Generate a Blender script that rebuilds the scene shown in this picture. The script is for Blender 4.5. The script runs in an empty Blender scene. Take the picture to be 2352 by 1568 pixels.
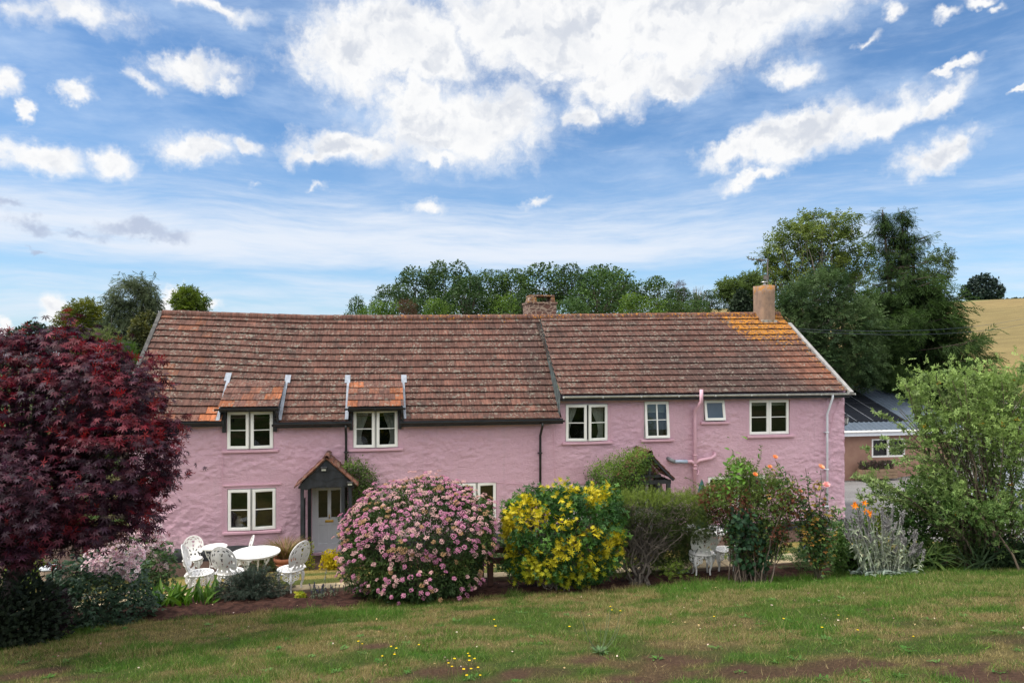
import bpy, math, random
import numpy as np
from math import radians, sin, cos, tan, pi
from mathutils import Vector, Matrix

# ---------------------------------------------------------------- camera
S = bpy.context.scene
COL = S.collection
F, HY, YAW, D, H = 1568.0, 820.0, radians(11.0), 20.0, 5.55
CY_, SY_ = cos(YAW), sin(YAW)
cam_d = bpy.data.cameras.new('camera')
cam_d.lens, cam_d.sensor_width, cam_d.clip_start, cam_d.clip_end = 24.0, 36.0, 0.1, 6000.0
cam_d.shift_y = 36.0 / 2352.0
cam = bpy.data.objects.new('camera', cam_d)
COL.objects.link(cam)
cam.location = (0, -D, H)
cam.rotation_euler = (radians(90), 0, -YAW)
S.camera = cam
S.view_settings.view_transform = 'Standard'
S.view_settings.look = 'None'
S.view_settings.exposure = 0.28
S.view_settings.gamma = 1.0
S.render.engine = 'CYCLES'
S.cycles.max_bounces = 6
S.cycles.diffuse_bounces = 3
S.cycles.transparent_max_bounces = 8
S.cycles.use_denoising = True


def ray(px, py):
    u, v = (px - 1176.0) / F, -(py - HY) / F
    return np.array([u * CY_ + SY_, CY_ - u * SY_, v])


def at_y(px, py, Y=0.0):
    r = ray(px, py)
    t = (Y + D) / r[1]
    return np.array([r[0] * t, Y, H + r[2] * t])


def at_z(px, py, z):
    r = ray(px, py)
    return np.array([r[0] * z, r[1] * z - D, H + r[2] * z])


def depth_of(p):
    return (p[1] + D) * CY_ + p[0] * SY_


# ---------------------------------------------------------------- sky and sun
SUN_EL, SUN_AZ = radians(58), radians(-98)      # azimuth from +Y (behind the house) towards +X
world = bpy.data.worlds.new('World')
S.world = world
world.use_nodes = True
world.cycles.sampling_method = 'MANUAL'
world.cycles.sample_map_resolution = 1024


class NT:
    """tiny node-tree writer"""
    def __init__(self, tree):
        self.t, self.n, self.l = tree, tree.nodes, tree.links
        self.n.clear()

    def node(self, typ, **kw):
        nd = self.n.new(typ)
        for k, v in kw.items():
            setattr(nd, k, v)
        return nd

    def set(self, sock, v):
        if isinstance(v, bpy.types.NodeSocket):
            self.l.new(v, sock)
        elif v is not None:
            sock.default_value = v

    def math(self, op, a, b=None, c=None, clamp=False):
        nd = self.node('ShaderNodeMath', operation=op, use_clamp=clamp)
        for i, v in enumerate((a, b, c)):
            if v is not None:
                self.set(nd.inputs[i], v)
        return nd.outputs[0]

    def vmath(self, op, a, b=None, scale=None):
        nd = self.node('ShaderNodeVectorMath', operation=op)
        self.set(nd.inputs[0], a)
        if b is not None:
            self.set(nd.inputs[1], b)
        if scale is not None:
            self.set(nd.inputs['Scale'], scale)
        return nd.outputs['Value'] if op == 'LENGTH' else nd.outputs[0]

    def mix(self, fac, a, b, blend='MIX'):
        nd = self.node('ShaderNodeMix', data_type='RGBA', blend_type=blend)
        self.set(nd.inputs[0], fac)
        for s, v in ((6, a), (7, b)):
            if isinstance(v, (tuple, list)) and len(v) == 3:
                v = (*v, 1)
            self.set(nd.inputs[s], v)
        return nd.outputs[2]

    def noise(self, vec, scale, detail=4, rough=0.55, lac=2.0, dist=0.0, color=False):
        nd = self.node('ShaderNodeTexNoise')
        if vec is not None:
            self.set(nd.inputs['Vector'], vec)
        for k, v in (('Scale', scale), ('Detail', detail), ('Roughness', rough), ('Lacunarity', lac), ('Distortion', dist)):
            nd.inputs[k].default_value = v
        return nd.outputs['Color' if color else 'Fac']

    def ramp(self, v, lo, hi, a=0.0, b=1.0, smooth=True):
        nd = self.node('ShaderNodeMapRange', interpolation_type='SMOOTHSTEP' if smooth else 'LINEAR')
        self.set(nd.inputs[0], v)
        for i, x in enumerate((lo, hi, a, b)):
            nd.inputs[i + 1].default_value = x
        return nd.outputs[0]

    def mapping(self, vec, loc=(0, 0, 0), rot=(0, 0, 0), scale=(1, 1, 1), typ='POINT'):
        nd = self.node('ShaderNodeMapping', vector_type=typ)
        self.set(nd.inputs[0], vec)
        nd.inputs[1].default_value, nd.inputs[2].default_value, nd.inputs[3].default_value = loc, rot, scale
        return nd.outputs[0]


def azel(px, py):
    r = ray(px, py)
    return math.atan2(r[0], r[1]), math.atan2(r[2], math.hypot(r[0], r[1]))


CLOUDS = [  # x, y, rx, ry, tilt, weight : white cumulus, as directions in the sky
    (800, 120, 120, 95, 0, 1), (930, 95, 190, 105, 0, 1), (1010, 160, 120, 55, 0, .9), (1130, 50, 180, 95, 0, .9), (1330, 70, 250, 120, 0, 1.1),
    (1560, 60, 260, 120, 0, 1.1), (1790, 30, 210, 85, 12, 1), (1430, 185, 150, 62, 0, 1), (1560, 205, 80, 35, 0, .9), (1260, 160, 90, 50, 0, .6),
    (1040, 285, 210, 95, 0, 1), (960, 240, 90, 60, 0, .9), (1150, 270, 100, 62, 0, .95), (800, 340, 120, 46, 0, 1), (720, 350, 75, 30, 0, .8), (1010, 355, 100, 30, 0, .8),
    (1330, 262, 48, 36, 0, .95), (1850, 305, 190, 50, 14, 1), (1700, 340, 120, 34, 6, .95), (2030, 265, 150, 42, 14, .95), (2170, 228, 90, 30, 16, .85),
    (1720, 394, 90, 20, 4, .85), (2150, 350, 110, 40, 12, 1), (2220, 318, 55, 26, 14, .8), (1810, 185, 66, 36, -10, .85), (2175, 170, 66, 16, 18, .8), (2335, 203, 34, 10, 20, .8),
    (440, 150, 170, 50, 8, .62), (520, 175, 90, 34, 0, .5), (340, 190, 80, 30, 0, .5), (95, 358, 115, 40, 6, .85), (265, 362, 75, 40, 0, .7), (455, 335, 105, 42, 0, .85), (575, 340, 60, 30, 0, .7),
    (165, 215, 44, 26, 0, .9), (5, 172, 46, 34, 0, 1), (45, 250, 25, 34, 0, .6), (970, 472, 70, 20, 4, .6), (1232, 452, 56, 18, 8, .5), (725, 430, 46, 18, 10, .35), (580, 415, 36, 18, 10, .35),
    (2040, 45, 38, 22, 0, .5), (1985, 100, 56, 24, 10, .45), (2250, 8, 50, 16, 0, .8), (2280, 28, 26, 14, 0, .7), (2160, 50, 46, 20, 10, .5),
    (200, 30, 260, 75, 0, .45), (470, 2, 170, 30, 0, .65), (60, 15, 140, 60, 0, .35),
    (392, 690, 38, 22, 0, 1.1), (150, 742, 42, 50, 20, 1.05), (5, 768, 22, 24, 0, 1), (450, 702, 60, 16, 0, .9)]
GREYS = [(330, 535, 130, 22, -6, .95), (400, 552, 60, 20, 0, .9), (190, 520, 90, 16, 4, .7), (60, 515, 90, 22, -6, .9), (10, 470, 60, 20, 0, .7), (80, 573, 34, 6, 0, .9)]


def build_world():
    w = NT(world.node_tree)
    out = w.node('ShaderNodeOutputWorld')
    bg = w.node('ShaderNodeBackground')
    w.l.new(bg.outputs[0], out.inputs[0])
    sky = w.node('ShaderNodeTexSky', sky_type='NISHITA')
    sky.sun_disc = False
    sky.sun_elevation, sky.sun_rotation = SUN_EL, SUN_AZ
    sky.altitude, sky.air_density, sky.dust_density, sky.ozone_density = 100, 1.0, 0.6, 2.0
    tc = w.node('ShaderNodeTexCoord')
    sep = w.node('ShaderNodeSeparateXYZ')
    w.l.new(tc.outputs['Generated'], sep.inputs[0])
    x, y, z = sep.outputs
    az = w.math('ARCTAN2', x, y)
    el = w.math('ARCSINE', z)
    cmb = w.node('ShaderNodeCombineXYZ')
    w.l.new(az, cmb.inputs[0]); w.l.new(el, cmb.inputs[1])
    P = cmb.outputs[0]
    # ragged outlines: the lookup direction is warped by noise
    n1 = w.noise(P, 9.0, 5, 0.62, color=True)
    n2 = w.noise(P, 34.0, 5, 0.6, color=True)
    wv = w.vmath('ADD', w.vmath('SCALE', w.vmath('SUBTRACT', n1, (.5, .5, .5)), scale=0.085),
                 w.vmath('SCALE', w.vmath('SUBTRACT', n2, (.5, .5, .5)), scale=0.03))
    PW = w.vmath('ADD', P, wv)

    def field(lst):
        acc = None
        for cx, cy, rx, ry, rot, wt in lst:
            a, e = azel(cx, cy)
            a2, _ = azel(cx + rx, cy)
            _, e2 = azel(cx, cy - ry)
            m = w.mapping(PW, (a, e, 0), (0, 0, radians(rot)), (abs(a2 - a) * 1.12, abs(e2 - e) * 1.15, 1), 'TEXTURE')
            v = w.math('SUBTRACT', wt, w.vmath('LENGTH', m))
            if wt > 1.0:
                pass
            acc = v if acc is None else w.math('SMOOTH_MAX', acc, v, 0.22)
        return acc
    cu = field(CLOUDS)
    det = w.noise(P, 17.0, 8, 0.67)
    det2 = w.noise(P, 6.5, 4, 0.55)
    puff = w.math('ABSOLUTE', w.math('SUBTRACT', w.math('MULTIPLY', w.noise(PW, 15.0, 6, 0.58), 2.0), 1.0))
    cu2 = w.math('ADD', cu, w.math('MULTIPLY', w.math('SUBTRACT', det, 0.5), 0.75))
    cu2 = w.math('ADD', cu2, w.math('MULTIPLY', w.math('SUBTRACT', puff, 0.17), 0.8))
    cu2 = w.math('ADD', cu2, w.math('MULTIPLY', w.math('SUBTRACT', det2, 0.5), 0.7))
    a_cu = w.math('ADD', w.ramp(cu2, -0.32, 0.10, 0, 0.30), w.ramp(cu2, -0.06, 0.42, 0, 0.68))
    gr = field(GREYS)
    gr2 = w.math('ADD', gr, w.math('MULTIPLY', w.math('SUBTRACT', det, 0.5), 1.6))
    a_gr = w.ramp(gr2, -0.05, 0.8, 0, 0.75)
    # high streaked cirrus, lying low over the horizon
    wob = w.vmath('SCALE', w.vmath('SUBTRACT', w.noise(P, 2.6, 3, .5, color=True), (.5, .5, .5)), scale=0.075)
    pw = w.vmath('ADD', P, wob)
    fine = w.noise(w.mapping(pw, rot=(0, 0, radians(-13)), scale=(3.0, 26, 1)), 2.0, 8, 0.66)
    broad = w.noise(w.mapping(pw, rot=(0, 0, radians(-6)), scale=(1.2, 9, 1)), 1.6, 4, 0.55)
    band = w.math('MULTIPLY', w.ramp(el, 0.105, 0.150), w.ramp(el, 0.275, 0.135))
    edge = w.ramp(az, 0.75, 0.20, 0.42, 1.0)
    dens = w.math('MULTIPLY', band, edge)
    ci = w.math('ADD', w.math('MULTIPLY', fine, 0.55), w.math('MULTIPLY', broad, 0.45))
    a_ci = w.ramp(w.math('ADD', ci, w.math('MULTIPLY', dens, 0.46)), 0.50, 1.0, 0, 0.95)
    lowband = w.math('MULTIPLY', w.ramp(el, 0.02, 0.06), w.ramp(el, 0.14, 0.09))
    a_ci2 = w.ramp(w.math('ADD', ci, w.math('MULTIPLY', lowband, 0.2)), 0.52, 0.9, 0, 0.8)
    veil = w.noise(w.mapping(pw, rot=(0, 0, radians(-24)), scale=(2.0, 6, 1)), 1.7, 7, .62)
    a_ve = w.math('MULTIPLY', w.ramp(veil, 0.36, 0.74, 0, 0.75), w.ramp(el, 0.19, 0.30))
    # daylight blue
    base = w.mix(1.0, sky.outputs[0], (SKYC[0], SKYC[1], SKYC[2], 1), 'MULTIPLY')
    base = w.mix(w.ramp(el, 0.30, -0.02, 0, 0.50, smooth=False), base, (0.45, 0.60, 0.80))
    c = w.mix(a_ve, base, (0.46, 0.59, 0.79))
    c = w.mix(w.math('MAXIMUM', a_ci, a_ci2), c, (0.68, 0.73, 0.81))
    c = w.mix(a_gr, c, (0.37, 0.43, 0.57))
    thick = w.ramp(cu2, 0.35, 1.15)
    greyn = w.math('MULTIPLY', thick, w.ramp(w.noise(PW, 7.0, 5, 0.6), 0.40, 0.66))
    # billows: brighter where the cloud surface turns up to the light, greyer underneath
    up_ = w.vmath('ADD', PW, (-0.006, 0.016, 0))
    relief = w.math('SUBTRACT', w.noise(up_, 8.0, 4, 0.55), w.noise(PW, 8.0, 4, 0.55))
    shade = w.math('MULTIPLY', w.ramp(relief, -0.03, 0.11), w.ramp(cu2, 0.05, 0.6))
    gg = w.math('MAXIMUM', w.math('MULTIPLY', greyn, 0.62), w.math('MULTIPLY', shade, 0.78))
    cc = w.mix(gg, (0.82, 0.82, 0.82), (0.50, 0.54, 0.62))
    c = w.mix(a_cu, c, cc)
    # unseen sky overhead and behind the viewer: broken bright cloud added as fill light
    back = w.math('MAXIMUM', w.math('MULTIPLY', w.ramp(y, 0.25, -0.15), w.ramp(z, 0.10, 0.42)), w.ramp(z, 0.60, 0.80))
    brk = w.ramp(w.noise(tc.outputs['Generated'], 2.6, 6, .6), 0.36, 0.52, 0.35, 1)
    c = w.mix(w.math('MULTIPLY', back, brk), c, FILL_CLOUD)
    # below the horizon: dull ground light
    c = w.mix(w.ramp(z, -0.01, -0.06), c, (0.16, 0.17, 0.10))
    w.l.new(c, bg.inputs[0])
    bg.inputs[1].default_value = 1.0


FILL_CLOUD = (1.75, 1.73, 1.7)
SKYC = (0.083, 0.110, 0.130)        # the physical sky is very bright: this is its strength, about 0.11
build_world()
sun_d = bpy.data.lights.new('sun', 'SUN')
sun_d.energy, sun_d.angle, sun_d.color = 3.2, radians(9), (1.0, 0.95, 0.88)
sun = bpy.data.objects.new('sun', sun_d)
COL.objects.link(sun)
sd = Vector((sin(SUN_AZ) * cos(SUN_EL), cos(SUN_AZ) * cos(SUN_EL), sin(SUN_EL)))
sun.rotation_euler = sd.to_track_quat('Z', 'Y').to_euler()
sun.location = (0, 0, 40)

# ---------------------------------------------------------------- numeric helpers
_L = np.random.RandomState(7).rand(64, 64, 64).astype(np.float32)


def vn(p):
    p = np.asarray(p, np.float64)
    i = np.floor(p).astype(np.int64)
    f = p - i
    f = f * f * (3 - 2 * f)
    i &= 63
    j = (i + 1) & 63
    x0, y0, z0, x1, y1, z1 = i[..., 0], i[..., 1], i[..., 2], j[..., 0], j[..., 1], j[..., 2]
    fx, fy, fz = f[..., 0], f[..., 1], f[..., 2]
    a = _L[x0, y0, z0] * (1 - fx) + _L[x1, y0, z0] * fx
    b = _L[x0, y1, z0] * (1 - fx) + _L[x1, y1, z0] * fx
    c = _L[x0, y0, z1] * (1 - fx) + _L[x1, y0, z1] * fx
    d = _L[x0, y1, z1] * (1 - fx) + _L[x1, y1, z1] * fx
    return (a * (1 - fy) + b * fy) * (1 - fz) + (c * (1 - fy) + d * fy) * fz


def fbm(p, o=4, g=0.5):
    p = np.asarray(p, np.float64)
    s, a, t = 0.0, 1.0, 0.0
    for k in range(o):
        s = s + a * vn(p * (2.0 ** k) + 17.3 * k)
        t += a
        a *= g
    return s / t


def n2(x, y, sc, o=3, z=0.0):
    x, y = np.broadcast_arrays(np.asarray(x, float), np.asarray(y, float))
    return fbm(np.stack([x * sc, y * sc, np.full(x.shape, z)], -1), o)


def sst(x, a, b):
    t = np.clip((np.asarray(x, float) - a) / (b - a), 0, 1)
    return t * t * (3 - 2 * t)


def unit(v):
    v = np.asarray(v, float)
    return v / np.maximum(np.linalg.norm(v, axis=-1, keepdims=True), 1e-9)


def rdir(rng, n):
    return unit(rng.normal(size=(n, 3)))


# ---------------------------------------------------------------- mesh helpers
def make_mesh(name, verts, faces, mat=None, parent=None, col=None, smooth=False, origin=None):
    """faces: list of (M,k) int arrays"""
    verts = np.asarray(verts, np.float32).reshape(-1, 3)
    if origin is not None:
        verts = verts - np.asarray(origin, np.float32)
    me = bpy.data.meshes.new(name)
    faces = [np.asarray(f, np.int32) for f in faces if len(f)]
    me.vertices.add(len(verts))
    me.vertices.foreach_set('co', verts.ravel())
    nl = sum(f.size for f in faces)
    npoly = sum(len(f) for f in faces)
    me.loops.add(nl)
    me.polygons.add(npoly)
    me.loops.foreach_set('vertex_index', np.concatenate([f.ravel() for f in faces]))
    tot = np.concatenate([np.full(len(f), f.shape[1], np.int32) for f in faces])
    me.polygons.foreach_set('loop_start', np.concatenate([[0], np.cumsum(tot)[:-1]]).astype(np.int32))
    me.polygons.foreach_set('use_smooth', np.full(npoly, bool(smooth)))
    if col is not None:
        col = np.asarray(col, np.float32)
        if col.shape[1] == 3:
            col = np.concatenate([col, np.ones((len(col), 1), np.float32)], 1)
        at = me.color_attributes.new('Col', 'FLOAT_COLOR', 'POINT')
        at.data.foreach_set('color', col.ravel())
    me.update(calc_edges=True)
    o = bpy.data.objects.new(name, me)
    COL.objects.link(o)
    if mat is not None:
        me.materials.append(mat)
    if origin is not None:
        o.location = origin
    if parent is not None:
        o.parent = parent
        o.matrix_parent_inverse = Matrix.Translation(-Vector(parent.location))     # parts are modelled in world coordinates
    return o


class MB:
    def __init__(self):
        self.v, self.f, self.c, self.n = [], {}, [], 0

    def add(self, v, faces, col=None):
        v = np.asarray(v, float).reshape(-1, 3)
        for f in faces:
            f = np.atleast_2d(np.asarray(f, np.int64))
            if f.size:
                self.f.setdefault(f.shape[1], []).append(f + self.n)
        self.v.append(v)
        if col is None:
            col = (1, 1, 1, 1)
        col = np.asarray(col, float)
        if col.ndim == 1:
            if len(col) == 3:
                col = np.append(col, 1.0)
            col = np.tile(col, (len(v), 1))
        elif col.shape[1] == 3:
            col = np.concatenate([col, np.ones((len(col), 1))], 1)
        self.c.append(col)
        self.n += len(v)
        return self

    def box(self, a, b, m=None, col=None):
        (x0, y0, z0), (x1, y1, z1) = a, b
        v = np.array([[x0, y0, z0], [x1, y0, z0], [x1, y1, z0], [x0, y1, z0], [x0, y0, z1], [x1, y0, z1], [x1, y1, z1], [x0, y1, z1]], float)
        if m is not None:
            v = v @ np.array(m.to_3x3()).T + np.array(m.translation)
        return self.add(v, [[[0, 3, 2, 1], [4, 5, 6, 7], [0, 1, 5, 4], [1, 2, 6, 5], [2, 3, 7, 6], [3, 0, 4, 7]]], col)

    def beam(self, p, q, w, h, up=(0, 0, 1), col=None):
        """square bar from p to q"""
        p, q = np.asarray(p, float), np.asarray(q, float)
        d = unit(q - p)
        s = unit(np.cross(d, up))
        n = np.cross(s, d)
        v = [e + s * sx * w / 2 + n * sn * h / 2 for e in (p, q) for sx, sn in ((-1, -1), (1, -1), (1, 1), (-1, 1))]
        return self.add(v, [[[0, 1, 2, 3], [7, 6, 5, 4], [0, 4, 5, 1], [1, 5, 6, 2], [2, 6, 7, 3], [3, 7, 4, 0]]], col)

    def tube(self, pts, rad, seg=8, col=None, cap=True):
        pts = np.asarray(pts, float)
        k = len(pts)
        rad = np.broadcast_to(np.asarray(rad, float), (k,))
        t = unit(np.gradient(pts, axis=0))
        ref = np.array([0, 0, 1.0]) if abs(t[0][2]) < 0.9 else np.array([1.0, 0, 0])
        s = unit(np.cross(t[0], ref))
        an = np.arange(seg) * 2 * pi / seg
        vs = []
        for i in range(k):
            s = unit(s - t[i] * np.dot(s, t[i]))
            b = np.cross(t[i], s)
            vs.append(pts[i] + rad[i] * (np.cos(an)[:, None] * s + np.sin(an)[:, None] * b))
        v = np.concatenate(vs)
        i = np.arange(seg)
        j = (i + 1) % seg
        fs = np.concatenate([np.stack([r * seg + i, r * seg + j, (r + 1) * seg + j, (r + 1) * seg + i], 1) for r in range(k - 1)])
        fl = [fs]
        if cap:
            fl += [[list(range(seg))[::-1]], [[(k - 1) * seg + q for q in range(seg)]]]
        return self.add(v, fl, col)

    def lathe(self, prof, c=(0, 0, 0), seg=20, col=None):
        """prof: list of (r, z)"""
        an = np.arange(seg) * 2 * pi / seg
        v = np.concatenate([np.stack([c[0] + r * np.cos(an), c[1] + r * np.sin(an), np.full(seg, c[2] + z)], 1) for r, z in prof])
        i = np.arange(seg)
        j = (i + 1) % seg
        k = len(prof)
        fs = np.concatenate([np.stack([r * seg + i, r * seg + j, (r + 1) * seg + j, (r + 1) * seg + i], 1) for r in range(k - 1)])
        return self.add(v, [fs, [list(range(seg))[::-1]], [[(k - 1) * seg + q for q in range(seg)]]], col)

    def prism(self, poly, a, b, axis=1, col=None):
        """poly of 2D points extruded between a and b along axis (1: poly is x,z; 0: poly is y,z; 2: poly is x,y)"""
        poly = np.asarray(poly, float)
        k = len(poly)
        vs = []
        for d in (a, b):
            if axis == 1:
                vs.append(np.stack([poly[:, 0], np.full(k, d), poly[:, 1]], 1))
            elif axis == 0:
                vs.append(np.stack([np.full(k, d), poly[:, 0], poly[:, 1]], 1))
            else:
                vs.append(np.stack([poly[:, 0], poly[:, 1], np.full(k, d)], 1))
        i = np.arange(k)
        j = (i + 1) % k
        return self.add(np.concatenate(vs), [np.stack([i, j, j + k, i + k], 1), [list(range(k))[::-1]], [[q + k for q in range(k)]]], col)

    def build(self, name, mat, parent=None, smooth=False, origin=None, bevel=0):
        o = make_mesh(name, np.concatenate(self.v), [np.concatenate(x) for x in self.f.values()], mat, parent, np.concatenate(self.c), smooth, origin)
        if bevel:
            m = o.modifiers.new('bevel', 'BEVEL')
            m.width, m.segments, m.limit_method = bevel, 2, 'ANGLE'
        return o


def tag(o, label=None, cat=None, group=None, kind=None):
    if label:
        o['label'] = label
    if cat:
        o['category'] = cat
    if group:
        o['group'] = group
    if kind:
        o['kind'] = kind
    return o


def thing(name, loc, label, cat, group=None, rotz=0.0):
    o = bpy.data.objects.new(name, None)
    COL.objects.link(o)
    o.empty_display_size = 0.2
    o.location = [float(q) for q in loc]
    o.rotation_euler = (0, 0, rotz)
    return tag(o, label, cat, group)


def dup(root, loc, rotz, label, scale=None, group=None):
    r = root.copy()
    COL.objects.link(r)
    r.location = [float(q) for q in loc]
    r.rotation_euler = (0, 0, rotz)
    if scale is not None:
        r.scale = (scale,) * 3 if np.isscalar(scale) else scale
    r['label'] = label
    if group:
        r['group'] = group
    for ch in list(root.children):
        c = ch.copy()
        COL.objects.link(c)
        c.parent = r
        for g in ch.children:
            d = g.copy()
            COL.objects.link(d)
            d.parent = c
    return r


# ---------------------------------------------------------------- materials
def mat_new(name):
    m = bpy.data.materials.new(name)
    m.use_nodes = True
    w = NT(m.node_tree)
    out = w.node('ShaderNodeOutputMaterial')
    bs = w.node('ShaderNodeBsdfPrincipled')
    w.l.new(bs.outputs[0], out.inputs[0])
    return m, w, bs, out


def bump(w, bs, h, strength=0.3, dist=0.02):
    b = w.node('ShaderNodeBump')
    b.inputs['Strength'].default_value, b.inputs['Distance'].default_value = strength, dist
    w.l.new(h, b.inputs['Height'])
    w.l.new(b.outputs[0], bs.inputs['Normal'])


def simple(name, c1, c2=None, scale=6.0, rough=0.6, bmp=0.0, bscale=40.0, metal=0.0, spec=0.5, detail=5, attr=False, stretch=(1, 1, 1), lo=.35, hi=.65):
    """two-tone noise material"""
    m, w, bs, out = mat_new(name)
    tc = w.node('ShaderNodeTexCoord')
    v = w.mapping(tc.outputs['Object'], scale=stretch)
    c = w.mix(w.ramp(w.noise(v, scale, detail, .6), lo, hi), c1, c2 if c2 else tuple(x * .82 for x in c1))
    if attr:
        at = w.node('ShaderNodeAttribute', attribute_name='Col')
        c = w.mix(1.0, c, at.outputs['Color'], 'MULTIPLY')
    w.l.new(c, bs.inputs['Base Color'])
    bs.inputs['Roughness'].default_value, bs.inputs['Metallic'].default_value = rough, metal
    bs.inputs['Specular IOR Level'].default_value = spec
    if bmp:
        bump(w, bs, w.noise(v, bscale, 4, .6), bmp, 0.02)
    return m


def leafmat(name, trans=0.3, rough=0.5, spec=0.4):
    m, w, bs, out = mat_new(name)
    at = w.node('ShaderNodeAttribute', attribute_name='Col')
    w.l.new(at.outputs['Color'], bs.inputs['Base Color'])
    bs.inputs['Roughness'].default_value = rough
    bs.inputs['Specular IOR Level'].default_value = spec
    tr = w.node('ShaderNodeBsdfTranslucent')
    hs = w.node('ShaderNodeHueSaturation')
    hs.inputs['Value'].default_value, hs.inputs['Saturation'].default_value = 1.25, 1.1
    w.l.new(at.outputs['Color'], hs.inputs['Color'])
    w.l.new(hs.outputs[0], tr.inputs[0])
    mx = w.node('ShaderNodeMixShader')
    mx.inputs[0].default_value = trans
    w.l.new(bs.outputs[0], mx.inputs[1]); w.l.new(tr.outputs[0], mx.inputs[2])
    w.l.new(mx.outputs[0], out.inputs[0])
    return m


M = {}
M['leaf'] = leafmat('leaf', 0.3, 0.6, 0.22)
M['gloss_leaf'] = leafmat('gloss_leaf', 0.22, 0.45, 0.3)
M['maple_leaf'] = leafmat('maple_leaf', 0.25, 0.55, 0.28)
M['petal'] = leafmat('petal', 0.25, 0.7, 0.2)
M['bark'] = simple('bark', (.10, .075, .055), (.05, .038, .03), 12, .9, .5, 30, stretch=(1, 1, .3))
M['grey_bark'] = simple('grey_bark', (.22, .19, .16), (.10, .085, .07), 14, .9, .5, 40, stretch=(1, 1, .3))
M['pale_bark'] = simple('pale_bark', (.42, .40, .36), (.16, .14, .12), 6, .8, .3, 20)
M['white_paint'] = simple('white_paint', (.90, .89, .85), (.85, .84, .79), 3, .4)
M['white_metal'] = simple('white_metal', (.82, .81, .79), (.74, .72, .69), 9, .38, .1, 60)
M['black_paint'] = simple('black_paint', (.012, .013, .016), (.03, .032, .036), 8, .5, .2, 50)
M['black_plastic'] = simple('black_plastic', (.011, .011, .012), (.02, .02, .021), 3, .35)
M['lead'] = simple('lead', (.29, .32, .37), (.17, .19, .22), 5, .5, .3, 20)
M['brass'] = simple('brass', (.62, .43, .12), (.5, .33, .08), 12, .28, metal=1.0)
M['dark_room'] = simple('dark_room', (.012, .011, .010), (.006, .006, .005), 2, .9)
M['curtain'] = simple('curtain', (.70, .68, .64), (.6, .58, .54), 5, .9)


def glass_mat():
    m, w, bs, out = mat_new('window_glass')
    tr = w.node('ShaderNodeBsdfTransparent')
    tr.inputs[0].default_value = (.74, .77, .76, 1)
    gl = w.node('ShaderNodeBsdfGlossy')
    gl.inputs['Roughness'].default_value = 0.015
    gl.inputs['Color'].default_value = (.9, .95, 1, 1)
    fr = w.node('ShaderNodeLayerWeight')
    fr.inputs[0].default_value = 0.5
    mx = w.node('ShaderNodeMixShader')
    w.l.new(w.math('ADD', w.math('MULTIPLY', w.math('POWER', fr.outputs['Facing'], 4.0), .85), .045), mx.inputs[0])
    w.l.new(tr.outputs[0], mx.inputs[1]); w.l.new(gl.outputs[0], mx.inputs[2])
    w.l.new(mx.outputs[0], out.inputs[0])
    return m


M['glass'] = glass_mat()

# ---------------------------------------------------------------- terrain
def hgt(x, y):
    """height of the ground: a garden slope down to the cottage, a yard beyond it, then a hill"""
    x, y = np.broadcast_arrays(np.asarray(x, float), np.asarray(y, float))
    h = np.where(y > -1.4, 0.0, np.where(y > -7.8, (-1.4 - y) * 0.234, 1.5))
    h = np.where(y < -7.8, 1.5 + np.clip((-7.8 - y) * 0.125, 0, 0.15), h)
    h = np.where(y < -9.0, 1.65 + (-9.0 - y) * 0.205, h)
    h = np.where(y < -30, 1.65 + 21 * 0.205 + (-30 - y) * 0.05, h)
    yard = -0.08 * np.clip(y + 0.5, 0, 15)
    h = h + np.where(y > -0.5, yard, 0)
    az = np.degrees(np.arctan2(x, y + D))
    dist = np.hypot(x, y + D)
    up = np.clip(dist - 42, 0, None)
    prof = np.where(up < 163, up * 0.139, 22.65 + np.clip(up - 163, 0, 40) * 0.03 + np.clip(up - 203, 0, 500) * 0.072)
    k = (.80 * sst(az, -8, 3) + .13 * sst(az, 14, 28)) * sst(-az, -75, -50)
    h = h + np.where(y > 5, prof * k, 0) + np.where(y > 5, sst(dist, 120, 400) * (1 - k) * 3.0, 0)
    bump_ = (n2(x, y, 0.9, 3) - 0.5) * 0.05 + (n2(x, y, 0.25, 2) - .5) * 0.10
    h = h + bump_ * np.where((y > -7.9) & (y < 4), 0.35, 1) * np.where(y > 4, 0.3, 1)
    return h


def gz(x, y):
    return float(hgt(x, y))


def G(px, py, lim=400):
    """point of the ground seen at a photograph pixel"""
    r = ray(px, py)
    t = np.geomspace(2.5, lim, 4000)
    p = np.array([0, -D, H]) + t[:, None] * r
    below = p[:, 2] < hgt(p[:, 0], p[:, 1])
    i = int(np.argmax(below)) if below.any() else len(t) - 1
    return np.array([p[i, 0], p[i, 1], gz(p[i, 0], p[i, 1])])


def gpt(x, y, dz=0.0):
    return np.array([x, y, gz(x, y) + dz])


def axis(lo, hi, step, far_lo, far_hi, g=1.16):
    a = list(np.arange(lo, hi + step / 2, step))
    s, p = step, hi
    while p < far_hi:
        s *= g
        p += s
        a.append(p)
    s, p = step, lo
    while p > far_lo:
        s *= g
        p -= s
        a.insert(0, p)
    return np.array(a)


# bed front edge and kerb front edge, as lines Y(x)
def bed_edge(x):
    x = np.asarray(x, float)
    return -9.05 - 0.25 * sst(-x, 1.5, 5) + 0.10 * np.sin(x * 1.3) + 0.08 * np.sin(x * 3.1 + 1) - 0.12 * sst(x, 6, 9)


def kerb_y(x):
    x = np.asarray(x, float)
    return -7.85 - 0.25 * sst(x, 1.5, 6) - 0.35 * sst(-x, 1.5, 5)


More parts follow.
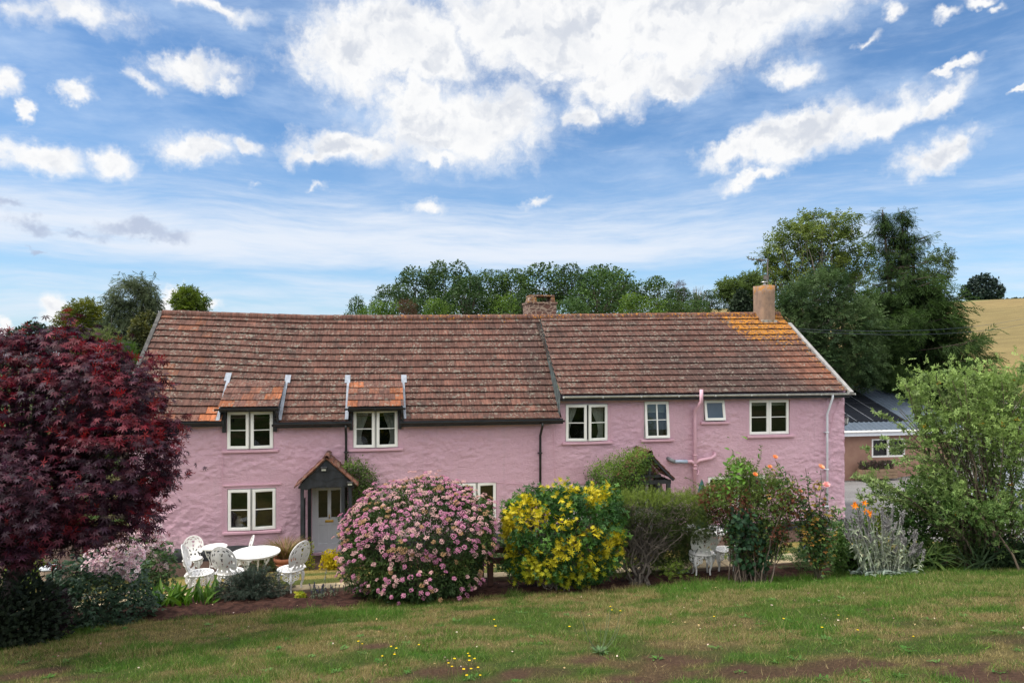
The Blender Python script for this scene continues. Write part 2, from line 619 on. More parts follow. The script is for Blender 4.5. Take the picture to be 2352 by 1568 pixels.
def lawn_masks(x, y):
    """dry straw, bare soil, lush patches of the upper lawn (0..1)"""
    a = n2(x, y * 1.5, 0.55, 4, 3.1)
    b = n2(x, y * 1.9, 1.5, 4, 8.7)
    dry = sst(a * .45 + b * .55, 0.43, 0.57)
    dry = dry * (1 - 0.55 * sst(x, 3.5, 7) * sst(y, -13.5, -11))
    dry = np.clip(dry + .38 * sst(-y, 12.3, 14.6) * sst(b, .36, .54), 0, 1)
    c = n2(x, y * 2.0, 1.2, 4, 21.0)
    bare = sst(c, 0.555, 0.64) * sst(-y, 11.8, 13.8) * (0.45 + .55 * sst(-y, 13.5, 15))
    for gx, gy, gr in BARE_SPOTS:
        q = np.hypot((x - gx) / (gr * 1.7), (y - gy) / gr) + (b - .5) * 2.2
        bare = np.maximum(bare, sst(-q, -1.05, -.45) * (.62 + .35 * sst(c, .4, .5)))
    lush = np.clip(sst(n2(x, y, 1.5, 4, 40.0), 0.50, 0.62) + .5 * sst(x, 4, 8) * sst(y, -13, -10.5), 0, 1)
    return dry, bare, lush


BARE_SPOTS = [(*G(px, py)[:2], r) for px, py, r in ((70, 1548, .26), (150, 1560, .2), (1000, 1545, .26), (900, 1560, .2), (1350, 1512, .2), (1545, 1522, .26), (1440, 1560, .2), (2335, 1470, .2), (860, 1482, .13), (2150, 1525, .16), (1230, 1545, .2), (1700, 1535, .2), (2010, 1400, .12), (1010, 1458, .12))]


def col_lerp(a, b, t):
    t = np.asarray(t)[..., None]
    return np.asarray(a) * (1 - t) + np.asarray(b) * t


GREEN, STRAW, SOIL, LUSH = (.088, .145, .026), (.255, .190, .080), (.150, .085, .055), (.070, .170, .020)


def lawn_colour(x, y):
    dry, bare, lush = lawn_masks(x, y)
    c = col_lerp(np.broadcast_to(GREEN, x.shape + (3,)), STRAW, dry * .80)
    c = col_lerp(c, LUSH, lush * (1 - dry) * .7)
    return col_lerp(c, SOIL, bare)


def build_ground():
    xs = axis(-9.5, 15, 0.09, -900, 1200, 1.13)
    ys = axis(-17.5, 0.5, 0.09, -60, 1500, 1.13)
    X, Y = np.meshgrid(xs, ys)
    Z = hgt(X, Y)
    nx, ny = len(xs), len(ys)
    i = (np.arange(ny - 1)[:, None] * nx + np.arange(nx - 1)[None, :]).ravel()
    faces = np.stack([i, i + 1, i + nx + 1, i + nx], 1)
    c = lawn_colour(X, Y) * 0.45  # lawn colour darkened here as shade in the gaps between blades
    soil = (.040, .021, .016)
    low = col_lerp(np.broadcast_to((.24, .19, .065), X.shape + (3,)), (.085, .10, .025), sst(n2(X, Y, .9, 4, 5.), .42, .66))
    up = Y < bed_edge(X)
    bed = (Y >= bed_edge(X)) & (Y < kerb_y(X) + .1)
    lower = (Y >= kerb_y(X) + .1) & (Y < -1.7)
    c = np.where(up[..., None], c, np.where(bed[..., None], soil, np.where(lower[..., None], low, c)))
    near_wall = (Y >= -1.7) & (Y < 7)
    c = np.where(near_wall[..., None], (.075, .048, .038), c)
    # gravel path on the left of the lower lawn
    gp = (np.abs(Y - (-5.3 + 0.75 * (X + 4.6))) < 0.42) & (X < -2.9) & lower
    c = np.where(gp[..., None], (.16, .135, .12), c)
    yard = (X > 14.2) & (Y > -7.5) & (Y < 24)
    c = np.where(yard[..., None], (.20, .195, .20), c)
    far = Y >= 24
    dist = np.hypot(X, Y + D)
    straw = col_lerp(np.broadcast_to((.245, .175, .075), X.shape + (3,)), (.185, .145, .062), sst(n2(X, Y, .03, 4, 2.), .35, .65))
    straw = np.where((dist > 208)[..., None], (.14, .21, .075), straw)
    straw = np.where((dist > 262)[..., None], (.27, .22, .10), straw)
    az = np.degrees(np.arctan2(X, Y + D))
    rough = col_lerp(np.broadcast_to((.06, .085, .025), X.shape + (3,)), straw, sst(az, 14, 20))
    c = np.where(far[..., None], rough, c)
    m, w, bs, out = mat_new('ground')
    at = w.node('ShaderNodeAttribute', attribute_name='Col')
    tc = w.node('ShaderNodeTexCoord')
    o_ = tc.outputs['Object']
    c1 = w.mix(w.ramp(w.noise(o_, 30, 5, .65), .3, .7), (.62, .60, .58), (1.32, 1.32, 1.3))
    c2 = w.mix(w.ramp(w.noise(w.mapping(o_, rot=(0, 0, .5), scale=(.12, .5, 1)), 1.2, 5, .6), .35, .65), (.86, .85, .84), (1.1, 1.1, 1.08))
    cc = w.mix(1.0, w.mix(1.0, at.outputs['Color'], c1, 'MULTIPLY'), c2, 'MULTIPLY')
    w.l.new(cc, bs.inputs['Base Color'])
    bs.inputs['Roughness'].default_value = .95
    bs.inputs['Specular IOR Level'].default_value = .15
    bump(w, bs, w.noise(o_, 55, 5, .7), .7, .03)
    o = make_mesh('ground', np.stack([X, Y, Z], -1).reshape(-1, 3), [faces], m, None, c.reshape(-1, 3), True)
    tag(o, kind='structure')


build_ground()


def build_bed():
    """the dug red-brown soil strip between lawn and kerb, crumbly"""
    xs = np.arange(-7.5, 12, .035)
    v = np.linspace(0, 1, 40)
    X, V = np.meshgrid(xs, v)
    y0, y1 = bed_edge(X) - .03 * vn(np.stack([X * 9, X * 0, X * 0], -1)), kerb_y(X) + .02
    Y = y0 + (y1 - y0) * V
    lump = fbm(np.stack([X * 7, Y * 7, 0 * X], -1), 4)
    crumb = fbm(np.stack([X * 24, Y * 24, 0 * X + 5], -1), 3)
    e = np.sin(np.clip(V, 0, 1) * pi) ** .5
    Z = hgt(X, Y) + .006 + e * (.02 + .09 * (lump - .35) + .05 * (crumb - .4))
    nx, ny = X.shape[1], X.shape[0]
    i = (np.arange(ny - 1)[:, None] * nx + np.arange(nx - 1)[None, :]).ravel()
    faces = np.stack([i, i + 1, i + nx + 1, i + nx], 1)
    o = make_mesh('flower_bed', np.stack([X, Y, Z], -1).reshape(-1, 3), [faces],
                  simple('soil', (.075, .036, .027), (.030, .015, .012), 9, .95, .9, 90, spec=.1), None, None, True)
    tag(o, kind='structure')


build_bed()


def build_kerb():
    mb = MB()
    x = -7.6
    rng = np.random.default_rng(5)
    while x < 9.6:
        L = rng.uniform(.75, 1.15)
        a, b = np.array([x, float(kerb_y(x))]), np.array([x + L - .012, float(kerb_y(x + L))])
        w_ = .26 if x < 4.4 else .55
        za, zb = gz(*a) - .12, 0
        top = max(gz(a[0], a[1]), gz(b[0], b[1])) + .085 + rng.uniform(-.012, .012)
        t = .014
        n = np.array([-(b - a)[1], (b - a)[0]]) / np.linalg.norm(b - a)
        q = [a, b, b + n * w_, a + n * w_]
        lo = [(*p, za) for p in q]
        hi = [(*p, top - t) for p in q]
        ctr = np.mean(q, 0)
        hi2 = [(*(p + (ctr - p) * .02 + (ctr - p) / np.linalg.norm(ctr - p) * t), top) for p in q]
        v = np.array(lo + hi + hi2)
        f = [[i, (i + 1) % 4, (i + 1) % 4 + 4, i + 4] for i in range(4)] + [[i + 4, (i + 1) % 4 + 4, (i + 1) % 4 + 8, i + 8] for i in range(4)] + [[8, 9, 10, 11]]
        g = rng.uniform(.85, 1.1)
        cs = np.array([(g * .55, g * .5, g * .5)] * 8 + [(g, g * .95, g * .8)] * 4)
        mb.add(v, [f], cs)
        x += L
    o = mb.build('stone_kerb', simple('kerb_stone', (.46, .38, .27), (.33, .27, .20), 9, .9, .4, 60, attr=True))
    tag(o, 'low kerb of sandy coping stones between the flower bed and the cottage lawn', 'kerb')


build_kerb()

# ---------------------------------------------------------------- the pink cottage
HX0, HX1, XS = -6.6, 15.05, 5.36            # gable ends, and where the two roofs meet
cottage = thing('cottage', (4, 0, 0), 'long pink rendered cottage with red tiled roof and two porches', 'cottage')


def wpx(px, py, Y=0.0):
    p = at_y(px, py, Y)
    return p[0], p[2]


def render_mat():
    m, w, bs, out = mat_new('pink_render')
    tc = w.node('ShaderNodeTexCoord')
    o_ = tc.outputs['Object']
    a = w.noise(w.mapping(o_, scale=(.35, 1, .6)), 1.4, 5, .6)
    c = w.mix(w.ramp(a, .3, .7), (.665, .425, .505), (.605, .375, .455))
    c = w.mix(w.ramp(w.noise(o_, 14, 5, .65), .45, .75, 0, .35), c, (.71, .48, .54))
    st = w.noise(w.mapping(o_, scale=(3.2, 1, .25)), 1.6, 5, .65)
    c = w.mix(w.ramp(st, .54, .76, 0, .42), c, (.47, .33, .37))
    sp = w.node('ShaderNodeSeparateXYZ')
    w.l.new(o_, sp.inputs[0])
    foot = w.math('MULTIPLY', w.ramp(sp.outputs[2], 1.0, .25), w.ramp(w.noise(o_, 3.0, 6, .7), .38, .66, 0, .45))
    c = w.mix(foot, c, (.36, .29, .26))
    c = w.mix(w.ramp(w.noise(w.mapping(o_, scale=(1, 1, .6)), .9, 7, .72), .52, .70, 0, .30), c, (.52, .37, .42))
    w.l.new(c, bs.inputs['Base Color'])
    bs.inputs['Roughness'].default_value = .75
    bs.inputs['Specular IOR Level'].default_value = .3
    bump(w, bs, w.noise(w.mapping(o_, scale=(1, 1, 2.0)), 14, 7, .74), 1.0, .034)
    return m


M['pink'] = render_mat()
M['pink_smooth'] = simple('pink_paint', (.64, .39, .46), (.59, .345, .42), 5, .6, .1, 40)

# window openings, read off as rectangles on the wall plane
WIN = {}
for k, (a, b, c, d) in dict(up1=(521, 943, 628, 1031), up2=(811, 939, 914, 1028), up3=(1299, 927, 1396, 1013), up4=(1479, 921, 1537, 1007),
                            up5=(1616, 918, 1665, 967), up6=(1721, 917, 1814, 998), gr1=(522, 1121, 634, 1217), gr2=(1048, 1107, 1140, 1196),
                            gr3=(1269, 1114, 1372, 1195), gr4=(1626, 1092, 1760, 1165)).items():
    x0, z1 = wpx((a + a) / 2, b)
    x1, _ = wpx(c, b)
    _, z0 = wpx((a + c) / 2, d)
    _, z1 = wpx((a + c) / 2, b)
    WIN[k] = (x0, x1, z0, z1)
DOOR = {}
for k, (a, b, c, d) in dict(d1=(716, 1112, 795, 1272), d2=(1458, 1100, 1521, 1225)).items():
    x0, _ = wpx(a, d)
    x1, _ = wpx(c, d)
    _, z1 = wpx((a + c) / 2, b)
    DOOR[k] = (x0, x1, 0.0, z1)
HOLES = list(WIN.values()) + list(DOOR.values())
LTOP, RTOP = 3.86, 4.50


def build_wall():
    step = .032
    xs = np.arange(HX0, HX1 + .001, step)
    zs = np.arange(-.6, RTOP + .001, step)
    ex = sorted({round(v, 4) for h in HOLES for v in h[:2]} | {HX0, HX1, XS})
    ez = sorted({round(v, 4) for h in HOLES for v in h[2:]} | {-.6, RTOP, LTOP})

    def merge(a, e):
        a = [q for q in a if min(abs(q - w) for w in e) > .022]
        return np.array(sorted(a + list(e)))
    xs, zs = merge(xs, ex), merge(zs, ez)
    X, Z = np.meshgrid(xs, zs)
    P = np.stack([X * 5.2, Z * 10.5, 0 * X], -1)
    a = fbm(P, 4)
    ridged = 1 - np.abs(2 * fbm(P * 1.15 + 9, 3) - 1)
    big = fbm(np.stack([X * .8, Z * 1.0, 0 * X + 3], -1), 3)
    rough = .55 + .7 * sst(big, .4, .6) + 1.0 * sst(X, 13.2, 15)
    stone = fbm(np.stack([X * 4.5, Z * 9, 0 * X + 20], -1), 2)
    d = ((a - .5) * .062 + (ridged - .75) * .045 + sst(stone, .5, .62) * .012) * rough * 1.0
    # thin ledges with a sharp lower edge, where the render runs over the stones
    saw = fbm(np.stack([X * 3.4, Z * 6.5, 0 * X + 31], -1), 3) * 4.5 + Z * 2.5
    saw = saw - np.floor(saw)
    msk = sst(fbm(np.stack([X * 4.5, Z * 8, 0 * X + 44], -1), 2), .46, .58)
    d = np.clip(d * .62, -.03, .04) + (big - .5) * .035 + (1 - saw) ** 1.5 * .012 * msk * rough
    # smooth render close to the openings, and a drift of the wall outward at its foot
    k = np.ones_like(X)
    for (x0, x1, z0, z1) in HOLES:
        dx = np.maximum(np.maximum(x0 - X, X - x1), 0)
        dz = np.maximum(np.maximum(z0 - Z, Z - z1), 0)
        k = np.minimum(k, sst(np.hypot(dx, dz), .0, .22))
    Y = -d * k - .03 * sst(-Z, -1.2, 0.3)
    cx, cz = (X[:-1, :-1] + X[1:, 1:]) / 2, (Z[:-1, :-1] + Z[1:, 1:]) / 2
    keep = np.ones(cx.shape, bool)
    for (x0, x1, z0, z1) in HOLES:
        keep &= ~((cx > x0) & (cx < x1) & (cz > z0) & (cz < z1))
    top = np.where(cx > XS, RTOP, LTOP)
    keep &= cz < top
    nx = len(xs)
    i = (np.arange(len(zs) - 1)[:, None] * nx + np.arange(nx - 1)[None, :])
    f = np.stack([i, i + 1, i + nx + 1, i + nx], -1)[keep]
    mb = MB()
    mb.add(np.stack([X, Y, Z], -1), [f])
    for (x0, x1, z0, z1) in HOLES:                       # reveals
        z1c = min(z1, LTOP) if x1 < XS else z1
        v = [(x0, 0, z0), (x1, 0, z0), (x1, 0, z1c), (x0, 0, z1c), (x0, .24, z0), (x1, .24, z0), (x1, .24, z1c), (x0, .24, z1c)]
        mb.add(v, [[[0, 1, 5, 4], [1, 2, 6, 5], [2, 3, 7, 6], [3, 0, 4, 7]]])
    wf = mb.build('wall', M['pink'], cottage, True)
    # gable ends and back
    mb = MB()
    for x, zt, s in ((HX0, 3.5, 1), (HX1, 4.2, -1)):
        n = 24
        yy = np.linspace(0.0, 6.98, n)
        prof = np.interp(yy, [0, 3.5, 7], [zt, 7.0, zt])
        v = [(x, y, -1.2) for y in yy] + [(x, y, z) for y, z in zip(yy, prof)]
        f = [[q, q + 1, n + q + 1, n + q] for q in range(n - 1)]
        mb.add(v, [f])
    mb.add([(HX0, 6.98, -1.5), (HX1, 6.98, -1.5), (HX1, 6.98, 4.2), (HX0, 6.98, 4.2)], [[[0, 1, 2, 3]]])
    mb.build('gable_wall', M['pink'], cottage)
    # black painted plinth
    xs2 = np.arange(HX0, HX1 + .01, .12)
    v, f = [], []
    holes = [d_[:2] for d_ in DOOR.values()]
    nz = np.linspace(-.6, .33, 8)
    Xp, Zp = np.meshgrid(xs2, nz)
    Yp = -.075 - .035 * fbm(np.stack([Xp * 2.5, Zp * 5, 0 * Xp], -1), 3)
    Yp[-1] = -.03
    Zp = Zp + np.where(Zp > .3, (n2(Xp, Zp, 1.2, 2) - .5) * .08 - sst(Xp, 6, 14) * .1, 0)
    i = (np.arange(len(nz) - 1)[:, None] * len(xs2) + np.arange(len(xs2) - 1)[None, :])
    keep = np.ones(i.shape, bool)
    cx = (Xp[:-1, :-1] + Xp[1:, 1:]) / 2
    for h in holes:
        keep &= ~((cx > h[0] - .05) & (cx < h[1] + .05))
    f = np.stack([i, i + 1, i + len(xs2) + 1, i + len(xs2)], -1)[keep]
    make_mesh('plinth', np.stack([Xp, Yp, Zp], -1).reshape(-1, 3), [f], M['black_paint'], cottage, None, True)
    for key, (x0, x1, z0, z1) in WIN.items():            # near-black box behind every window, the room's dimness painted into its colour
        mb = MB()
        a, b, c, d, y = x0 - .03, x1 + .03, z0 - .1, z1 + .03, .9
        mb.add([(a, .245, c), (b, .245, c), (b, .245, d), (a, .245, d), (a, y, c), (b, y, c), (b, y, d), (a, y, d)], [[[4, 5, 6, 7], [0, 1, 5, 4], [3, 7, 6, 2], [0, 4, 7, 3], [1, 2, 6, 5]]])
        mb.build('room', M['dark_room'], cottage)


build_wall()


def framebox(mb, x0, x1, z0, z1, y0, y1, t, tb=None, tt=None):
    tb, tt = tb or t, tt or t
    mb.box((x0, y0, z0), (x0 + t, y1, z1)); mb.box((x1 - t, y0, z0), (x1, y1, z1))
    mb.box((x0 + t, y0, z0), (x1 - t, y1, z0 + tb)); mb.box((x0 + t, y0, z1 - tt), (x1 - t, y1, z1))


def casement(parent, x0, x1, z0, z1, y, hinge, ang, bars=(1, 0), frosted=None):
    """an openable sash; y is its front face"""
    hx = x0 if hinge == 'l' else x1 if hinge == 'r' else (x0 + x1) / 2
    hz = z1 if hinge == 't' else (z0 + z1) / 2
    mb = MB()
    t = .062
    framebox(mb, x0, x1, z0, z1, y, y + .06, t)
    framebox(mb, x0 + t, x1 - t, z0 + t, z1 - t, y + .012, y + .05, .016)
    for k in range(bars[0]):
        zc = z0 + (z1 - z0) * (k + 1) / (bars[0] + 1)
        mb.box((x0 + t, y + .006, zc - .011), (x1 - t, y + .052, zc + .011))
    for k in range(bars[1]):
        xc = x0 + (x1 - x0) * (k + 1) / (bars[1] + 1)
        mb.box((xc - .02, y + .004, z0 + t), (xc + .02, y + .054, z1 - t))
    # the panes
    o = mb.build('casement', M['white_paint'], parent, origin=(hx, y + .06, hz))
    g = MB().box((x0 + t + .002, y + .026, z0 + t + .002), (x1 - t - .002, y + .032, z1 - t - .002))
    p = g.build('pane', frosted or M['glass'], parent, origin=(hx, y + .06, hz))
    for q in (o, p):
        if hinge == 't':
            q.rotation_euler.x = -ang
        else:
            q.rotation_euler.z = ang if hinge == 'r' else -ang
    return o


def window(key, kind='pair', ang=.12, sill=True, fr_y=.055, light='upper'):
    x0, x1, z0, z1 = WIN[key]
    y = fr_y
    mb = MB()
    framebox(mb, x0, x1, z0, z1, y, y + .075, .045)
    xm = (x0 + x1) / 2
    if kind == 'pair':
        mb.box((xm - .03, y + .004, z0 + .045), (xm + .03, y + .071, z1 - .045))
    fr = mb.build('window', M['white_paint'], cottage, bevel=.004)
    if kind == 'pair':
        casement(fr, x0 + .022, xm - .018, z0 + .02, z1 - .022, y - .062, 'l', ang)
        casement(fr, xm + .018, x1 - .022, z0 + .02, z1 - .022, y - .062, 'r', ang * 1.15)
    elif kind == 'shut':
        casement(fr, x0 + .022, xm - .006, z0 + .02, z1 - .022, y - .03, 'l', 0)
        casement(fr, xm + .006, x1 - .022, z0 + .02, z1 - .022, y - .03, 'r', 0)
    elif kind == 'single':
        casement(fr, x0 + .022, x1 - .022, z0 + .02, z1 - .022, y - .062, 't', .10, (1, 1))
    else:
        casement(fr, x0 + .022, x1 - .022, z0 + .02, z1 - .022, y - .062, 't', .17, (0, 0), simple('frosted_pane', (.045, .075, .11), (.06, .09, .13), 2, .25))
    if sill:
        MB().box((x0 - .12, -.10, z0 - .085), (x1 + .14, .05, z0 - .012)).build('sill', M['pink_smooth'], fr, bevel=.012)
    return fr


def curtain(fr, x0, x1, z0, z1, y=.30, gather=.5, left=True):
    """hanging cloth, tied back towards the side"""
    n, m = 26, 14
    u, v = np.meshgrid(np.linspace(0, 1, n), np.linspace(0, 1, m))
    w_ = (x1 - x0) * (1 - gather * sst(v, .0, .75) + gather * .25 * sst(v, .8, 1))
    X = x0 + u * w_ if left else x1 - u * w_
    Y = y + .02 * np.sin(u * 34) * (.6 + .4 * v)
    Z = z1 - v * (z1 - z0)
    i = (np.arange(m - 1)[:, None] * n + np.arange(n - 1)[None, :]).ravel()
    make_mesh('curtain', np.stack([X, Y, Z], -1).reshape(-1, 3), [np.stack([i, i + 1, i + n + 1, i + n], 1)], M['curtain'], fr, None, True)


fw = {}
fw['up1'] = window('up1', fr_y=.03); fw['up2'] = window('up2', fr_y=.03); fw['up3'] = window('up3', ang=.16)
fw['up4'] = window('up4', 'single'); fw['up5'] = window('up5', 'top'); fw['up6'] = window('up6', 'shut')
fw['gr1'] = window('gr1'); fw['gr2'] = window('gr2'); fw['gr3'] = window('gr3', 'shut'); fw['gr4'] = window('gr4', 'shut')
for k, g in (('up2', .55), ('up3', .6)):
    x0, x1, z0, z1 = WIN[k]
    w_ = (x1 - x0) * .30
    curtain(fw[k], x0 + .05, x0 + .05 + w_, z0 + .02, z1 - .05, left=True, gather=g)
    curtain(fw[k], x1 - .05 - w_, x1 - .05, z0 + .02, z1 - .05, left=False, gather=g)
for k, fr_ in (('up4', .28), ('up6', .14)):            # roller blinds, half down
    x0, x1, z0, z1 = WIN[k]
    MB().box((x0 + .06, .20, z1 - (z1 - z0) * fr_ - .05), (x1 - .06, .206, z1 - .05)).build('blind', simple('blind', (.42, .43, .38), (.38, .38, .34), 3, .8), fw[k])
x0, x1, z0, z1 = WIN['up4']
MB().box((x0 + .06, .30, z0 + .03), (x1 - .06, .306, z1 - .4)).build('net', simple('net', (.13, .14, .14), (.10, .10, .10), 3, .9), fw['up4'])
# lintel strips and the thin cable across the wall
x0, x1, z0, z1 = WIN['gr1']
MB().box((x0 - .12, -.045, z1 + .075), (x1 + .14, .02, z1 + .125)).build('lintel', M['pink_smooth'], cottage, bevel=.01)
for pl in ([(1065, 1106), (1130, 1107), (1196, 1111), (1203, 1121), (1245, 1121), (1300, 1113), (1368, 1108)], [(1272, 980), (1273, 1050), (1275, 1110)], [(511, 985), (511, 1100), (512, 1215)],
           [(1402, 925), (1403, 1010)], [(1905, 1000), (1915, 950), (1932, 915)]):
    MB().tube([at_y(a, b, -.045) for a, b in pl], .009, 5).build('cable', M['pink_smooth'], cottage)


# ------------------------------------------------ roofs of interlocking tiles
def tile_mat():
    m, w, bs, out = mat_new('roof_tile')
    at = w.node('ShaderNodeAttribute', attribute_name='Col')
    tc = w.node('ShaderNodeTexCoord')
    o_ = tc.outputs['Object']
    streak = w.noise(w.mapping(o_, scale=(22, 2.2, 2.2)), 1.0, 4, .6)
    c = w.mix(1.0, at.outputs['Color'], w.mix(w.ramp(streak, .3, .7), (.62, .60, .60), (1.35, 1.32, 1.28)), 'MULTIPLY')
    c = w.mix(w.ramp(w.noise(o_, 2.1, 6, .65), .50, .72, 0, .7), c, (.030, .021, .018))
    # grey-green crustose lichen in spots of several sizes
    for sc, lo, hi, colr, f in ((3.2, .26, .15, (.165, .152, .125), .62), (7, .34, .20, (.195, .18, .145), .72), (13, .38, .25, (.26, .24, .195), .7)):
        vo = w.node('ShaderNodeTexVoronoi')
        w.l.new(w.vmath('ADD', o_, w.vmath('SCALE', w.noise(o_, 14, 3, .6, color=True), scale=.14)), vo.inputs['Vector'])
        vo.inputs['Scale'].default_value = sc
        pick = w.ramp(w.noise(w.vmath('ADD', o_, (sc, 0, 0)), sc * .20, 3, .6), .46, .60)
        c = w.mix(w.math('MULTIPLY', w.math('MULTIPLY', w.ramp(vo.outputs['Distance'], lo, hi), pick), f), c, colr)
    dust = w.ramp(w.noise(o_, 60, 4, .7), .56, .70, 0, .45)
    c = w.mix(dust, c, (.17, .15, .12))
    # orange lichen where the tile carries it
    l = w.math('ADD', w.noise(o_, 11, 6, .68), w.math('MULTIPLY', w.math('SUBTRACT', at.outputs['Alpha'], .5), .62))
    c = w.mix(w.ramp(l, .50, .57, 0, .93), c, w.mix(w.noise(o_, 30, 3), (.34, .125, .012), (.47, .205, .02)))
    w.l.new(c, bs.inputs['Base Color'])
    bs.inputs['Roughness'].default_value = .85
    bs.inputs['Specular IOR Level'].default_value = .25
    bump(w, bs, w.noise(o_, 45, 5, .7), .5, .012)
    return m


M['tile'] = tile_mat()
# eave and ridge lines, sagging with age
_lx = [-6.9, -5.5, -2, 1, 3, 5.4]
EZL = lambda x: np.interp(x, [-6.8, -5.3, 5.4], [3.86, 3.80, 3.72])
_rp = [at_y(px, py, 3.5) for px, py in ((375, 712), (520, 717), (700, 723), (860, 724), (1060, 723), (1245, 722), (1500, 719), (1720, 717), (1790, 716))]
RZ = lambda x: np.interp(x, [p[0] for p in _rp], [p[2] - .10 for p in _rp])
EZR = lambda x: np.interp(x, [5.3, 15], [4.42, 4.44])
EY, RY = -.34, 3.5
VL, VR = -6.78, 14.9


def PL(x, t):
    sag = -.09 * np.sin(np.clip(t, 0, 1) * pi) * sst(x, -6, -2)
    return np.stack([x, EY + (RY - EY) * t, EZL(x) + (RZ(x) - EZL(x)) * t + sag], -1)


def PR(x, t):
    return np.stack([x, EY + (RY - EY) * t, EZR(x) + (RZ(x) + .02 - EZR(x)) * t - .05 * np.sin(np.clip(t, 0, 1) * pi)], -1)


def tiles(mb, P, n, xa, xb, wt, colf, rng, skip=None, lift=.052, jit=1.0, offset=.5, t_top=1.0, n_prof=5):
    """rows of overlapping tiles; xa(t), xb(t) are the two verges"""
    for i in range(n):
        t0, t1 = i / n * t_top, min((i + 1.12) / n, 1.0) * t_top
        A, B = xa(t0), xb(t0)
        k0 = math.floor(A / wt) - 1
        off = (i % 2) * wt * offset
        cuts = [A] + [q for q in np.arange(k0, k0 + int((B - A) / wt) + 4) * wt + off if A + .06 < q < B - .06] + [B]
        for a, b in zip(cuts[:-1], cuts[1:]):
            if skip is not None and skip((a + b) / 2, (t0 + t1) / 2):
                continue
            xs = np.linspace(a + .0025, b - .0025, n_prof)
            prof = np.array([.0, .006, .001, .006, .0]) if n_prof == 5 else np.zeros(n_prof)
            l0 = lift + rng.normal() * .0025 * jit
            tw = rng.normal() * .0025 * jit
            lo, hi = P(xs, np.full(n_prof, t0)), P(xs, np.full(n_prof, t1))
            lo2 = lo.copy()
            up = l0 + prof + np.linspace(-tw, tw, n_prof)
            nrm = np.array([0, -.62, .78])
            slip = rng.normal() * .0035 * jit
            lo = lo + nrm * up[:, None] + np.array([0, -.75, -.65]) * slip
            hi = hi + nrm * (prof * .6 + .004)[:, None]
            lo2 = lo - nrm * .017
            v = np.concatenate([lo, hi, lo2])
            q = np.arange(n_prof - 1)
            f = np.concatenate([np.stack([q, q + 1, q + 1 + n_prof, q + n_prof], 1), np.stack([q + 2 * n_prof, q + 2 * n_prof + 1, q + 1, q], 1)])
            mb.add(v, [f], colf((a + b) / 2, (t0 + t1) / 2, rng))


BR, TC, OR_, DK = np.array([.088, .043, .034]), np.array([.128, .058, .042]), np.array([.36, .125, .055]), np.array([.050, .032, .029])


def col_left(x, t, rng):
    f = n2(x, t * 5, .5, 3, 1.0)
    c = BR * (1 - f * .5) + TC * f * .5
    c = c * rng.uniform(.86, 1.16)
    if rng.random() < .035:
        c = c * .5 + TC * .75
    if -4.7 < x < -3.9 and t < .125 and rng.random() < .8:
        c = OR_ * rng.uniform(.9, 1.1)
    if x < -5.2 and rng.random() < .14:
        c = c * .6 + OR_ * .25
    # rain-washed stain below the step between the roofs
    k = float(sst(.75 - abs(x - (XS - .55 + .25 * t)), 0, .75)) * float(sst(t, .05, .4))
    c = c * (1 - .6 * k) + DK * .6 * k
    al = .40 * float(sst(t, .93, 1.0)) * float(sst(x, -3, 1)) + .06
    return (*c, al)


def col_right(x, t, rng):
    f = n2(x, t * 5, .6, 3, 9.0)
    c = (BR * .95 * (1 - f * .5) + TC * f * .5) * rng.uniform(.88, 1.14)
    k = float(sst(n2(x, t * 4, .35, 2, 4.), .33, .52)) * float(sst(x, 7.0, 10)) * float(sst(-t, -.85, -.45))
    k *= 1 - float(sst(x - (11.9 + 1.5 * (1 - t)), 0, .9))
    c = c * (1 - .62 * k) + DK * .62 * k
    w_ = float(sst(x - (11.9 + 1.4 * (1 - t)), 0, 1.2)) * float(sst(.62 - t, 0, .25)) * float(sst(t, .05, .16))
    c = c * (1 - .6 * w_) + np.array([.20, .078, .045]) * .6 * w_
    al = .10 + .36 * float(sst(t, .90, 1.0)) * (.5 + .5 * float(sst(x, 5, 9)))
    d = x - (12.0 + 1.5 * (1 - t))                      # the orange fan below the chimney
    al = max(al, .585 * float(sst(d, -.25, .55)) * float(sst(t, .50, .74)))
    al = max(al, .44 * float(sst(d, .2, .9)) * float(sst(t, .30, .62)))
    al = max(al, .46 * float(sst(x, 14.2, 14.9)))
    return (*c, al)


# the dormers: where they lie on the left roof
def left_t_at(px, py):
    r = ray(px, py)
    best = None
    for t in np.linspace(0, 1, 2001):
        y = EY + (RY - EY) * t
        p = at_y(px, py, y)
        e = abs(p[2] - PL(np.array([p[0]]), np.array([t]))[0][2])
        if best is None or e < best[0]:
            best = (e, t, p)
    return best[1], best[2]


DORM = []
for (bx0, bx1, by, tx0, tx1, ty, wk) in ((500, 640, 935, 527, 648, 879, 'up1'), (797, 928, 934, 806, 922, 881, 'up2')):
    t_top, ptop = left_t_at((tx0 + tx1) / 2, ty)
    pb = at_y((bx0 + bx1) / 2, by, -.42)
    x0, x1 = at_y(bx0, by, -.42)[0], at_y(bx1, by, -.42)[0]
    DORM.append(dict(x0=x0, x1=x1, zb=pb[2], yb=-.42, t_top=t_top, yt=ptop[1], zt=ptop[2], win=wk))


def in_dormer(x, t):
    return any(WIN[d['win']][0] - .10 < x < WIN[d['win']][1] + .10 and t < .20 for d in DORM)


rng = np.random.default_rng(11)
mb = MB()
xe = lambda t: XS - .08 + .27 * t
tiles(mb, PL, 16, lambda t: VL, xe, .30, col_left, rng, skip=in_dormer)
roofL = mb.build('roof', M['tile'], cottage)
mb = MB()
tiles(mb, PR, 14, lambda t: XS - .06 + .27 * t, lambda t: VR, .30, col_right, rng)
roofR = mb.build('roof', M['tile'], cottage)
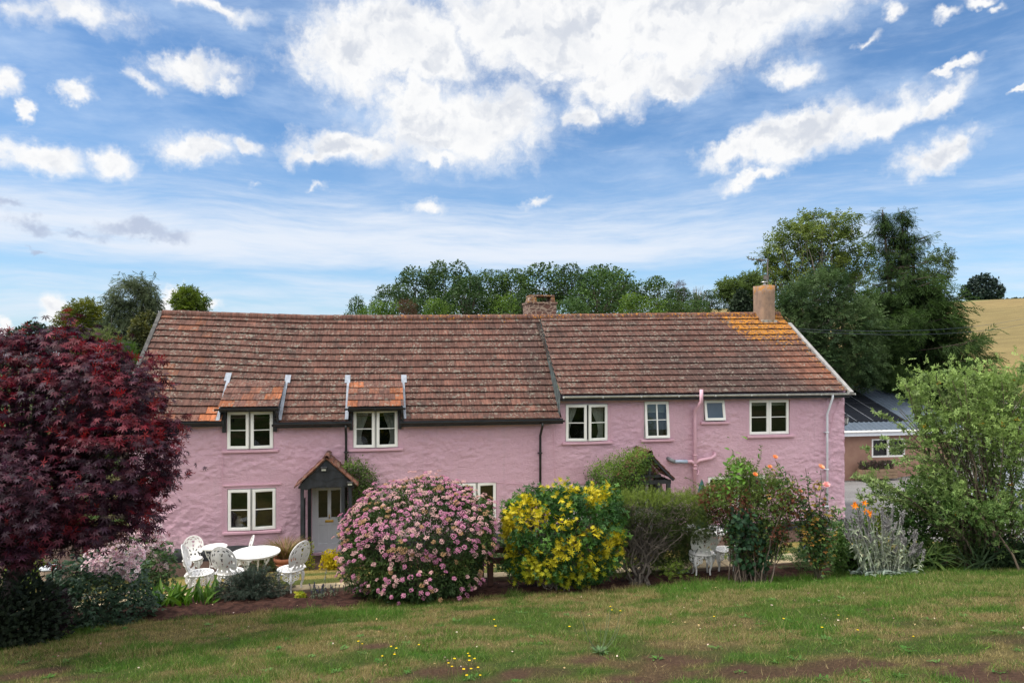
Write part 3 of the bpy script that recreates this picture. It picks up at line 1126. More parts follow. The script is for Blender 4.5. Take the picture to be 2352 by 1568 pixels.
# boarding coloured near-black as shade in the gaps under the tiles, and back slopes
mb = MB()
for P, xa, xb in ((PL, VL + .03, XS), (PR, XS, VR - .03)):
    xs = np.linspace(xa, xb, 60)
    ts = np.linspace(0.02, 1, 12)
    segs = []
    if P is PL:
        for q in range(len(xs) - 1):
            for r in range(len(ts) - 1):
                if in_dormer((xs[q] + xs[q + 1]) / 2, (ts[r] + ts[r + 1]) / 2):
                    continue
                v = [P(np.array([xs[a]]), np.array([ts[b]]))[0] - np.array([0, -.02, .03]) for a, b in ((q, r), (q + 1, r), (q + 1, r + 1), (q, r + 1))]
                mb.add(v, [[[0, 1, 2, 3]]], (.02, .012, .01, 0))
    else:
        X, T = np.meshgrid(xs, ts)
        v = P(X.ravel(), T.ravel()) - np.array([0, -.02, .03])
        i = (np.arange(len(ts) - 1)[:, None] * 60 + np.arange(59)[None, :]).ravel()
        mb.add(v, [np.stack([i, i + 1, i + 61, i + 60], 1)], (.02, .012, .01, 0))
    X, T = np.meshgrid(xs, ts)
    v = P(X.ravel(), T.ravel())
    v[:, 1] = 7.0 - v[:, 1]
    i = (np.arange(len(ts) - 1)[:, None] * 60 + np.arange(59)[None, :]).ravel()
    mb.add(v, [np.stack([i, i + 60, i + 61, i + 1], 1)], (.15, .06, .04, 0))
mb.build('roof_boarding', M['tile'], cottage)
# half-round ridge tiles
mb = MB()
x = VL
while x < VR - .05:
    L = .44
    b = min(x + L, VR)
    an = np.linspace(-.15 * pi, 1.15 * pi, 9)
    z0, z1 = RZ(x), RZ(b)
    k = rng.uniform(-.006, .006)
    vs = []
    for xx, zz, r in ((x + .004, z0, .150 + k), (b - .004, z1, .142 + k), (x + .004, z0, .125)):
        vs.append(np.stack([np.full(9, xx), RY + r * np.cos(an), zz - .03 + r * np.sin(an) * .95], 1))
    q = np.arange(8)
    f = np.concatenate([np.stack([q, q + 1, q + 10, q + 9], 1), np.stack([q + 18, q + 19, q + 1, q], 1)])
    f2 = np.array([[0, 1, 2, 3]])
    c = (BR * .5 + TC * .55) * rng.uniform(.9, 1.12)
    mb.add(np.concatenate(vs), [f], (*c, .10 + .32 * float(sst(x, -2, 1)) + .06 * float(sst(x, 10, 13))))
    x += L
mb.build('ridge', M['tile'], cottage)
# the step between the two roofs: dark lead cheek
mb = MB()
ts = np.linspace(0, .97, 30)
xa = np.array([float(XS - .075 + .27 * t) for t in ts])
lo = PL(xa, ts) - np.array([0, 0, .05])
hi = PR(xa, ts) + np.array([0, 0, .015])
lo[:, 0] -= .02
v = np.concatenate([lo, hi])
q = np.arange(29)
mb.add(v, [np.stack([q, q + 1, q + 31, q + 30], 1)])
mb.build('roof_step', simple('old_lead', (.035, .042, .045), (.10, .13, .125), 6, .6, .3, 20), cottage)
# verges
mb = MB()
ts = np.linspace(-.02, 1.0, 12)
for a, b in zip(ts[:-1], ts[1:]):
    p, q_ = PL(np.array([VL - .05]), np.array([a]))[0], PL(np.array([VL - .05]), np.array([b]))[0]
    mb.beam(p + np.array([0, 0, -.02]), q_ + np.array([0, 0, -.02]), .11, .17)
mb.build('verge', simple('verge_mortar', (.10, .095, .09), (.04, .038, .036), 6, .95, .6, 30), cottage)
mb = MB()
pa = PR(np.array([VR + .06]), np.array([-.03]))[0]
pb = PR(np.array([VR + .06]), np.array([.86]))[0]
mb.beam(pa + np.array([0, 0, .03]), pb + np.array([0, 0, .0]), .13, .12)
mb.build('verge', simple('grey_board', (.33, .32, .31), (.22, .21, .20), 5, .9, .3, 30), cottage)
# fascias, gutters, downpipes
def gutter(mb, a, b, r=.058):
    a, b = np.asarray(a, float), np.asarray(b, float)
    an = np.linspace(pi, 2 * pi, 9)
    vs = []
    for p in (a, b):
        vs.append(np.stack([np.full(9, p[0]), p[1] + r * np.cos(an), p[2] + r * np.sin(an)], 1))
        vs.append(np.stack([np.full(9, p[0]), p[1] + (r - .008) * np.cos(an), p[2] + (r - .008) * np.sin(an)], 1))
    q = np.arange(8)
    f = np.concatenate([np.stack([q, q + 18, q + 19, q + 1], 1), np.stack([q + 9, q + 10, q + 28, q + 27], 1), np.stack([q, q + 1, q + 10, q + 9], 1), np.stack([q + 18, q + 27, q + 28, q + 19], 1)])
    mb.add(np.concatenate(vs), [f])
    mb.box((a[0], a[1] - r - .004, a[2] - .006), (b[0], a[1] - r + .006, a[2] + .006))
    n = max(2, int((b[0] - a[0]) / 1.1))
    for k in range(n + 1):
        x = a[0] + (b[0] - a[0]) * k / n
        mb.box((x - .02, a[1] - r - .012, a[2] - .055), (x + .02, a[1] - r - .005, a[2] + .008))


mb, fb = MB(), MB()
lim = [VL, WIN['up1'][0] - .02, WIN['up1'][1] + .04, WIN['up2'][0] - .02, WIN['up2'][1] + .04, XS + .02]
for a, b in ((0, 1), (2, 3), (4, 5)):
    xa, xb = lim[a], lim[b]
    za, zb = float(EZL(xa)), float(EZL(xb))
    gutter(mb, (xa, EY - .04, za - .075), (xb, EY - .04, za - .075))
    fb.box((xa, EY + .03, za - .19), (xb, EY + .06, za - .03))
mb.build('gutter', M['black_plastic'], cottage)
fb.build('fascia', M['black_paint'], cottage)
mb, fb = MB(), MB()
zr = float(EZR(10)) - .045
gutter(mb, (XS + .0, EY - .04, zr), (HX1 + .06, EY - .04, zr), .056)
mb.build('gutter', simple('grey_pvc', (.56, .56, .53), (.40, .40, .37), 7, .5, .05, 40), cottage)
fb.box((XS - .02, EY + .05, zr - .15), (HX1 - .02, EY + .08, zr + .02))
fb.box((XS - .02, EY + .081, zr - .13), (HX1 - .02, .0, zr - .11))
fb.build('fascia', M['black_paint'], cottage)


def pipe(name, mat, px, y_top, y_bot, r=.037, yw=-.11, shoe=True, z_eave=None, y_eave=EY - .04, clips=3):
    x = at_y(px, (y_top + y_bot) / 2, yw)[0]
    z1, z0 = at_y(px, y_top, yw)[2], max(at_y(px, y_bot, yw)[2], .08)
    mb = MB()
    if z_eave is not None:
        mb.tube([(x, y_eave, z_eave - .03), (x, y_eave, z_eave - .14), (x, yw, z1), (x, yw, z1 - .1), (x, yw, z0)], r, 10)
    else:
        mb.tube([(x, yw, z1), (x, yw, z0)], r, 10)
    for k in range(clips):
        z = z0 + (z1 - z0) * (k + .5) / clips
        mb.tube([(x, yw, z - .02), (x, yw, z + .02)], r + .012, 10)
        mb.box((x - r - .03, yw - .005, z - .012), (x + r + .03, -.01, z + .012))
    mb.build(name, mat, cottage, True)
    return x


pipe('downpipe', M['black_plastic'], 795, 1000, 1230, z_eave=float(EZL(-1)) - .08)
pipe('downpipe', M['black_plastic'], 1241, 1000, 1240, z_eave=float(EZL(5)) - .08)
pipe('downpipe', simple('white_pvc', (.70, .73, .78), (.62, .65, .70), 4, .4), 1900, 950, 1230, z_eave=zr)
# pink soil pipe with its branches
yw = -.13
mb = MB()
xs_ = at_y(1596, 1000, yw)[0]
z = lambda py: at_y(1596, py, yw)[2]
mb.tube([(xs_ + .03, EY - .17, z(893)), (xs_ + .03, EY - .17, z(921)), (xs_, yw, z(942)), (xs_, yw, z(960)), (xs_, yw, .05)], .055, 12)
for py in (940, 1045, 1068, 1076):
    mb.tube([(xs_, yw, z(py) - .02), (xs_, yw, z(py) + .02)], .070, 12)
a, b = at_y(1570, 1058, yw), at_y(1640, 1045, yw)
mb.tube([(a[0] + .1, yw, z(1059)), (xs_ - .12, yw, z(1059)), (xs_ - .02, yw, z(1066))], .055, 12)
mb.tube([(xs_, yw, z(1064)), (xs_ + .16, yw, z(1057)), (b[0] - .1, yw, z(1053)), (b[0] + .03, yw + .0, z(1047)), (b[0] + .08, .03, z(1042))], .055, 12)
mb.tube([(xs_, yw, z(1090)), (xs_ + .10, yw, z(1090)), (xs_ + .12, yw, z(1082)), (xs_ + .12, yw + .12, z(1079))], .028, 8)
mb.build('soil_pipe', M['pink_smooth'], cottage, True)
mb = MB()
xw = at_y(1538, 1056, yw)[0]
mb.tube([(xw, .03, z(1052)), (xw + .06, yw, z(1055)), (xw + .16, yw, z(1058))], .062, 12, (.5, .5, .46))
mb.tube([(xw + .16, yw, z(1058)), (a[0] + .12, yw, z(1059))], .056, 12, (.9, 1, 1.1))
mb.build('waste_pipe', simple('grey_pipe', (.42, .46, .52), (.35, .38, .43), 5, .5, attr=True), cottage, True)

# ------------------------------------------------ dormers
for d in DORM:
    x0, x1, yb, zb, yt, zt, tt = d['x0'], d['x1'], d['yb'], d['zb'], d['yt'], d['zt'], d['t_top']
    wx0, wx1, wz0, wz1 = WIN[d['win']]
    shift = (.0)

    def PD(x, t, x0=x0, yb=yb, zb=zb, yt=yt, zt=zt):
        return np.stack([x, yb + (yt - yb) * t, zb + (zt + .05 - zb) * t], -1)

    def cd(x, t, rng, x0=x0, x1=x1):
        c = (BR * .7 + TC * .4) * rng.uniform(.85, 1.15)
        if min(abs(x - x0), abs(x - x1)) < .32 and rng.random() < .4:
            c = OR_ * rng.uniform(.45, .85)
        elif rng.random() < .06:
            c = c * .7 + OR_ * .25
        return (*c, .15)
    mb = MB()
    tiles(mb, PD, 4, lambda t: x0 + .0, lambda t: x1 + .0, .30, cd, rng, lift=.034)
    top = MB()
    dm = mb.build('dormer', M['tile'], cottage)
    # one more course up the main slope, flashing down both sides
    for xs_, s in ((x0, -1), (x1, 1)):
        fl = MB()
        ta = tt + .07
        for (tA, tB, wA, wB) in ((0.0, tt, .075, .075), (tt - .005, ta, .14, .14)):
            n = 8
            tv = np.linspace(tA, tB, n)
            A = PL(np.full(n, xs_ - (.03 if s > 0 else wA - .01)), tv) + np.array([0, -.03, .05])
            B = PL(np.full(n, xs_ + (wA - .01 if s > 0 else .03)), tv) + np.array([0, -.03, .05])
            q = np.arange(n - 1)
            fl.add(np.concatenate([A, B]), [np.stack([q, q + n, q + n + 1, q + 1], 1)])
        fl.build('flashing', M['lead'], dm)
    bd = MB()
    # cheeks (dark boarding), soffit, posts beside the window, short gutter
    for xs_ in (wx0 - .055, wx1 + .055):
        bd.box((xs_ - .045, -.12, wz1 - .58), (xs_ + .045, .05, zb - .02))
    for xs_ in (x0 + .04, x1 - .04):
        tv = np.linspace(0, tt, 8)
        lo = PL(np.full(8, xs_), tv) + np.array([0, 0, .01])
        hi = PD(np.full(8, xs_), np.clip((lo[:, 1] - yb) / (yt - yb), 0, 1)) - np.array([0, 0, .02])
        q = np.arange(7)
        bd.add(np.concatenate([lo, hi]), [np.stack([q, q + 1, q + 9, q + 8], 1)])
    bd.box((x0 + .02, yb + .06, zb - .13), (x1 - .02, yb + .09, zb - .01))
    bd.box((x0 + .02, yb + .09, zb - .06), (x1 - .02, .3, zb - .03))
    for xs_a, xs_b in ((x0 + .03, wx0 - .02), (wx1 + .02, x1 - .03)):
        bd.box((xs_a, -.09, float(EZL(x0)) - .05), (xs_b, -.06, zb - .03))
    bd.build('cheek', M['black_paint'], dm)
    gm = MB()
    gutter(gm, (x0 - .05, yb - .04, zb - .035), (x1 + .02, yb - .04, zb - .035), .05)
    gm.tube([(x1 - .05, yb - .04, zb - .06), (x1 - .05, yb - .04, zb - .16), (x1 - .03, yb + .05, zb - .30), (x1 - .03, yb + .05, zb - .42)], .03, 8)
    gm.build('gutter', M['black_plastic'], dm)

# ------------------------------------------------ chimneys, aerial
def chimney_mat():
    m, w, bs, out = mat_new('rendered_chimney')
    tc = w.node('ShaderNodeTexCoord')
    o_ = tc.outputs['Object']
    c = w.mix(w.ramp(w.noise(w.mapping(o_, scale=(2, 2, 1.1)), 2.4, 6, .65), .3, .7), (.34, .22, .145), (.20, .135, .10))
    sp = w.node('ShaderNodeSeparateXYZ')
    w.l.new(o_, sp.inputs[0])
    k = w.math('ADD', w.ramp(sp.outputs[0], 14.3, 14.85, 0, .22), w.ramp(sp.outputs[2], 7.8, 8.1, 0, .2))
    c = w.mix(w.ramp(w.math('ADD', w.noise(o_, 7, 6, .7), k), .66, .74, 0, .85), c, (.36, .15, .02))
    w.l.new(c, bs.inputs['Base Color'])
    bs.inputs['Roughness'].default_value = .95
    bump(w, bs, w.noise(o_, 30, 5, .7), .6, .03)
    return m


pa, pb = at_y(1728, 740, 3.0), at_y(1784, 740, 3.0)
ztop = at_y(1755, 656, 3.2)[2]
n = 28
an = np.arange(n) * 2 * pi / n
ex = 4.5
cy_, rx, ry = 3.36, .30, .36
cx_ = pb[0] - rx
se = lambda a: np.sign(a) * np.abs(a) ** (2 / ex)
mb = MB()
lev = np.linspace(4.8, ztop, 14)
vs = []
for q, zz in enumerate(lev):
    s = 1 + .012 * sin(q * 1.7) + (.02 if q == 13 else 0)
    vs.append(np.stack([cx_ + rx * s * se(np.cos(an)), cy_ + ry * s * se(np.sin(an)), np.full(n, zz) + .015 * np.sin(an * 3 + q)], 1))
i, j = np.arange(n), (np.arange(n) + 1) % n
mb.add(np.concatenate(vs), [np.concatenate([np.stack([r * n + i, r * n + j, (r + 1) * n + j, (r + 1) * n + i], 1) for r in range(13)]), [[13 * n + q for q in range(n)]]])
ch = mb.build('chimney', chimney_mat(), cottage, True)
mb = MB()
mb.lathe([(.05, 0), (.05, .10), (.02, .11), (.02, .14), (.13, .145), (.12, .165), (.0, .18)], (cx_ + .02, cy_, ztop), 14)
mb.build('cowl', simple('cowl_metal', (.45, .45, .46), (.3, .3, .3), 5, .4, metal=.6), ch)
fl = MB()
for s in np.linspace(-1, 1, 9)[:-1]:
    fl.box((cx_ + s * rx, 2.96, PR(np.array([cx_]), np.array([(2.96 - EY) / (RY - EY)]))[0][2] - .02), (cx_ + (s + .23) * rx, 3.06, PR(np.array([cx_]), np.array([(3.06 - EY) / (RY - EY)]))[0][2] + .09))
fl.build('flashing', simple('mortar', (.42, .40, .36), (.22, .15, .08), 8, .95, .5, 40), ch)
# television aerial strapped to the chimney
xm, ym = pb[0] + .03, 3.66
zt_ = at_y(1781, 595, ym)[2]
mb = MB()
mb.tube([(xm, ym, ztop - 1.1), (xm, ym, zt_)], .022, 6)
zb_ = zt_ - .06
mb.tube([(xm + .06, ym, zb_), (xm - 1.0, ym - .35, zb_ - .02)], .02, 5)
for q in range(9):
    t = q / 8
    p = np.array([xm + .02 - 1.0 * t, ym - .35 * t, zb_])
    L = .16 if q else .24
    mb.tube([p + np.array([-.02, .05, L * .9]) * .0 + np.array([0, 0, -L * .5]), p + np.array([0, 0, L * .5])], .006, 4)
mb.box((xm - .22, ym - .12, zb_ - .75), (xm - .02, ym - .09, zb_ - .58))
mb.tube([(xm, ym, zb_ - .85), (xm - .25, ym - .1, zb_ - .80)], .012, 5)
mb.tube([(xm - .05, ym, ztop - .55), (xm + .05, ym, ztop - .55)], .05, 8)
mb.build('television_aerial', simple('aerial', (.20, .18, .16), (.12, .09, .07), 7, .6, metal=.3), cottage)

# middle chimney: old stone, behind the ridge
pa, pb = at_y(1213, 700, 4.3), at_y(1278, 700, 4.3)
zc0, zc1 = 5.4, at_y(1245, 692, 4.3)[2]
m, w, bs, out = mat_new('chimney_stone')
tc = w.node('ShaderNodeTexCoord')
o_ = tc.outputs['Object']
vo = w.node('ShaderNodeTexVoronoi', feature='DISTANCE_TO_EDGE')
w.l.new(w.mapping(o_, scale=(1, 1, 2.1)), vo.inputs['Vector'])
vo.inputs['Scale'].default_value = 4.2
vc = w.node('ShaderNodeTexVoronoi')
w.l.new(w.mapping(o_, scale=(1, 1, 2.1)), vc.inputs['Vector'])
vc.inputs['Scale'].default_value = 4.2
st = w.mix(vc.outputs['Color'], (.15, .075, .055), (.10, .06, .05))
c = w.mix(w.ramp(vo.outputs['Distance'], .05, .09), (.34, .25, .19), st)
sp = w.node('ShaderNodeSeparateXYZ')
w.l.new(o_, sp.inputs[0])
c = w.mix(w.ramp(w.math('ADD', w.noise(o_, 8, 5, .7), w.ramp(sp.outputs[2], zc1 - .12, zc1 + .02, 0, .20)), .68, .78, 0, .8), c, (.30, .14, .02))
w.l.new(c, bs.inputs['Base Color'])
bs.inputs['Roughness'].default_value = .95
bump(w, bs, vo.outputs['Distance'], .6, .04)
mb = MB()
mb.box((pa[0], 4.3, zc0), (pb[0], 5.2, zc1 - .09))
mb.box((pa[0] - .03, 4.27, zc1 - .09), (pb[0] + .04, 5.23, zc1 - .02))
zq = at_y(1245, 678, 4.4)[2]
for x_a, x_b in ((pa[0] + .06, pa[0] + .34), (pb[0] - .22, pb[0] - .03)):
    mb.prism([(x_a, zc1 - .02), (x_b, zc1 - .02), (x_b - .03, zq - .04), (x_a + .06, zq - .04)], 4.36, 5.1)
mb.box((pa[0] + .10, 4.36, zq - .04), (pb[0] - .06, 5.1, zq + .015))
ch = mb.build('chimney', m, cottage)

# ------------------------------------------------ wall lantern on the right corner
p = at_y(1951, 962, .4)
mb = MB()
lx, ly, lz = HX1 + .16, .12, at_y(1951, 975, .12)[2]
mb.box((HX1, ly - .05, lz + .02), (HX1 + .03, ly + .05, lz + .22))
mb.tube([(HX1 + .02, ly, lz + .06), (HX1 + .10, ly, lz - .02), (lx, ly, lz + .0)], .014, 6)
mb.lathe([(.035, 0), (.05, .02), (.055, .03)], (lx, ly, lz), 6)
mb.lathe([(.105, .23), (.085, .27), (.03, .31), (.02, .34), (.03, .36), (0, .38)], (lx, ly, lz), 6)
for k in range(6):
    a = k * pi / 3
    mb.tube([(lx + .055 * cos(a), ly + .055 * sin(a), lz + .03), (lx + .095 * cos(a), ly + .095 * sin(a), lz + .23)], .007, 4)
ln = mb.build('wall_lantern', M['black_paint'], cottage)
mb = MB()
mb.lathe([(.05, .03), (.088, .23)], (lx, ly, lz), 6)
mb.build('lantern_glass', simple('milky_glass', (.5, .52, .5), (.42, .44, .42), 3, .2), ln)


# ------------------------------------------------ front doors
def front_door(key, full=True):
    x0, x1, z0, z1 = DOOR[key]
    y = .13
    mb = MB()
    framebox(mb, x0, x1, z0, z1, y, y + .09, .07, .02)
    a, b = x0 + .072, x1 - .072
    mb.box((a, y + .03, z0 + .02), (b, y + .075, z1 - .072))
    # stiles and rails stand proud of the sunk panels
    zm = z0 + (z1 - z0) * .47
    y2 = y + .008
    for p, q in ((a, a + .10), ((a + b) / 2 - .05, (a + b) / 2 + .05), (b - .10, b)):
        mb.box((p, y2, z0 + .03), (q, y + .032, z1 - .075))
    for p, q in ((z0 + .03, z0 + .24), (zm - .14, zm + .07), (z1 - .19, z1 - .075)):
        for u, v in ((a + .10, (a + b) / 2 - .05), ((a + b) / 2 + .05, b - .10)):
            mb.box((u, y2, p), (v, y + .032, q))
    dr = mb.build('front_door', simple('door_paint_' + key, (.60, .62, .68) if full else (.66, .67, .68), (.55, .57, .63), 3, .45), cottage, bevel=.004)
    for u, v in ((a + .10, (a + b) / 2 - .05), ((a + b) / 2 + .05, b - .10)):
        MB().box((u, y + .018, zm + .07), (v, y + .024, z1 - .19)).build('pane', simple('dark_pane', (.012, .012, .013), (.018, .018, .018), 3, .15), dr)
    if full:
        xm = (a + b) / 2
        mb = MB()
        mb.box((xm - .115, y - .006, zm - .075), (xm + .115, y2, zm - .005))
        mb.box((xm - .085, y - .012, zm - .06), (xm + .085, y - .006, zm - .022))
        mb.build('letterbox', M['brass'], dr, bevel=.004)
        mb = MB()
        mb.lathe([(.012, 0), (.03, .012), (.034, .03), (.024, .05), (0, .056)], (0, 0, 0), 14)
        v = np.concatenate(mb.v)
        kn = MB().add(np.stack([v[:, 0] + b - .05, y2 - v[:, 2], v[:, 1] + zm - .03], 1), [np.concatenate(mb.f[4])])
        kn.build('door_knob', M['brass'], dr, True)
        MB().tube([(xm, y - .02, zm + .16), (xm, y - .025, zm + .08), (xm, y - .008, zm + .05)], .013, 8).build('knocker', M['brass'], dr, True)
    return dr


front_door('d1')
front_door('d2', False)

# ------------------------------------------------ porches
def porch_tiles(name, parent, xc, hw, y0, y1, ze, zr, n, rng):
    mb = MB()
    for s in (-1, 1):
        for i in range(n):
            t0, t1 = i / n, min(1, (i + 1.1) / n)
            yy = y0
            while yy < y1 - .02:
                ye = min(yy + .26, y1)
                e0, e1 = xc + s * hw * (1 - t0), xc + s * hw * (1 - t1)
                za, zb = ze + (zr - ze) * t0, ze + (zr - ze) * t1
                l = .035 + rng.normal() * .003
                v = [(e0, yy + .003, za + l), (e0, ye - .003, za + l), (e1, ye - .003, zb + .006), (e1, yy + .003, zb + .006), (e0, yy + .003, za - .01), (e0, ye - .003, za - .01), (e1, yy + .003, zb - .02)]
                c = (TC * .9 + OR_ * .12) * rng.uniform(.8, 1.15)
                mb.add(v, [[[0, 1, 2, 3]], [[4, 5, 1, 0]], [[0, 3, 6, 4]]], (*c, .1))
                yy = ye
    an = np.linspace(-.1 * pi, 1.1 * pi, 7)
    yy = y0 - .01
    while yy < y1:
        ye = min(yy + .36, y1)
        vs = [np.stack([xc + r * np.cos(an), np.full(7, q), zr - .01 + r * np.sin(an)], 1) for q, r in ((yy, .085), (ye - .006, .08), (yy, .07))]
        q = np.arange(6)
        mb.add(np.concatenate(vs), [np.concatenate([np.stack([q, q + 1, q + 8, q + 7], 1), np.stack([q + 14, q + 15, q + 1, q], 1)])], (*(TC * rng.uniform(.8, 1.1)), .1))
        yy = ye
    return mb.build(name, M['tile'], parent)


M['black_timber'] = simple('black_timber', (.010, .012, .016), (.024, .028, .036), 7, .65, .5, 25, stretch=(1, 1, .4))
PY = -1.0
ap, el_, er = at_y(748, 1051, PY), at_y(680, 1117, PY), at_y(818, 1115, PY)
xc, hw, zr_, ze_ = ap[0], (er[0] - el_[0]) / 2, ap[2], (el_[2] + er[2]) / 2
xc = (er[0] + el_[0]) / 2
mb = MB()
# waney-edged gable boards, each lower one set further back
zz = [ze_ + .0, ze_ + .28, ze_ + .50, zr_ - .10]
half = lambda z_: max(hw * (zr_ - .05 - z_) / (zr_ - ze_), .02)
for k in range(3):
    n = 22
    za, zb = zz[k] - (.10 if k else .02), zz[k + 1]
    xs = np.linspace(-half(max(za, ze_)), half(max(za, ze_)), n)
    wav = .025 * np.sin(xs * 9 + k * 2) + .02 * np.sin(xs * 21 + k) + (.05 * np.abs(xs) / hw if k == 0 else 0)
    lowz = za - wav - (.03 * np.cos(xs / max(half(za), .1) * pi) if k else 0)
    topz = np.minimum(zb + .03, zr_ - .05 - np.abs(xs) * (zr_ - ze_) / hw)
    topz = np.maximum(topz, lowz + .002)
    poly = np.concatenate([np.stack([xc + xs, lowz], 1), np.stack([xc + xs[::-1], topz[::-1]], 1)])
    y = PY + .06 - .018 * k
    i = np.arange(n - 1)
    fr = [np.stack([i, i + 1, 2 * n - 2 - i, 2 * n - 1 - i], 1)]
    v = np.concatenate([np.stack([poly[:, 0], np.full(2 * n, y), poly[:, 1]], 1), np.stack([poly[:, 0], np.full(2 * n, y + .017), poly[:, 1]], 1)])
    ed = np.arange(2 * n)
    en = (ed + 1) % (2 * n)
    mb.add(v, [fr[0], fr[0][:, ::-1] + 2 * n, np.stack([ed, ed + 2 * n, en + 2 * n, en], 1)])
mb.box((xc - hw + .1, PY + .08, ze_ - .06), (xc + hw - .1, PY + .17, ze_ + .07))
mb.box((xc - hw + .1, -.12, ze_ - .06), (xc + hw - .1, -.03, ze_ + .07))
for s in (-1, 1):
    mb.box((xc + s * (hw - .16) - .05, PY + .17, ze_ - .05), (xc + s * (hw - .16) + .05, -.12, ze_ + .06))
porch = mb.build('porch', M['black_timber'], cottage)
for px in (694, 711, 788, 804):
    x = at_y(px, 1180, PY + .1)[0] if px in (694, 804) else at_y(px, 1180, PY + .16)[0]
    y = PY + .12 if px in (694, 804, 788) else -.10
    if px in (711,):
        x, y = at_y(711, 1180, -.12)[0], -.12
    MB().box((x - .045, y - .045, gz(x, y) - .05), (x + .045, y + .045, ze_ - .05)).build('post', M['black_timber'], porch, bevel=.006)
x = at_y(703, 1180, -.4)[0]
mb = MB()
xl = at_y(694, 1180, PY + .1)[0]
for k in range(5):
    z0_ = .25 + k * .28
    mb.beam((xl + .0, PY + .17, z0_ + .03 * (k % 2)), (xl + .0, -.15, z0_), .02, .26, (1, 0, 0)) if False else mb.box((xl - .012, PY + .17, z0_), (xl + .012, -.15, z0_ + .262))
mb.build('side_boards', M['black_timber'], porch)
porch_tiles('porch_roof', porch, xc, hw + .05, PY - .05, -.02, ze_ - .02, zr_, 5, rng)
for px, py in ((744, 1076), (804, 1109)):
    p = at_y(px, py, PY)
    mb = MB()
    mb.box((p[0] - .08, PY - .09, p[2] + .03), (p[0] + .08, PY + .02, p[2] + .05))
    mb.box((p[0] - .065, PY - .07, p[2] - .05), (p[0] + .065, PY + .02, p[2] + .03))
    l_ = mb.build('porch_light', simple('lamp_body', (.05, .05, .055), (.08, .08, .085), 4, .4), porch)
    MB().box((p[0] - .055, PY - .075, p[2] - .045), (p[0] + .055, PY - .071, p[2] + .0)) .build('lens', simple('lens', (.5, .5, .42), (.4, .4, .34), 5, .2), porch)

PY2 = -1.1
ap, el_, er = at_y(1493, 1043, PY2), at_y(1440, 1098, PY2), at_y(1546, 1100, PY2)
xc2, hw2, zr2, ze2 = at_y(1493, 1043, PY2)[0], (er[0] - el_[0]) / 2, ap[2], er[2]
mb = MB()
for s in (-1, 1):
    mb.beam((xc2 + s * hw2, PY2, ze2 - .02), (xc2 - s * .06, PY2, zr2 + .02), .05, .13, (0, 1, 0))
    mb.beam((xc2 + s * (hw2 - .12), PY2 + .06, ze2 - .55), (xc2 + s * (hw2 - .55), PY2 + .06, ze2 - .06), .06, .06, (0, 1, 0))
    mb.box((xc2 + s * (hw2 - .13) - .05, PY2 + .05, ze2 - .12), (xc2 + s * (hw2 - .13) + .05, -.03, ze2 - .02))
mb.box((xc2 - hw2 + .05, PY2 + .02, ze2 - .13), (xc2 + hw2 - .05, PY2 + .10, ze2 - .02))
mb.box((xc2 - hw2 + .1, -.12, ze2 - .13), (xc2 + hw2 - .1, -.04, ze2 - .02))
mb.box((xc2 - .04, PY2 + .025, ze2 - .02), (xc2 + .04, PY2 + .085, zr2 - .06))
mb.box((xc2 - hw2 * .5, PY2 + .03, ze2 + .06), (xc2 + hw2 * .5, PY2 + .08, ze2 + .14))
p2 = mb.build('porch', M['black_timber'], cottage)
for s in (-1, 1):
    for y in (PY2 + .06, -.10):
        x = xc2 + s * (hw2 - .12)
        MB().box((x - .055, y - .055, gz(x, y) - .05), (x + .055, y + .055, ze2 - .12)).build('post', M['black_timber'], p2, bevel=.006)
porch_tiles('porch_roof', p2, xc2, hw2 + .06, PY2 - .02, -.02, ze2 - .0, zr2 + .05, 5, rng)

# a pale vase standing inside the left ground floor window
x0, x1, z0, z1 = WIN['gr1']
vb = np.array([x0 + .24, .36, z0 + .0])
tag(MB().lathe([(.06, 0), (.10, .08), (.11, .17), (.07, .25), (.05, .29), (.065, .32), (.05, .32), (0, .30)], vb, 18).build('vase', simple('vase_glaze', (.55, .44, .36), (.45, .36, .30), 7, .5), None, True, origin=vb), 'pale round vase inside the left ground floor window', 'vase')
tag(MB().box((x0 - .02, .25, z0 - .06), (x1 + .02, .50, z0 - .002)).build('window_board', M['white_paint'], cottage), None)

# ---------------------------------------------------------------- leaf templates: local axes x = side, y = along, z = face normal
def T_leaf(w=.5, fold=.10, droop=.12):
    v = np.array([[0, 0, 0], [-w / 2, .45, fold], [0, 1, -droop], [w / 2, .45, fold]], float)
    return v, np.array([[0, 3, 2], [0, 2, 1]])


def T_leaf6(w=.45, fold=.08, droop=.2):
    v = np.array([[0, 0, 0], [-w * .42, .30, fold], [-w * .38, .68, fold * .6 - droop * .3], [0, 1, -droop], [w * .38, .68, fold * .6 - droop * .3], [w * .42, .30, fold], [0, .5, -.01]], float)
    return v, np.array([[0, 6, 1], [1, 6, 2], [2, 6, 3], [3, 6, 4], [4, 6, 5], [5, 6, 0]])


def T_palm(n=7, narrow=.42):
    """a deeply cut maple leaf"""
    angs = np.radians(np.linspace(-128, 128, n))
    lens = [.5, .78, .96, 1.0, .96, .78, .5] if n == 7 else [.6, .95, 1, .95, .6]
    v, f = [[0, 0, 0]], []
    for a, l in zip(angs, lens):
        d = np.array([sin(a), cos(a)])
        s = np.array([cos(a), -sin(a)])
        k = len(v)
        wv = l * narrow * .30
        for q, off in ((.42, -wv), (.42, wv)):
            p = d * l * q + s * off
            v.append([p[0], p[1], .02])
        p = d * l
        v.append([p[0], p[1], -.16 * l])
        f += [[0, k + 1, k], [k, k + 1, k + 2]]
    return np.array(v, float), np.array(f)


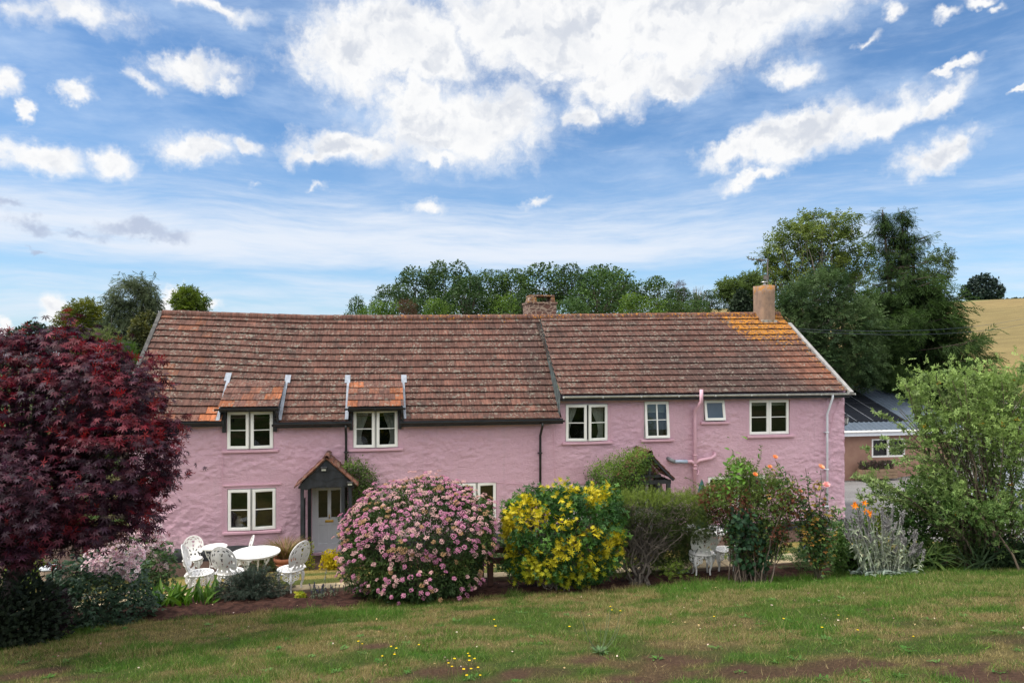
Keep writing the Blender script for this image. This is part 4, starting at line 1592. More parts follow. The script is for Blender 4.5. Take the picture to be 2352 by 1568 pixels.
def xform(t, pos=(0, 0, 0), ang=0.0, s=1.0, pitch=0.0, roll=0.0):
    v, f = t
    m = np.array(Matrix.Rotation(-ang, 3, 'Z') @ Matrix.Rotation(pitch, 3, 'X') @ Matrix.Rotation(roll, 3, 'Y'))
    return (v * s) @ m.T + np.array(pos), f


def join(ts):
    vs, fs, n = [], [], 0
    for v, f in ts:
        vs.append(v)
        fs.append(f + n)
        n += len(v)
    return np.concatenate(vs), np.concatenate(fs)


def T_pinnate(n=3, w=.42, l=.42, term=True):
    ts = []
    for k in range(n):
        y = .18 + .62 * k / max(n - 1, 1)
        for s in (-1, 1):
            ts.append(xform(T_leaf(w, .05, .15), (0, y, -.10 * y * y), s * radians(58), l * (1 - .15 * k / n)))
    if term:
        ts.append(xform(T_leaf(w, .05, .15), (0, .82, -.08), 0, l))
    return join(ts)


def T_whorl(n=5, w=.4, spread=60, l=1.0):
    return join([xform(T_leaf6(w), (0, 0, 0), 2 * pi * k / n, l, radians(90 - spread)) for k in range(n)])


def T_trifol(w=.5):
    return join([xform(T_leaf6(w), (0, .12, 0), radians(a), 1.0 if a == 0 else .85) for a in (-72, 0, 72)])


def T_spray(n=6, w=.20, l=.5, curl=.0):
    """a twig with narrow leaves or needles along it"""
    ts = []
    for k in range(n):
        y = .08 + .75 * k / n
        s = 1 if k % 2 else -1
        ts.append(xform(T_leaf(w, .03, .1), (0, y, -curl * y * y), s * radians(42), l, 0, s * .3))
    ts.append(xform(T_leaf(w, .03, .1), (0, .7, -curl * .5), 0, l * .8))
    return join(ts)


def T_blade(w=.05, bend=.35, n=4):
    v, f = [], []
    for k in range(n):
        t = k / n
        ww = w * (1 - t * t) * .5
        v += [[-ww, t * (1 - bend * t * .4), -bend * t * t], [ww, t * (1 - bend * t * .4), -bend * t * t]]
    v.append([0, 1 - bend * .45, -bend])
    for k in range(n - 1):
        a = 2 * k
        f += [[a, a + 1, a + 3], [a, a + 3, a + 2]]
    a = 2 * (n - 1)
    f.append([a, a + 1, a + 2])
    return np.array(v, float), np.array(f)


def T_flower(n=5, w=.9, cup=.25):
    return join([xform(T_leaf(w, .0, -cup), (0, 0, 0), 2 * pi * k / n, 1.0, radians(18)) for k in range(n)])


def scatter(mb, t, pos, d, n, size, col):
    """put template t at each position: d = direction it grows along, n = rough facing"""
    tv, tf = t
    pos = np.asarray(pos, float)
    N, k = len(pos), len(tv)
    if N == 0:
        return
    d = unit(np.broadcast_to(d, pos.shape))
    n = np.broadcast_to(n, pos.shape)
    s = np.cross(d, n)
    bad = np.linalg.norm(s, axis=1) < 1e-4
    s[bad] = np.cross(d[bad], [.3, .5, .81])
    s = unit(s)
    n = np.cross(s, d)
    size = np.broadcast_to(np.asarray(size, float), (N,))
    V = pos[:, None] + size[:, None, None] * (tv[None, :, 0:1] * s[:, None] + tv[None, :, 1:2] * d[:, None] + tv[None, :, 2:3] * n[:, None])
    fs = (tf[None] + (np.arange(N) * k)[:, None, None]).reshape(-1, tf.shape[1])
    col = np.broadcast_to(np.asarray(col, float), (N, 3))
    mb.add(V.reshape(-1, 3), [fs], np.repeat(col, k, 0))


def pal(rng, n, a, b, jit=.18, t=None):
    """n leaf colours between a and b"""
    t = rng.random(n) if t is None else np.clip(t + rng.normal(size=n) * .12, 0, 1)
    c = np.asarray(a) * (1 - t[:, None]) + np.asarray(b) * t[:, None]
    return np.clip(c * (1 + rng.normal(size=(n, 1)) * jit), .002, .95)


def blobs_px(lst, z):
    """crown lobes given where they show: (px, py, dz, rx, ry[, rdepth])"""
    out = []
    for b in lst:
        px, py, dz, rx, ry = b[:5]
        zz = z + dz
        s = zz / F
        rd = (b[5] if len(b) > 5 else rx) * s
        out.append((at_z(px, py, zz), np.array([rx * s, rd, ry * s])))
    return out


def shell(rng, n, blobs, bump=.22, freq=2.4, inner=.45, power=1.6, seed=0., lo=-1.0, reject=.72):
    """points in the outer part of a union of ellipsoids, with their outward normals"""
    wts = np.array([r[0] * r[2] + r[1] * r[2] + r[0] * r[1] for _, r in blobs])
    k = rng.choice(len(blobs), int(n * 1.9), p=wts / wts.sum())
    C = np.array([c for c, _ in blobs])[k]
    R = np.array([r for _, r in blobs])[k]
    u = rdir(rng, len(k))
    if lo > -1:
        u[:, 2] = np.where(u[:, 2] < lo, -u[:, 2], u[:, 2])
    lump = 1 + bump * 2 * (fbm(u * freq + k[:, None] * 7.7 + seed, 3) - .5)
    rad = 1 - inner * rng.random(len(k)) ** power
    P = C + u * R * (lump * rad)[:, None]
    inside = np.zeros(len(k), int)
    for q, (c, r) in enumerate(blobs):
        e = np.linalg.norm((P - c) / r, axis=1)
        inside += ((e < reject) & (k != q)).astype(int)
    ok = inside == 0
    P, u, R, k, rad = P[ok][:n], u[ok][:n], R[ok][:n], k[ok][:n], rad[ok][:n]
    return P, unit(u / R), k, rad


def bez(a, b, c, n=8):
    t = np.linspace(0, 1, n)[:, None]
    return (1 - t) ** 2 * a + 2 * t * (1 - t) * b + t * t * c


def stems(mb, rng, base, tips, r0, r1, spread=.1, up=.5, n=8, seg=6, wig=.02, col=None):
    """curved stems from round about the base to each tip"""
    pls = []
    for tp in tips:
        a = base + np.array([rng.normal() * spread, rng.normal() * spread, 0])
        m = a * (1 - up) + np.array([a[0] * .55 + tp[0] * .45, a[1] * .55 + tp[1] * .45, tp[2]]) * up
        p = bez(a, m, np.asarray(tp), n)
        p[1:-1] += rng.normal(size=(n - 2, 3)) * wig
        mb.tube(p, np.linspace(r0, r1, n), seg, col, False)
        pls.append(p)
    return pls


def along(rng, pls, n, lo=.25, hi=1.0):
    """n random points on polylines, with tangents"""
    k = rng.integers(0, len(pls), n)
    P, Tn = np.zeros((n, 3)), np.zeros((n, 3))
    t = lo + (hi - lo) * rng.random(n)
    for q, pl in enumerate(pls):
        s = np.where(k == q)[0]
        if len(s) == 0:
            continue
        m = len(pl) - 1
        x = np.clip(t[s] * m, 0, m - 1e-6)
        i = x.astype(int)
        f = (x - i)[:, None]
        P[s] = pl[i] * (1 - f) + pl[i + 1] * f
        Tn[s] = unit(pl[i + 1] - pl[i])
    return P, Tn, t


def mound(base, rx, ry, h, lift=.0):
    return [(np.asarray(base) + np.array([0, 0, h * .38 + lift]), np.array([rx, ry, h * .64]))]


def no_buried(P, *arrs, m=.02):
    ok = P[:, 2] > hgt(P[:, 0], P[:, 1]) + m
    return (P[ok],) + tuple(a[ok] for a in arrs)

# ---------------------------------------------------------------- white cast garden furniture
def lace(poly_in, hole, step, x0, x1, z0, z1):
    """flat cells of a pierced casting: inside the outline and not in a hole"""
    xs, zs = np.arange(x0, x1 + step, step), np.arange(z0, z1 + step, step)
    X, Z = np.meshgrid(xs, zs)
    cx, cz = (X[:-1, :-1] + X[1:, 1:]) / 2, (Z[:-1, :-1] + Z[1:, 1:]) / 2
    keep = poly_in(cx, cz) & ~hole(cx, cz)
    n = len(xs)
    i = (np.arange(len(zs) - 1)[:, None] * n + np.arange(n - 1)[None, :])
    f = np.stack([i, i + 1, i + n + 1, i + n], -1)[keep]
    used, inv = np.unique(f, return_inverse=True)
    return X.ravel()[used], Z.ravel()[used], inv.reshape(-1, 4)


def chair_leg(ang, R=.17, h=.43):
    mb = MB()
    d = np.array([cos(ang), sin(ang), 0])
    s = np.array([-sin(ang), cos(ang), 0])
    p = np.array([d * (R - .01) + [0, 0, h], d * (R + .035) + [0, 0, h - .06], d * (R + .03) + [0, 0, h - .18], d * (R - .005) + [0, 0, .16], d * (R + .01) + [0, 0, .05], d * (R + .045) + [0, 0, .0]])
    t = np.linspace(0, 1, 18)
    pp = np.stack([np.interp(t, np.linspace(0, 1, 6), p[:, q]) for q in range(3)], 1)
    pp[1:-1] = (pp[:-2] + 2 * pp[1:-1] + pp[2:]) / 4
    rr = np.interp(t, [0, .2, .6, .9, 1], [.030, .026, .016, .014, .020])
    mb.tube(pp, rr, 8)
    for sg in (-1, 1):                     # pierced scroll on either side of the leg head
        c = d * (R + .012) + s * sg * .075 + np.array([0, 0, h - .075])
        for r_ in (.056, .026):
            a = np.linspace(0, 2 * pi, 17)
            mb.tube([c + r_ * (np.cos(q) * s + np.sin(q) * np.array([0, 0, 1.])) for q in a], .0095, 5)
        for q in np.arange(6) * pi / 3:
            e = np.cos(q) * s + np.sin(q) * np.array([0, 0, 1.])
            mb.beam(c + e * .022, c + e * .056, .012, .012, (.3, .4, .8))
        mb.beam(c + s * sg * .03 + np.array([0, 0, .05]), c + s * sg * .085 + np.array([0, 0, .066]), .014, .03, (0, 0, 1))
        mb.beam(c - s * sg * .01 + np.array([0, 0, -.055]), d * (R + .02) + np.array([0, 0, h - .20]), .016, .02, (.2, .3, .9))
    return mb


def make_chair(label):
    t = thing('garden_chair', (0, 0, 0), label, 'chair', 'white cast garden chairs')
    rs, hs = .215, .45
    # seat
    mb = MB()

    def inside(x, z):
        return np.hypot(x, z) < rs

    def hole(x, z):
        r, a = np.hypot(x, z), np.arctan2(z, x)
        return ((r > .065) & (r < .105) & (np.cos(a * 10) > -.1)) | ((r > .125) & (r < .170) & (np.cos(a * 16) > .1)) | ((r > .02) & (r < .045) & (np.cos(a * 6) > .2))
    X, Z, f = lace(inside, hole, .0085, -rs, rs, -rs, rs)
    mb.add(np.stack([X, Z, np.full(len(X), hs - .006)], 1), [f[:, ::-1]])
    mb.add(np.stack([X, Z, np.full(len(X), hs + .004)], 1), [f])
    a = np.linspace(0, 2 * pi, 41)
    mb.tube([(rs * cos(q), rs * sin(q), hs) for q in a], .013, 8)
    mb.build('seat', M['white_metal'], t)
    # tall shell-shaped back, pierced in a fan
    cz, hw, hh = .255, .235, .245

    def outline(x, z):
        e = (x / hw) ** 2 + ((z - cz) / hh) ** 2 < 1
        neck = (np.abs(x) < .10 + .05 * np.clip((.10 - z) / .1, 0, 1)) & (z < .2) & (z >= 0)
        curl = (np.hypot(np.abs(x) - .175, z - .13) < .045)
        return (e & (z > .12)) | neck | curl

    def hole2(x, z):
        zz = z - .06
        r, a = np.hypot(x, zz), np.arctan2(x, zz)
        e = np.sqrt((x / hw) ** 2 + ((z - cz) / hh) ** 2)
        rim = (e > .66) & (e < .90) & (z > .16)
        h = rim & (((np.cos(a * 21) > .1) & (e > .79)) | ((np.cos(a * 21 + pi) > .1) & (e < .76)))
        fan = (e < .60) & (r > .07)
        h |= fan & (np.cos(a * 9) > .62) & (np.sin(r * 70) > -.55)
        h |= (np.abs(np.abs(x) - .045) < .02) & (z > .035) & (z < .075)
        return h
    X, Z, f = lace(outline, hole2, .0085, -hw - .02, hw + .02, 0, cz + hh + .01)
    y = lambda x, z: .155 + .24 * z - .9 * x * x + .03 * np.sin(z * 6)
    mb = MB()
    for off, fl in ((.0, f), (.011, f[:, ::-1])):
        mb.add(np.stack([X, y(X, Z) + off, hs + .005 + Z], 1), [fl])
    an = np.linspace(-.95, 2 * pi - .0 - pi + .95, 40) - 0
    an = np.linspace(-.62, pi + .62, 40)
    e = np.stack([hw * np.cos(an), cz + hh * np.sin(an)], 1)
    mb.tube(np.stack([e[:, 0], y(e[:, 0], e[:, 1]) + .005, hs + .005 + e[:, 1]], 1), .0095, 6)
    for sg in (-1, 1):
        q = np.linspace(0, 1.6 * pi, 14)
        cxy = np.stack([sg * (.165 + .035 * np.cos(q)), .125 - .035 * np.sin(q)], 1)
        mb.tube(np.stack([cxy[:, 0], y(cxy[:, 0], cxy[:, 1]) + .005, hs + .005 + cxy[:, 1]], 1), .009, 6)
        # little arm pieces joining back and seat
        mb.prism([(.10, hs), (.19, hs), (.185, hs + .025), (.15, hs + .045), (.125, hs + .075), (.10, hs + .08)], sg * .165 - .006, sg * .165 + .006, axis=0)
    mb.build('backrest', M['white_metal'], t)
    for k in range(4):
        chair_leg(pi / 4 + k * pi / 2).build('leg', M['white_metal'], t, True)
    return t


def make_table(label, r=.42, h=.72):
    t = thing('garden_table', (0, 0, 0), label, 'table', 'white cast garden tables')
    mb = MB()

    def hole(x, z):
        q, a = np.hypot(x, z) / r, np.arctan2(z, x)
        ring = np.floor(q * 9)
        return (q > .10) & (q < .92) & (np.cos(a * (6 + 5 * ring) + ring * 1.7) > .35) & (np.abs(q * 9 - ring - .5) < .30)
    X, Z, f = lace(lambda x, z: np.hypot(x, z) < r, hole, .0095, -r, r, -r, r)
    mb.add(np.stack([X, Z, np.full(len(X), h - .006)], 1), [f[:, ::-1]])
    mb.add(np.stack([X, Z, np.full(len(X), h + .004)], 1), [f])
    a = np.linspace(0, 2 * pi, 49)
    mb.tube([(r * cos(q), r * sin(q), h) for q in a], .015, 8)
    mb.tube([(r * .97 * cos(q), r * .97 * sin(q), h - .025) for q in a], .009, 6)
    mb.build('tabletop', M['white_metal'], t)
    mb = MB()
    for z_, rr in ((.22, r * .30),):
        mb.tube([(rr * cos(q), rr * sin(q), z_) for q in a], .010, 6)
        for k in range(3):
            q = k * 2 * pi / 3 + .5
            mb.beam((0, 0, z_), (rr * 1.35 * cos(q), rr * 1.35 * sin(q), z_), .02, .014)
        mb.lathe([(.045, -.012), (.05, 0), (.02, .02)], (0, 0, z_), 12)
    mb.build('stretcher', M['white_metal'], t)
    for k in range(3):
        q = k * 2 * pi / 3 + .5
        d = np.array([cos(q), sin(q), 0])
        P = np.array([d * r * .80 + [0, 0, h - .02], d * r * .72 + [0, 0, h - .16], d * r * .42 + [0, 0, h - .33], d * r * .34 + [0, 0, .28], d * r * .52 + [0, 0, .10], d * r * .86 + [0, 0, .0]])
        tt = np.linspace(0, 1, 20)
        pp = np.stack([np.interp(tt, np.linspace(0, 1, 6), P[:, c]) for c in range(3)], 1)
        for _ in range(2):
            pp[1:-1] = (pp[:-2] + 2 * pp[1:-1] + pp[2:]) / 4
        mb = MB()
        mb.tube(pp, np.interp(tt, [0, .5, 1], [.02, .014, .018]), 8)
        c = d * r * .60 + np.array([0, 0, h - .20])
        for rr in (.05, .03):
            aa = np.linspace(.6, 2 * pi, 14)
            mb.tube([c - d * .02 + rr * (np.cos(e) * d + np.sin(e) * np.array([0, 0, 1.])) for e in aa], .009, 5)
        mb.build('leg', M['white_metal'], t, True)
    return t


# chairs stand upright on the slope, set a little into it
def seat_at(px, py, z):
    p = at_z(px, py, z)
    return p


chair0 = make_chair('tall white pierced garden chair left of the round table on the lawn, facing right')


def place(o, px, z, rot, dz=0.0):
    p = at_z(px, 1300, z)
    o.location = (p[0], p[1], gz(p[0], p[1]) + dz)
    o.rotation_euler = (0, 0, rot)


def face(px, z, px2, z2):
    """rotation so that a chair at the first spot looks at the second (a chair looks along -Y)"""
    a, b = at_z(px, 1300, z), at_z(px2, 1300, z2)
    return math.atan2(b[1] - a[1], b[0] - a[0]) + pi / 2


TB = (588, 12.7)
place(chair0, 459, 11.8, radians(97), -.02)
for px, z, rot, lab in ((530, 11.75, radians(158), 'white pierced garden chair seen from behind, nearest the round table edge'),
                        (668, 11.75, radians(-128), 'white pierced garden chair right of the round lawn table, its back to the viewer'),
                        (443, 17.2, radians(12), 'small looking white garden chair by the pink wall, facing the camera'),
                        (556, 17.3, radians(-75), 'white garden chair under the ground floor window, turned sideways'),
                        (1612, 12.45, radians(165), 'white garden chair half hidden behind the bare stemmed hedge'),
                        (1668, 12.7, radians(-120), 'white garden chair behind the dense berried bush, legs showing')):
    c = dup(chair0, (0, 0, 0), 0, lab)
    place(c, px, z, rot, -.02)
table0 = make_table('large round white pierced garden table on the sloping lawn')
place(table0, TB[0], TB[1], .3, -.02)
tb2 = dup(table0, (0, 0, 0), 0, 'small round white garden table near the wall under the window', (.70, .70, .97))
place(tb2, 493, 17.4, 1.1)
tb3 = dup(table0, (0, 0, 0), 0, 'round white garden table with a closed green parasol, behind the hedge')
place(tb3, 1618, 13.5, .9)
# closed green parasol standing in the middle of that table
p = at_z(1612, 1300, 13.5)
pz = gz(p[0], p[1])
ztip = at_z(1612, 1100, 13.5)[2]
t = thing('parasol', (p[0], p[1], pz), 'closed dark green parasol beside the pink soil pipe', 'parasol')
MB().tube([(p[0], p[1], pz), (p[0], p[1], ztip - .02)], .019, 8).build('pole', M['black_paint'], t, True)
n, m_ = 32, 12
an = np.arange(n) * 2 * pi / n
vs = []
for q in range(m_):
    u = q / (m_ - 1)
    r = np.interp(u, [0, .1, .35, .55, .8, 1], [.005, .045, .085, .07, .085, .11])
    vs.append(np.stack([p[0] + r * (1 + .22 * np.cos(an * 8 + u) * min(1, u * 3)) * np.cos(an), p[1] + r * (1 + .22 * np.cos(an * 8 + u) * min(1, u * 3)) * np.sin(an), np.full(n, ztip - u * 1.0)], 1))
i, j = np.arange(n), (np.arange(n) + 1) % n
MB().add(np.concatenate(vs), [np.concatenate([np.stack([r * n + i, (r + 1) * n + i, (r + 1) * n + j, r * n + j], 1) for r in range(m_ - 1)])]).build('canopy', simple('parasol_cloth', (.022, .085, .075), (.015, .06, .055), 8, .85), t, True)

# ---------------------------------------------------------------- sundial on its brick pedestal
p = at_z(118, 1340, 12.6)
b = gpt(p[0], p[1])
zt = at_z(118, 1301, 12.6)[2]
t = thing('sundial', b, 'sundial on a round stone block pedestal beyond the dark red maple', 'sundial')
mb = MB()
nl = 7
hh = (zt - .03 - b[2] + .05) / nl
for k in range(nl):
    r = .135 + .012 * abs(k - 3) ** 1.1
    for q in range(7):
        a0 = q * 2 * pi / 7 + (k % 2) * .45 + .02
        a1 = a0 + 2 * pi / 7 - .05
        aa = np.linspace(a0, a1, 5)
        z0, z1 = b[2] - .05 + k * hh + .006, b[2] - .05 + (k + 1) * hh - .006
        g = .8 + .3 * ((q * 7 + k * 3) % 5) / 5
        outer = [(b[0] + r * cos(u), b[1] + r * sin(u)) for u in aa]
        inner = [(b[0] + (r - .05) * cos(u), b[1] + (r - .05) * sin(u)) for u in aa[::-1]]
        mb.prism(outer + inner, z0, z1, 2, (g, g * .95, g * .88))
mb.lathe([(.105, b[2] - .05), (.105, zt - .03)], (b[0], b[1], 0), 14, (.6, .58, .55))
mb.build('pedestal', simple('pedestal_stone', (.42, .33, .26), (.33, .25, .19), 10, .9, .4, 60, attr=True), t)
mb = MB().lathe([(.12, -.035), (.18, -.03), (.19, -.012), (.185, 0), (.02, .004)], (b[0], b[1], zt), 28)
dl = mb.build('dial', simple('dial_stone', (.48, .50, .52), (.36, .38, .40), 9, .8, .3, 50), t, True)
MB().prism([(b[0] - .03, zt + .002), (b[0] + .06, zt + .002), (b[0] - .055, zt + .105)], b[1] - .006, b[1] + .006).build('gnomon', simple('gnomon', (.12, .14, .16), (.09, .10, .12), 6, .5, metal=.5), dl)

# ---------------------------------------------------------------- terracotta pot, black pots
p = at_z(655, 1260, 17.7)
b = gpt(p[0], p[1])
mb = MB()
mb.lathe([(.19, -.02), (.25, .26), (.285, .27), (.29, .36), (.26, .365), (.25, .33), (.0, .32)], b, 24)
for z_ in (.10, .17):
    mb.lathe([(.215 + z_ * .22, z_), (.225 + z_ * .22, z_ + .02), (.215 + z_ * .22, z_ + .04)], b, 24)
POT = b + np.array([0, 0, .33])
tag(mb.build('flower_pot', simple('terracotta', (.42, .16, .085), (.36, .13, .07), 6, .85, .2, 30), None, True, origin=b), 'terracotta pot beside the left porch, planted with a tuft of grass', 'flower pot')
for px, z, r, lab in ((1958, 12.6, .16, 'black plastic plant pot behind the silvery lamb ear spikes, left one'), (2026, 12.9, .20, 'wide black plastic plant pot behind the silvery spikes, right one')):
    p = at_z(px, 1290, z)
    b = gpt(p[0], p[1])
    mb = MB().lathe([(r * .8, -.03), (r, .26), (r * 1.06, .27), (r * 1.06, .31), (r * .98, .31), (r * .95, .27), (0, .27)], b, 20)
    tag(mb.build('plant_pot', M['black_plastic'], None, True, origin=b), lab, 'plant pot', 'black plant pots')

# ---------------------------------------------------------------- brown wooden fence panel between the bushes
pa, pb = at_z(1126, 1326, 11.9), at_z(1332, 1316, 12.15)
t = thing('wooden_fence', gpt(pa[0], pa[1]), 'short brown stained post and rail fence between the two big bushes', 'fence')
wood = simple('stained_wood', (.085, .035, .022), (.055, .024, .016), 5, .7, .4, 20, stretch=(.4, .4, 3))
for q in (0, 1):
    p = pa if q == 0 else pb
    z0 = gz(p[0], p[1]) - .1
    MB().box((p[0] - .05, p[1] - .05, z0), (p[0] + .05, p[1] + .05, at_z(1126, 1212, 11.9)[2])).build('post', wood, t, bevel=.006)
p = pa + np.array([-.14, .02, 0])
MB().box((p[0] - .03, p[1] - .03, gz(p[0], p[1]) - .1), (p[0] + .03, p[1] + .03, at_z(1126, 1240, 11.9)[2])).build('post', wood, t, bevel=.006)
for py in (1263, 1287):
    za, zb = at_z(1126, py, 11.9)[2], at_z(1332, py - 6, 12.15)[2]
    MB().beam((pa[0] + .05, pa[1], za), (pb[0] - .05, pb[1], zb), .03, .10, (0, 1, 0) if False else (0, 0, 1)).build('rail', wood, t)

# ---------------------------------------------------------------- outbuilding with solar panels
bz = at_z(1960, 1100, 36)[2]
t = thing('outbuilding', at_z(2050, 1100, 38), 'low brown rendered outbuilding with grey metal roof and solar panels', 'outbuilding')
A = at_z(1880, 1100, 36.0)
B = at_z(2180, 1100, 37.5)
u = unit((B - A) * np.array([1, 1, 0]))
nrm = np.array([-u[1], u[0], 0])                       # away from the viewer
Lw = 9.0
zg = -1.7
ze = at_z(1960, 1000, 36)[2]
P0 = A * np.array([1, 1, 0])


def ob(a, b, z):
    q = P0 + u * a + nrm * b
    return (q[0], q[1], z)


def obox(mb, a0, a1, b0, b1, z0, z1, col=None):
    v = [ob(a0, b0, z0), ob(a1, b0, z0), ob(a1, b1, z0), ob(a0, b1, z0), ob(a0, b0, z1), ob(a1, b0, z1), ob(a1, b1, z1), ob(a0, b1, z1)]
    return mb.add(v, [[[0, 3, 2, 1], [4, 5, 6, 7], [0, 1, 5, 4], [1, 2, 6, 5], [2, 3, 7, 6], [3, 0, 4, 7]]], col)


def ua(px, py=1040):
    """distance along the outbuilding front of a photograph pixel"""
    r = ray(px, py)
    # camera + r*s on the vertical plane of the front wall
    s = np.dot(P0 - np.array([0, -D, 0]), nrm) / np.dot(r, nrm)
    return float(np.dot(np.array([0, -D, H]) + r * s - P0, u)), float(H + r[2] * s)


aL, aR = -3.0, ua(2185)[0]
wl, wr = ua(2002, 1008), ua(2078, 1048)
mb = MB()
for a0, a1, z0, z1 in ((aL, wl[0], zg, ze), (wr[0], aR, zg, ze), (wl[0], wr[0], zg, wr[1]), (wl[0], wr[0], wl[1], ze)):
    obox(mb, a0, a1, 0, .3, z0, z1)
obox(mb, aL, aL + .3, .3, 10, zg, ze); obox(mb, aR - .3, aR, .3, 10, zg, ze)
mb.add([ob(aR, 0, ze), ob(aR, 10.3, ze), ob(aR, 5.2, at_z(1955, 890, 40)[2] - .05)], [[[0, 1, 2]]]); obox(mb, aL, aR, 10, 10.3, zg, ze)
mb.build('wall', simple('brown_render', (.34, .20, .145), (.30, .17, .125), 3, .9, .3, 30), t)
mb = MB()
z0, z1 = wr[1], wl[1]
for a0, a1, q0, q1 in ((wl[0], wr[0], z0, z0 + .09), (wl[0], wr[0], z1 - .07, z1), (wl[0], wl[0] + .08, z0 + .09, z1 - .07), (wr[0] - .08, wr[0], z0 + .09, z1 - .07), ((wl[0] + wr[0]) / 2 - .07, (wl[0] + wr[0]) / 2 + .05, z0 + .09, z1 - .07)):
    obox(mb, a0, a1, -.02, .06, q0, q1)
wn = mb.build('window', M['white_paint'], t)
mb = MB()
obox(mb, wl[0] + .08, wr[0] - .08, .10, .12, z0 + .09, z1 - .07)
mb.build('pane', simple('dark_window', (.012, .014, .016), (.02, .022, .024), 2, .06), wn)
mb = MB()
obox(mb, aL - .3, aR + .3, -.5, -.46, ze - .02, ze + .25)
obox(mb, aL - .3, aR + .3, -.46, .0, ze - .02, ze + .02)
mb.build('fascia', simple('white_fascia', (.74, .77, .82), (.68, .71, .76), 3, .5), t)
mb = MB()
mb.tube([ob(aL - .3, -.56, ze + .22), ob(aR + .35, -.56, ze + .22)], .06, 8)
mb.build('gutter', M['white_paint'], t)
# ribbed metal roof with a plain gable end
zr_ = at_z(1955, 890, 40)[2]
bR = 5.2
hip = aR + .4
ncor = 240
mb = MB()
aa = np.linspace(aL - .3, aR + .4, ncor * 2)
for q in range(len(aa) - 1):
    for side in (0, 1):
        pass
corr = lambda a: .055 * np.clip(np.abs(((a / .30) % 1) * 2 - 1) * 2.2 - 1.2, 0, 1)
tA = np.ones(len(aa))
lo = np.array([ob(a, -.58, ze + .26 + corr(a)) for a in aa])
hi = np.array([ob(a, -.58 + (bR + .58) * k, ze + .26 + (zr_ - ze - .26) * k + corr(a)) for a, k in zip(aa, tA)])
q = np.arange(len(aa) - 1)
mb.add(np.concatenate([lo, hi]), [np.stack([q, q + 1, q + 1 + len(aa), q + len(aa)], 1)])
# hip end and back
v = [ob(aR + .4, 11, ze + .26), ob(hip, bR, zr_), ob(aL - .3, bR, zr_), ob(aL - .3, 11, ze + .26)]
mb.add(v, [[[0, 3, 2, 1]]])
mb.build('roof', simple('metal_roof', (.085, .11, .145), (.07, .092, .12), 4, .45, spec=.4), t)
sp = MB()


def on_roof(a, k, l):
    return ob(a, -.58 + (bR + .58) * k, ze + .26 + (zr_ - ze - .26) * k + l)


rows, cols = 4, 6
kk = np.linspace(.16, .93, rows + 1)
for r in range(rows):
    a1 = ua(2092, 975)[0]
    for c in range(10):
        a0 = a1 - .98
        m_ = MB()
        v = [on_roof(a0, kk[r] + .006, .10), on_roof(a1 - .03, kk[r] + .006, .10), on_roof(a1 - .03, kk[r + 1] - .006, .10), on_roof(a0, kk[r + 1] - .006, .10)]
        v2 = [on_roof(a0, kk[r] + .006, .05), on_roof(a1 - .03, kk[r] + .006, .05), on_roof(a1 - .03, kk[r + 1] - .006, .05), on_roof(a0, kk[r + 1] - .006, .05)]
        m_.add(v + v2, [[[0, 1, 2, 3], [4, 5, 1, 0], [5, 6, 2, 1], [7, 4, 0, 3]]])
        if 'solar' not in M:
            mm, w, bs, out = mat_new('solar_panel')
            bs.inputs['Base Color'].default_value = (.014, .016, .022, 1)
            bs.inputs['Roughness'].default_value = .22
            M['solar'] = mm
        m_.build('solar_panel', M['solar'], t)
        a1 = a0 - .03
mb = MB()
for c in range(9):
    a = ua(2092, 975)[0] - .015 - 1.01 * (c + 1)
    mb.beam(on_roof(a, .93, .105), on_roof(a, .16, .105), .03, .02)
mb.build('panel_rail', simple('alu_rail', (.5, .52, .55), (.45, .47, .5), 4, .35, metal=.7), t)
# wooden planter under its window, with plants
pa_, pb_ = ua(1958, 1080), ua(2038, 1080)
mb = MB()
zb0, zb1 = at_z(1990, 1101, 35.6)[2], at_z(1990, 1079, 35.6)[2]
for k in range(3):
    z0 = zb0 + (zb1 - zb0) * k / 3
    obox(mb, pa_[0], pb_[0], -.75, -.71, z0, z0 + (zb1 - zb0) / 3 - .015)
    obox(mb, pa_[0], pa_[0] + .04, -.71, -.25, z0, z0 + (zb1 - zb0) / 3 - .015); obox(mb, pb_[0] - .04, pb_[0], -.71, -.25, z0, z0 + (zb1 - zb0) / 3 - .015)
obox(mb, pa_[0] + .04, pb_[0] - .04, -.71, -.25, zb0, zb1 - .06)
tag(mb.build('planter', simple('planter_wood', (.26, .18, .11), (.20, .13, .08), 6, .85, .3, 20)), 'long wooden planter box standing against the brown outbuilding', 'planter')
rng = np.random.default_rng(44)
mb = MB()
c0 = np.array(ob((pa_[0] + pb_[0]) / 2, -.48, zb1 - .05))
n = 900
P = c0 + (rng.random((n, 3)) - .5) * np.array([1, 0, 0]) * 0 + (rng.random(n)[:, None] - .5) * u * (pb_[0] - pa_[0]) * .92 + rng.normal(size=(n, 3)) * .04
P[:, 2] = c0[2] + rng.random(n) ** 1.5 * .36
scatter(mb, T_spray(6, .3, .5), P, unit(rdir(rng, n) * .6 + np.array([0, 0, 1.])), rdir(rng, n), rng.uniform(.08, .18, n), pal(rng, n, (.06, .07, .035), (.11, .07, .08)))
mb.add(np.array(ob((pa_[0] + pb_[0]) / 2 + .5, -.5, zb1 + .2)) + np.array([[-.05, 0, 0], [.05, 0, 0], [.05, 0, .08], [-.05, 0, .08]]), [[[0, 1, 2, 3]]], (.75, .75, .75))
tag(mb.build('planter_plants', M['leaf']), 'low dark heathery plants filling the long wooden planter', 'plants')

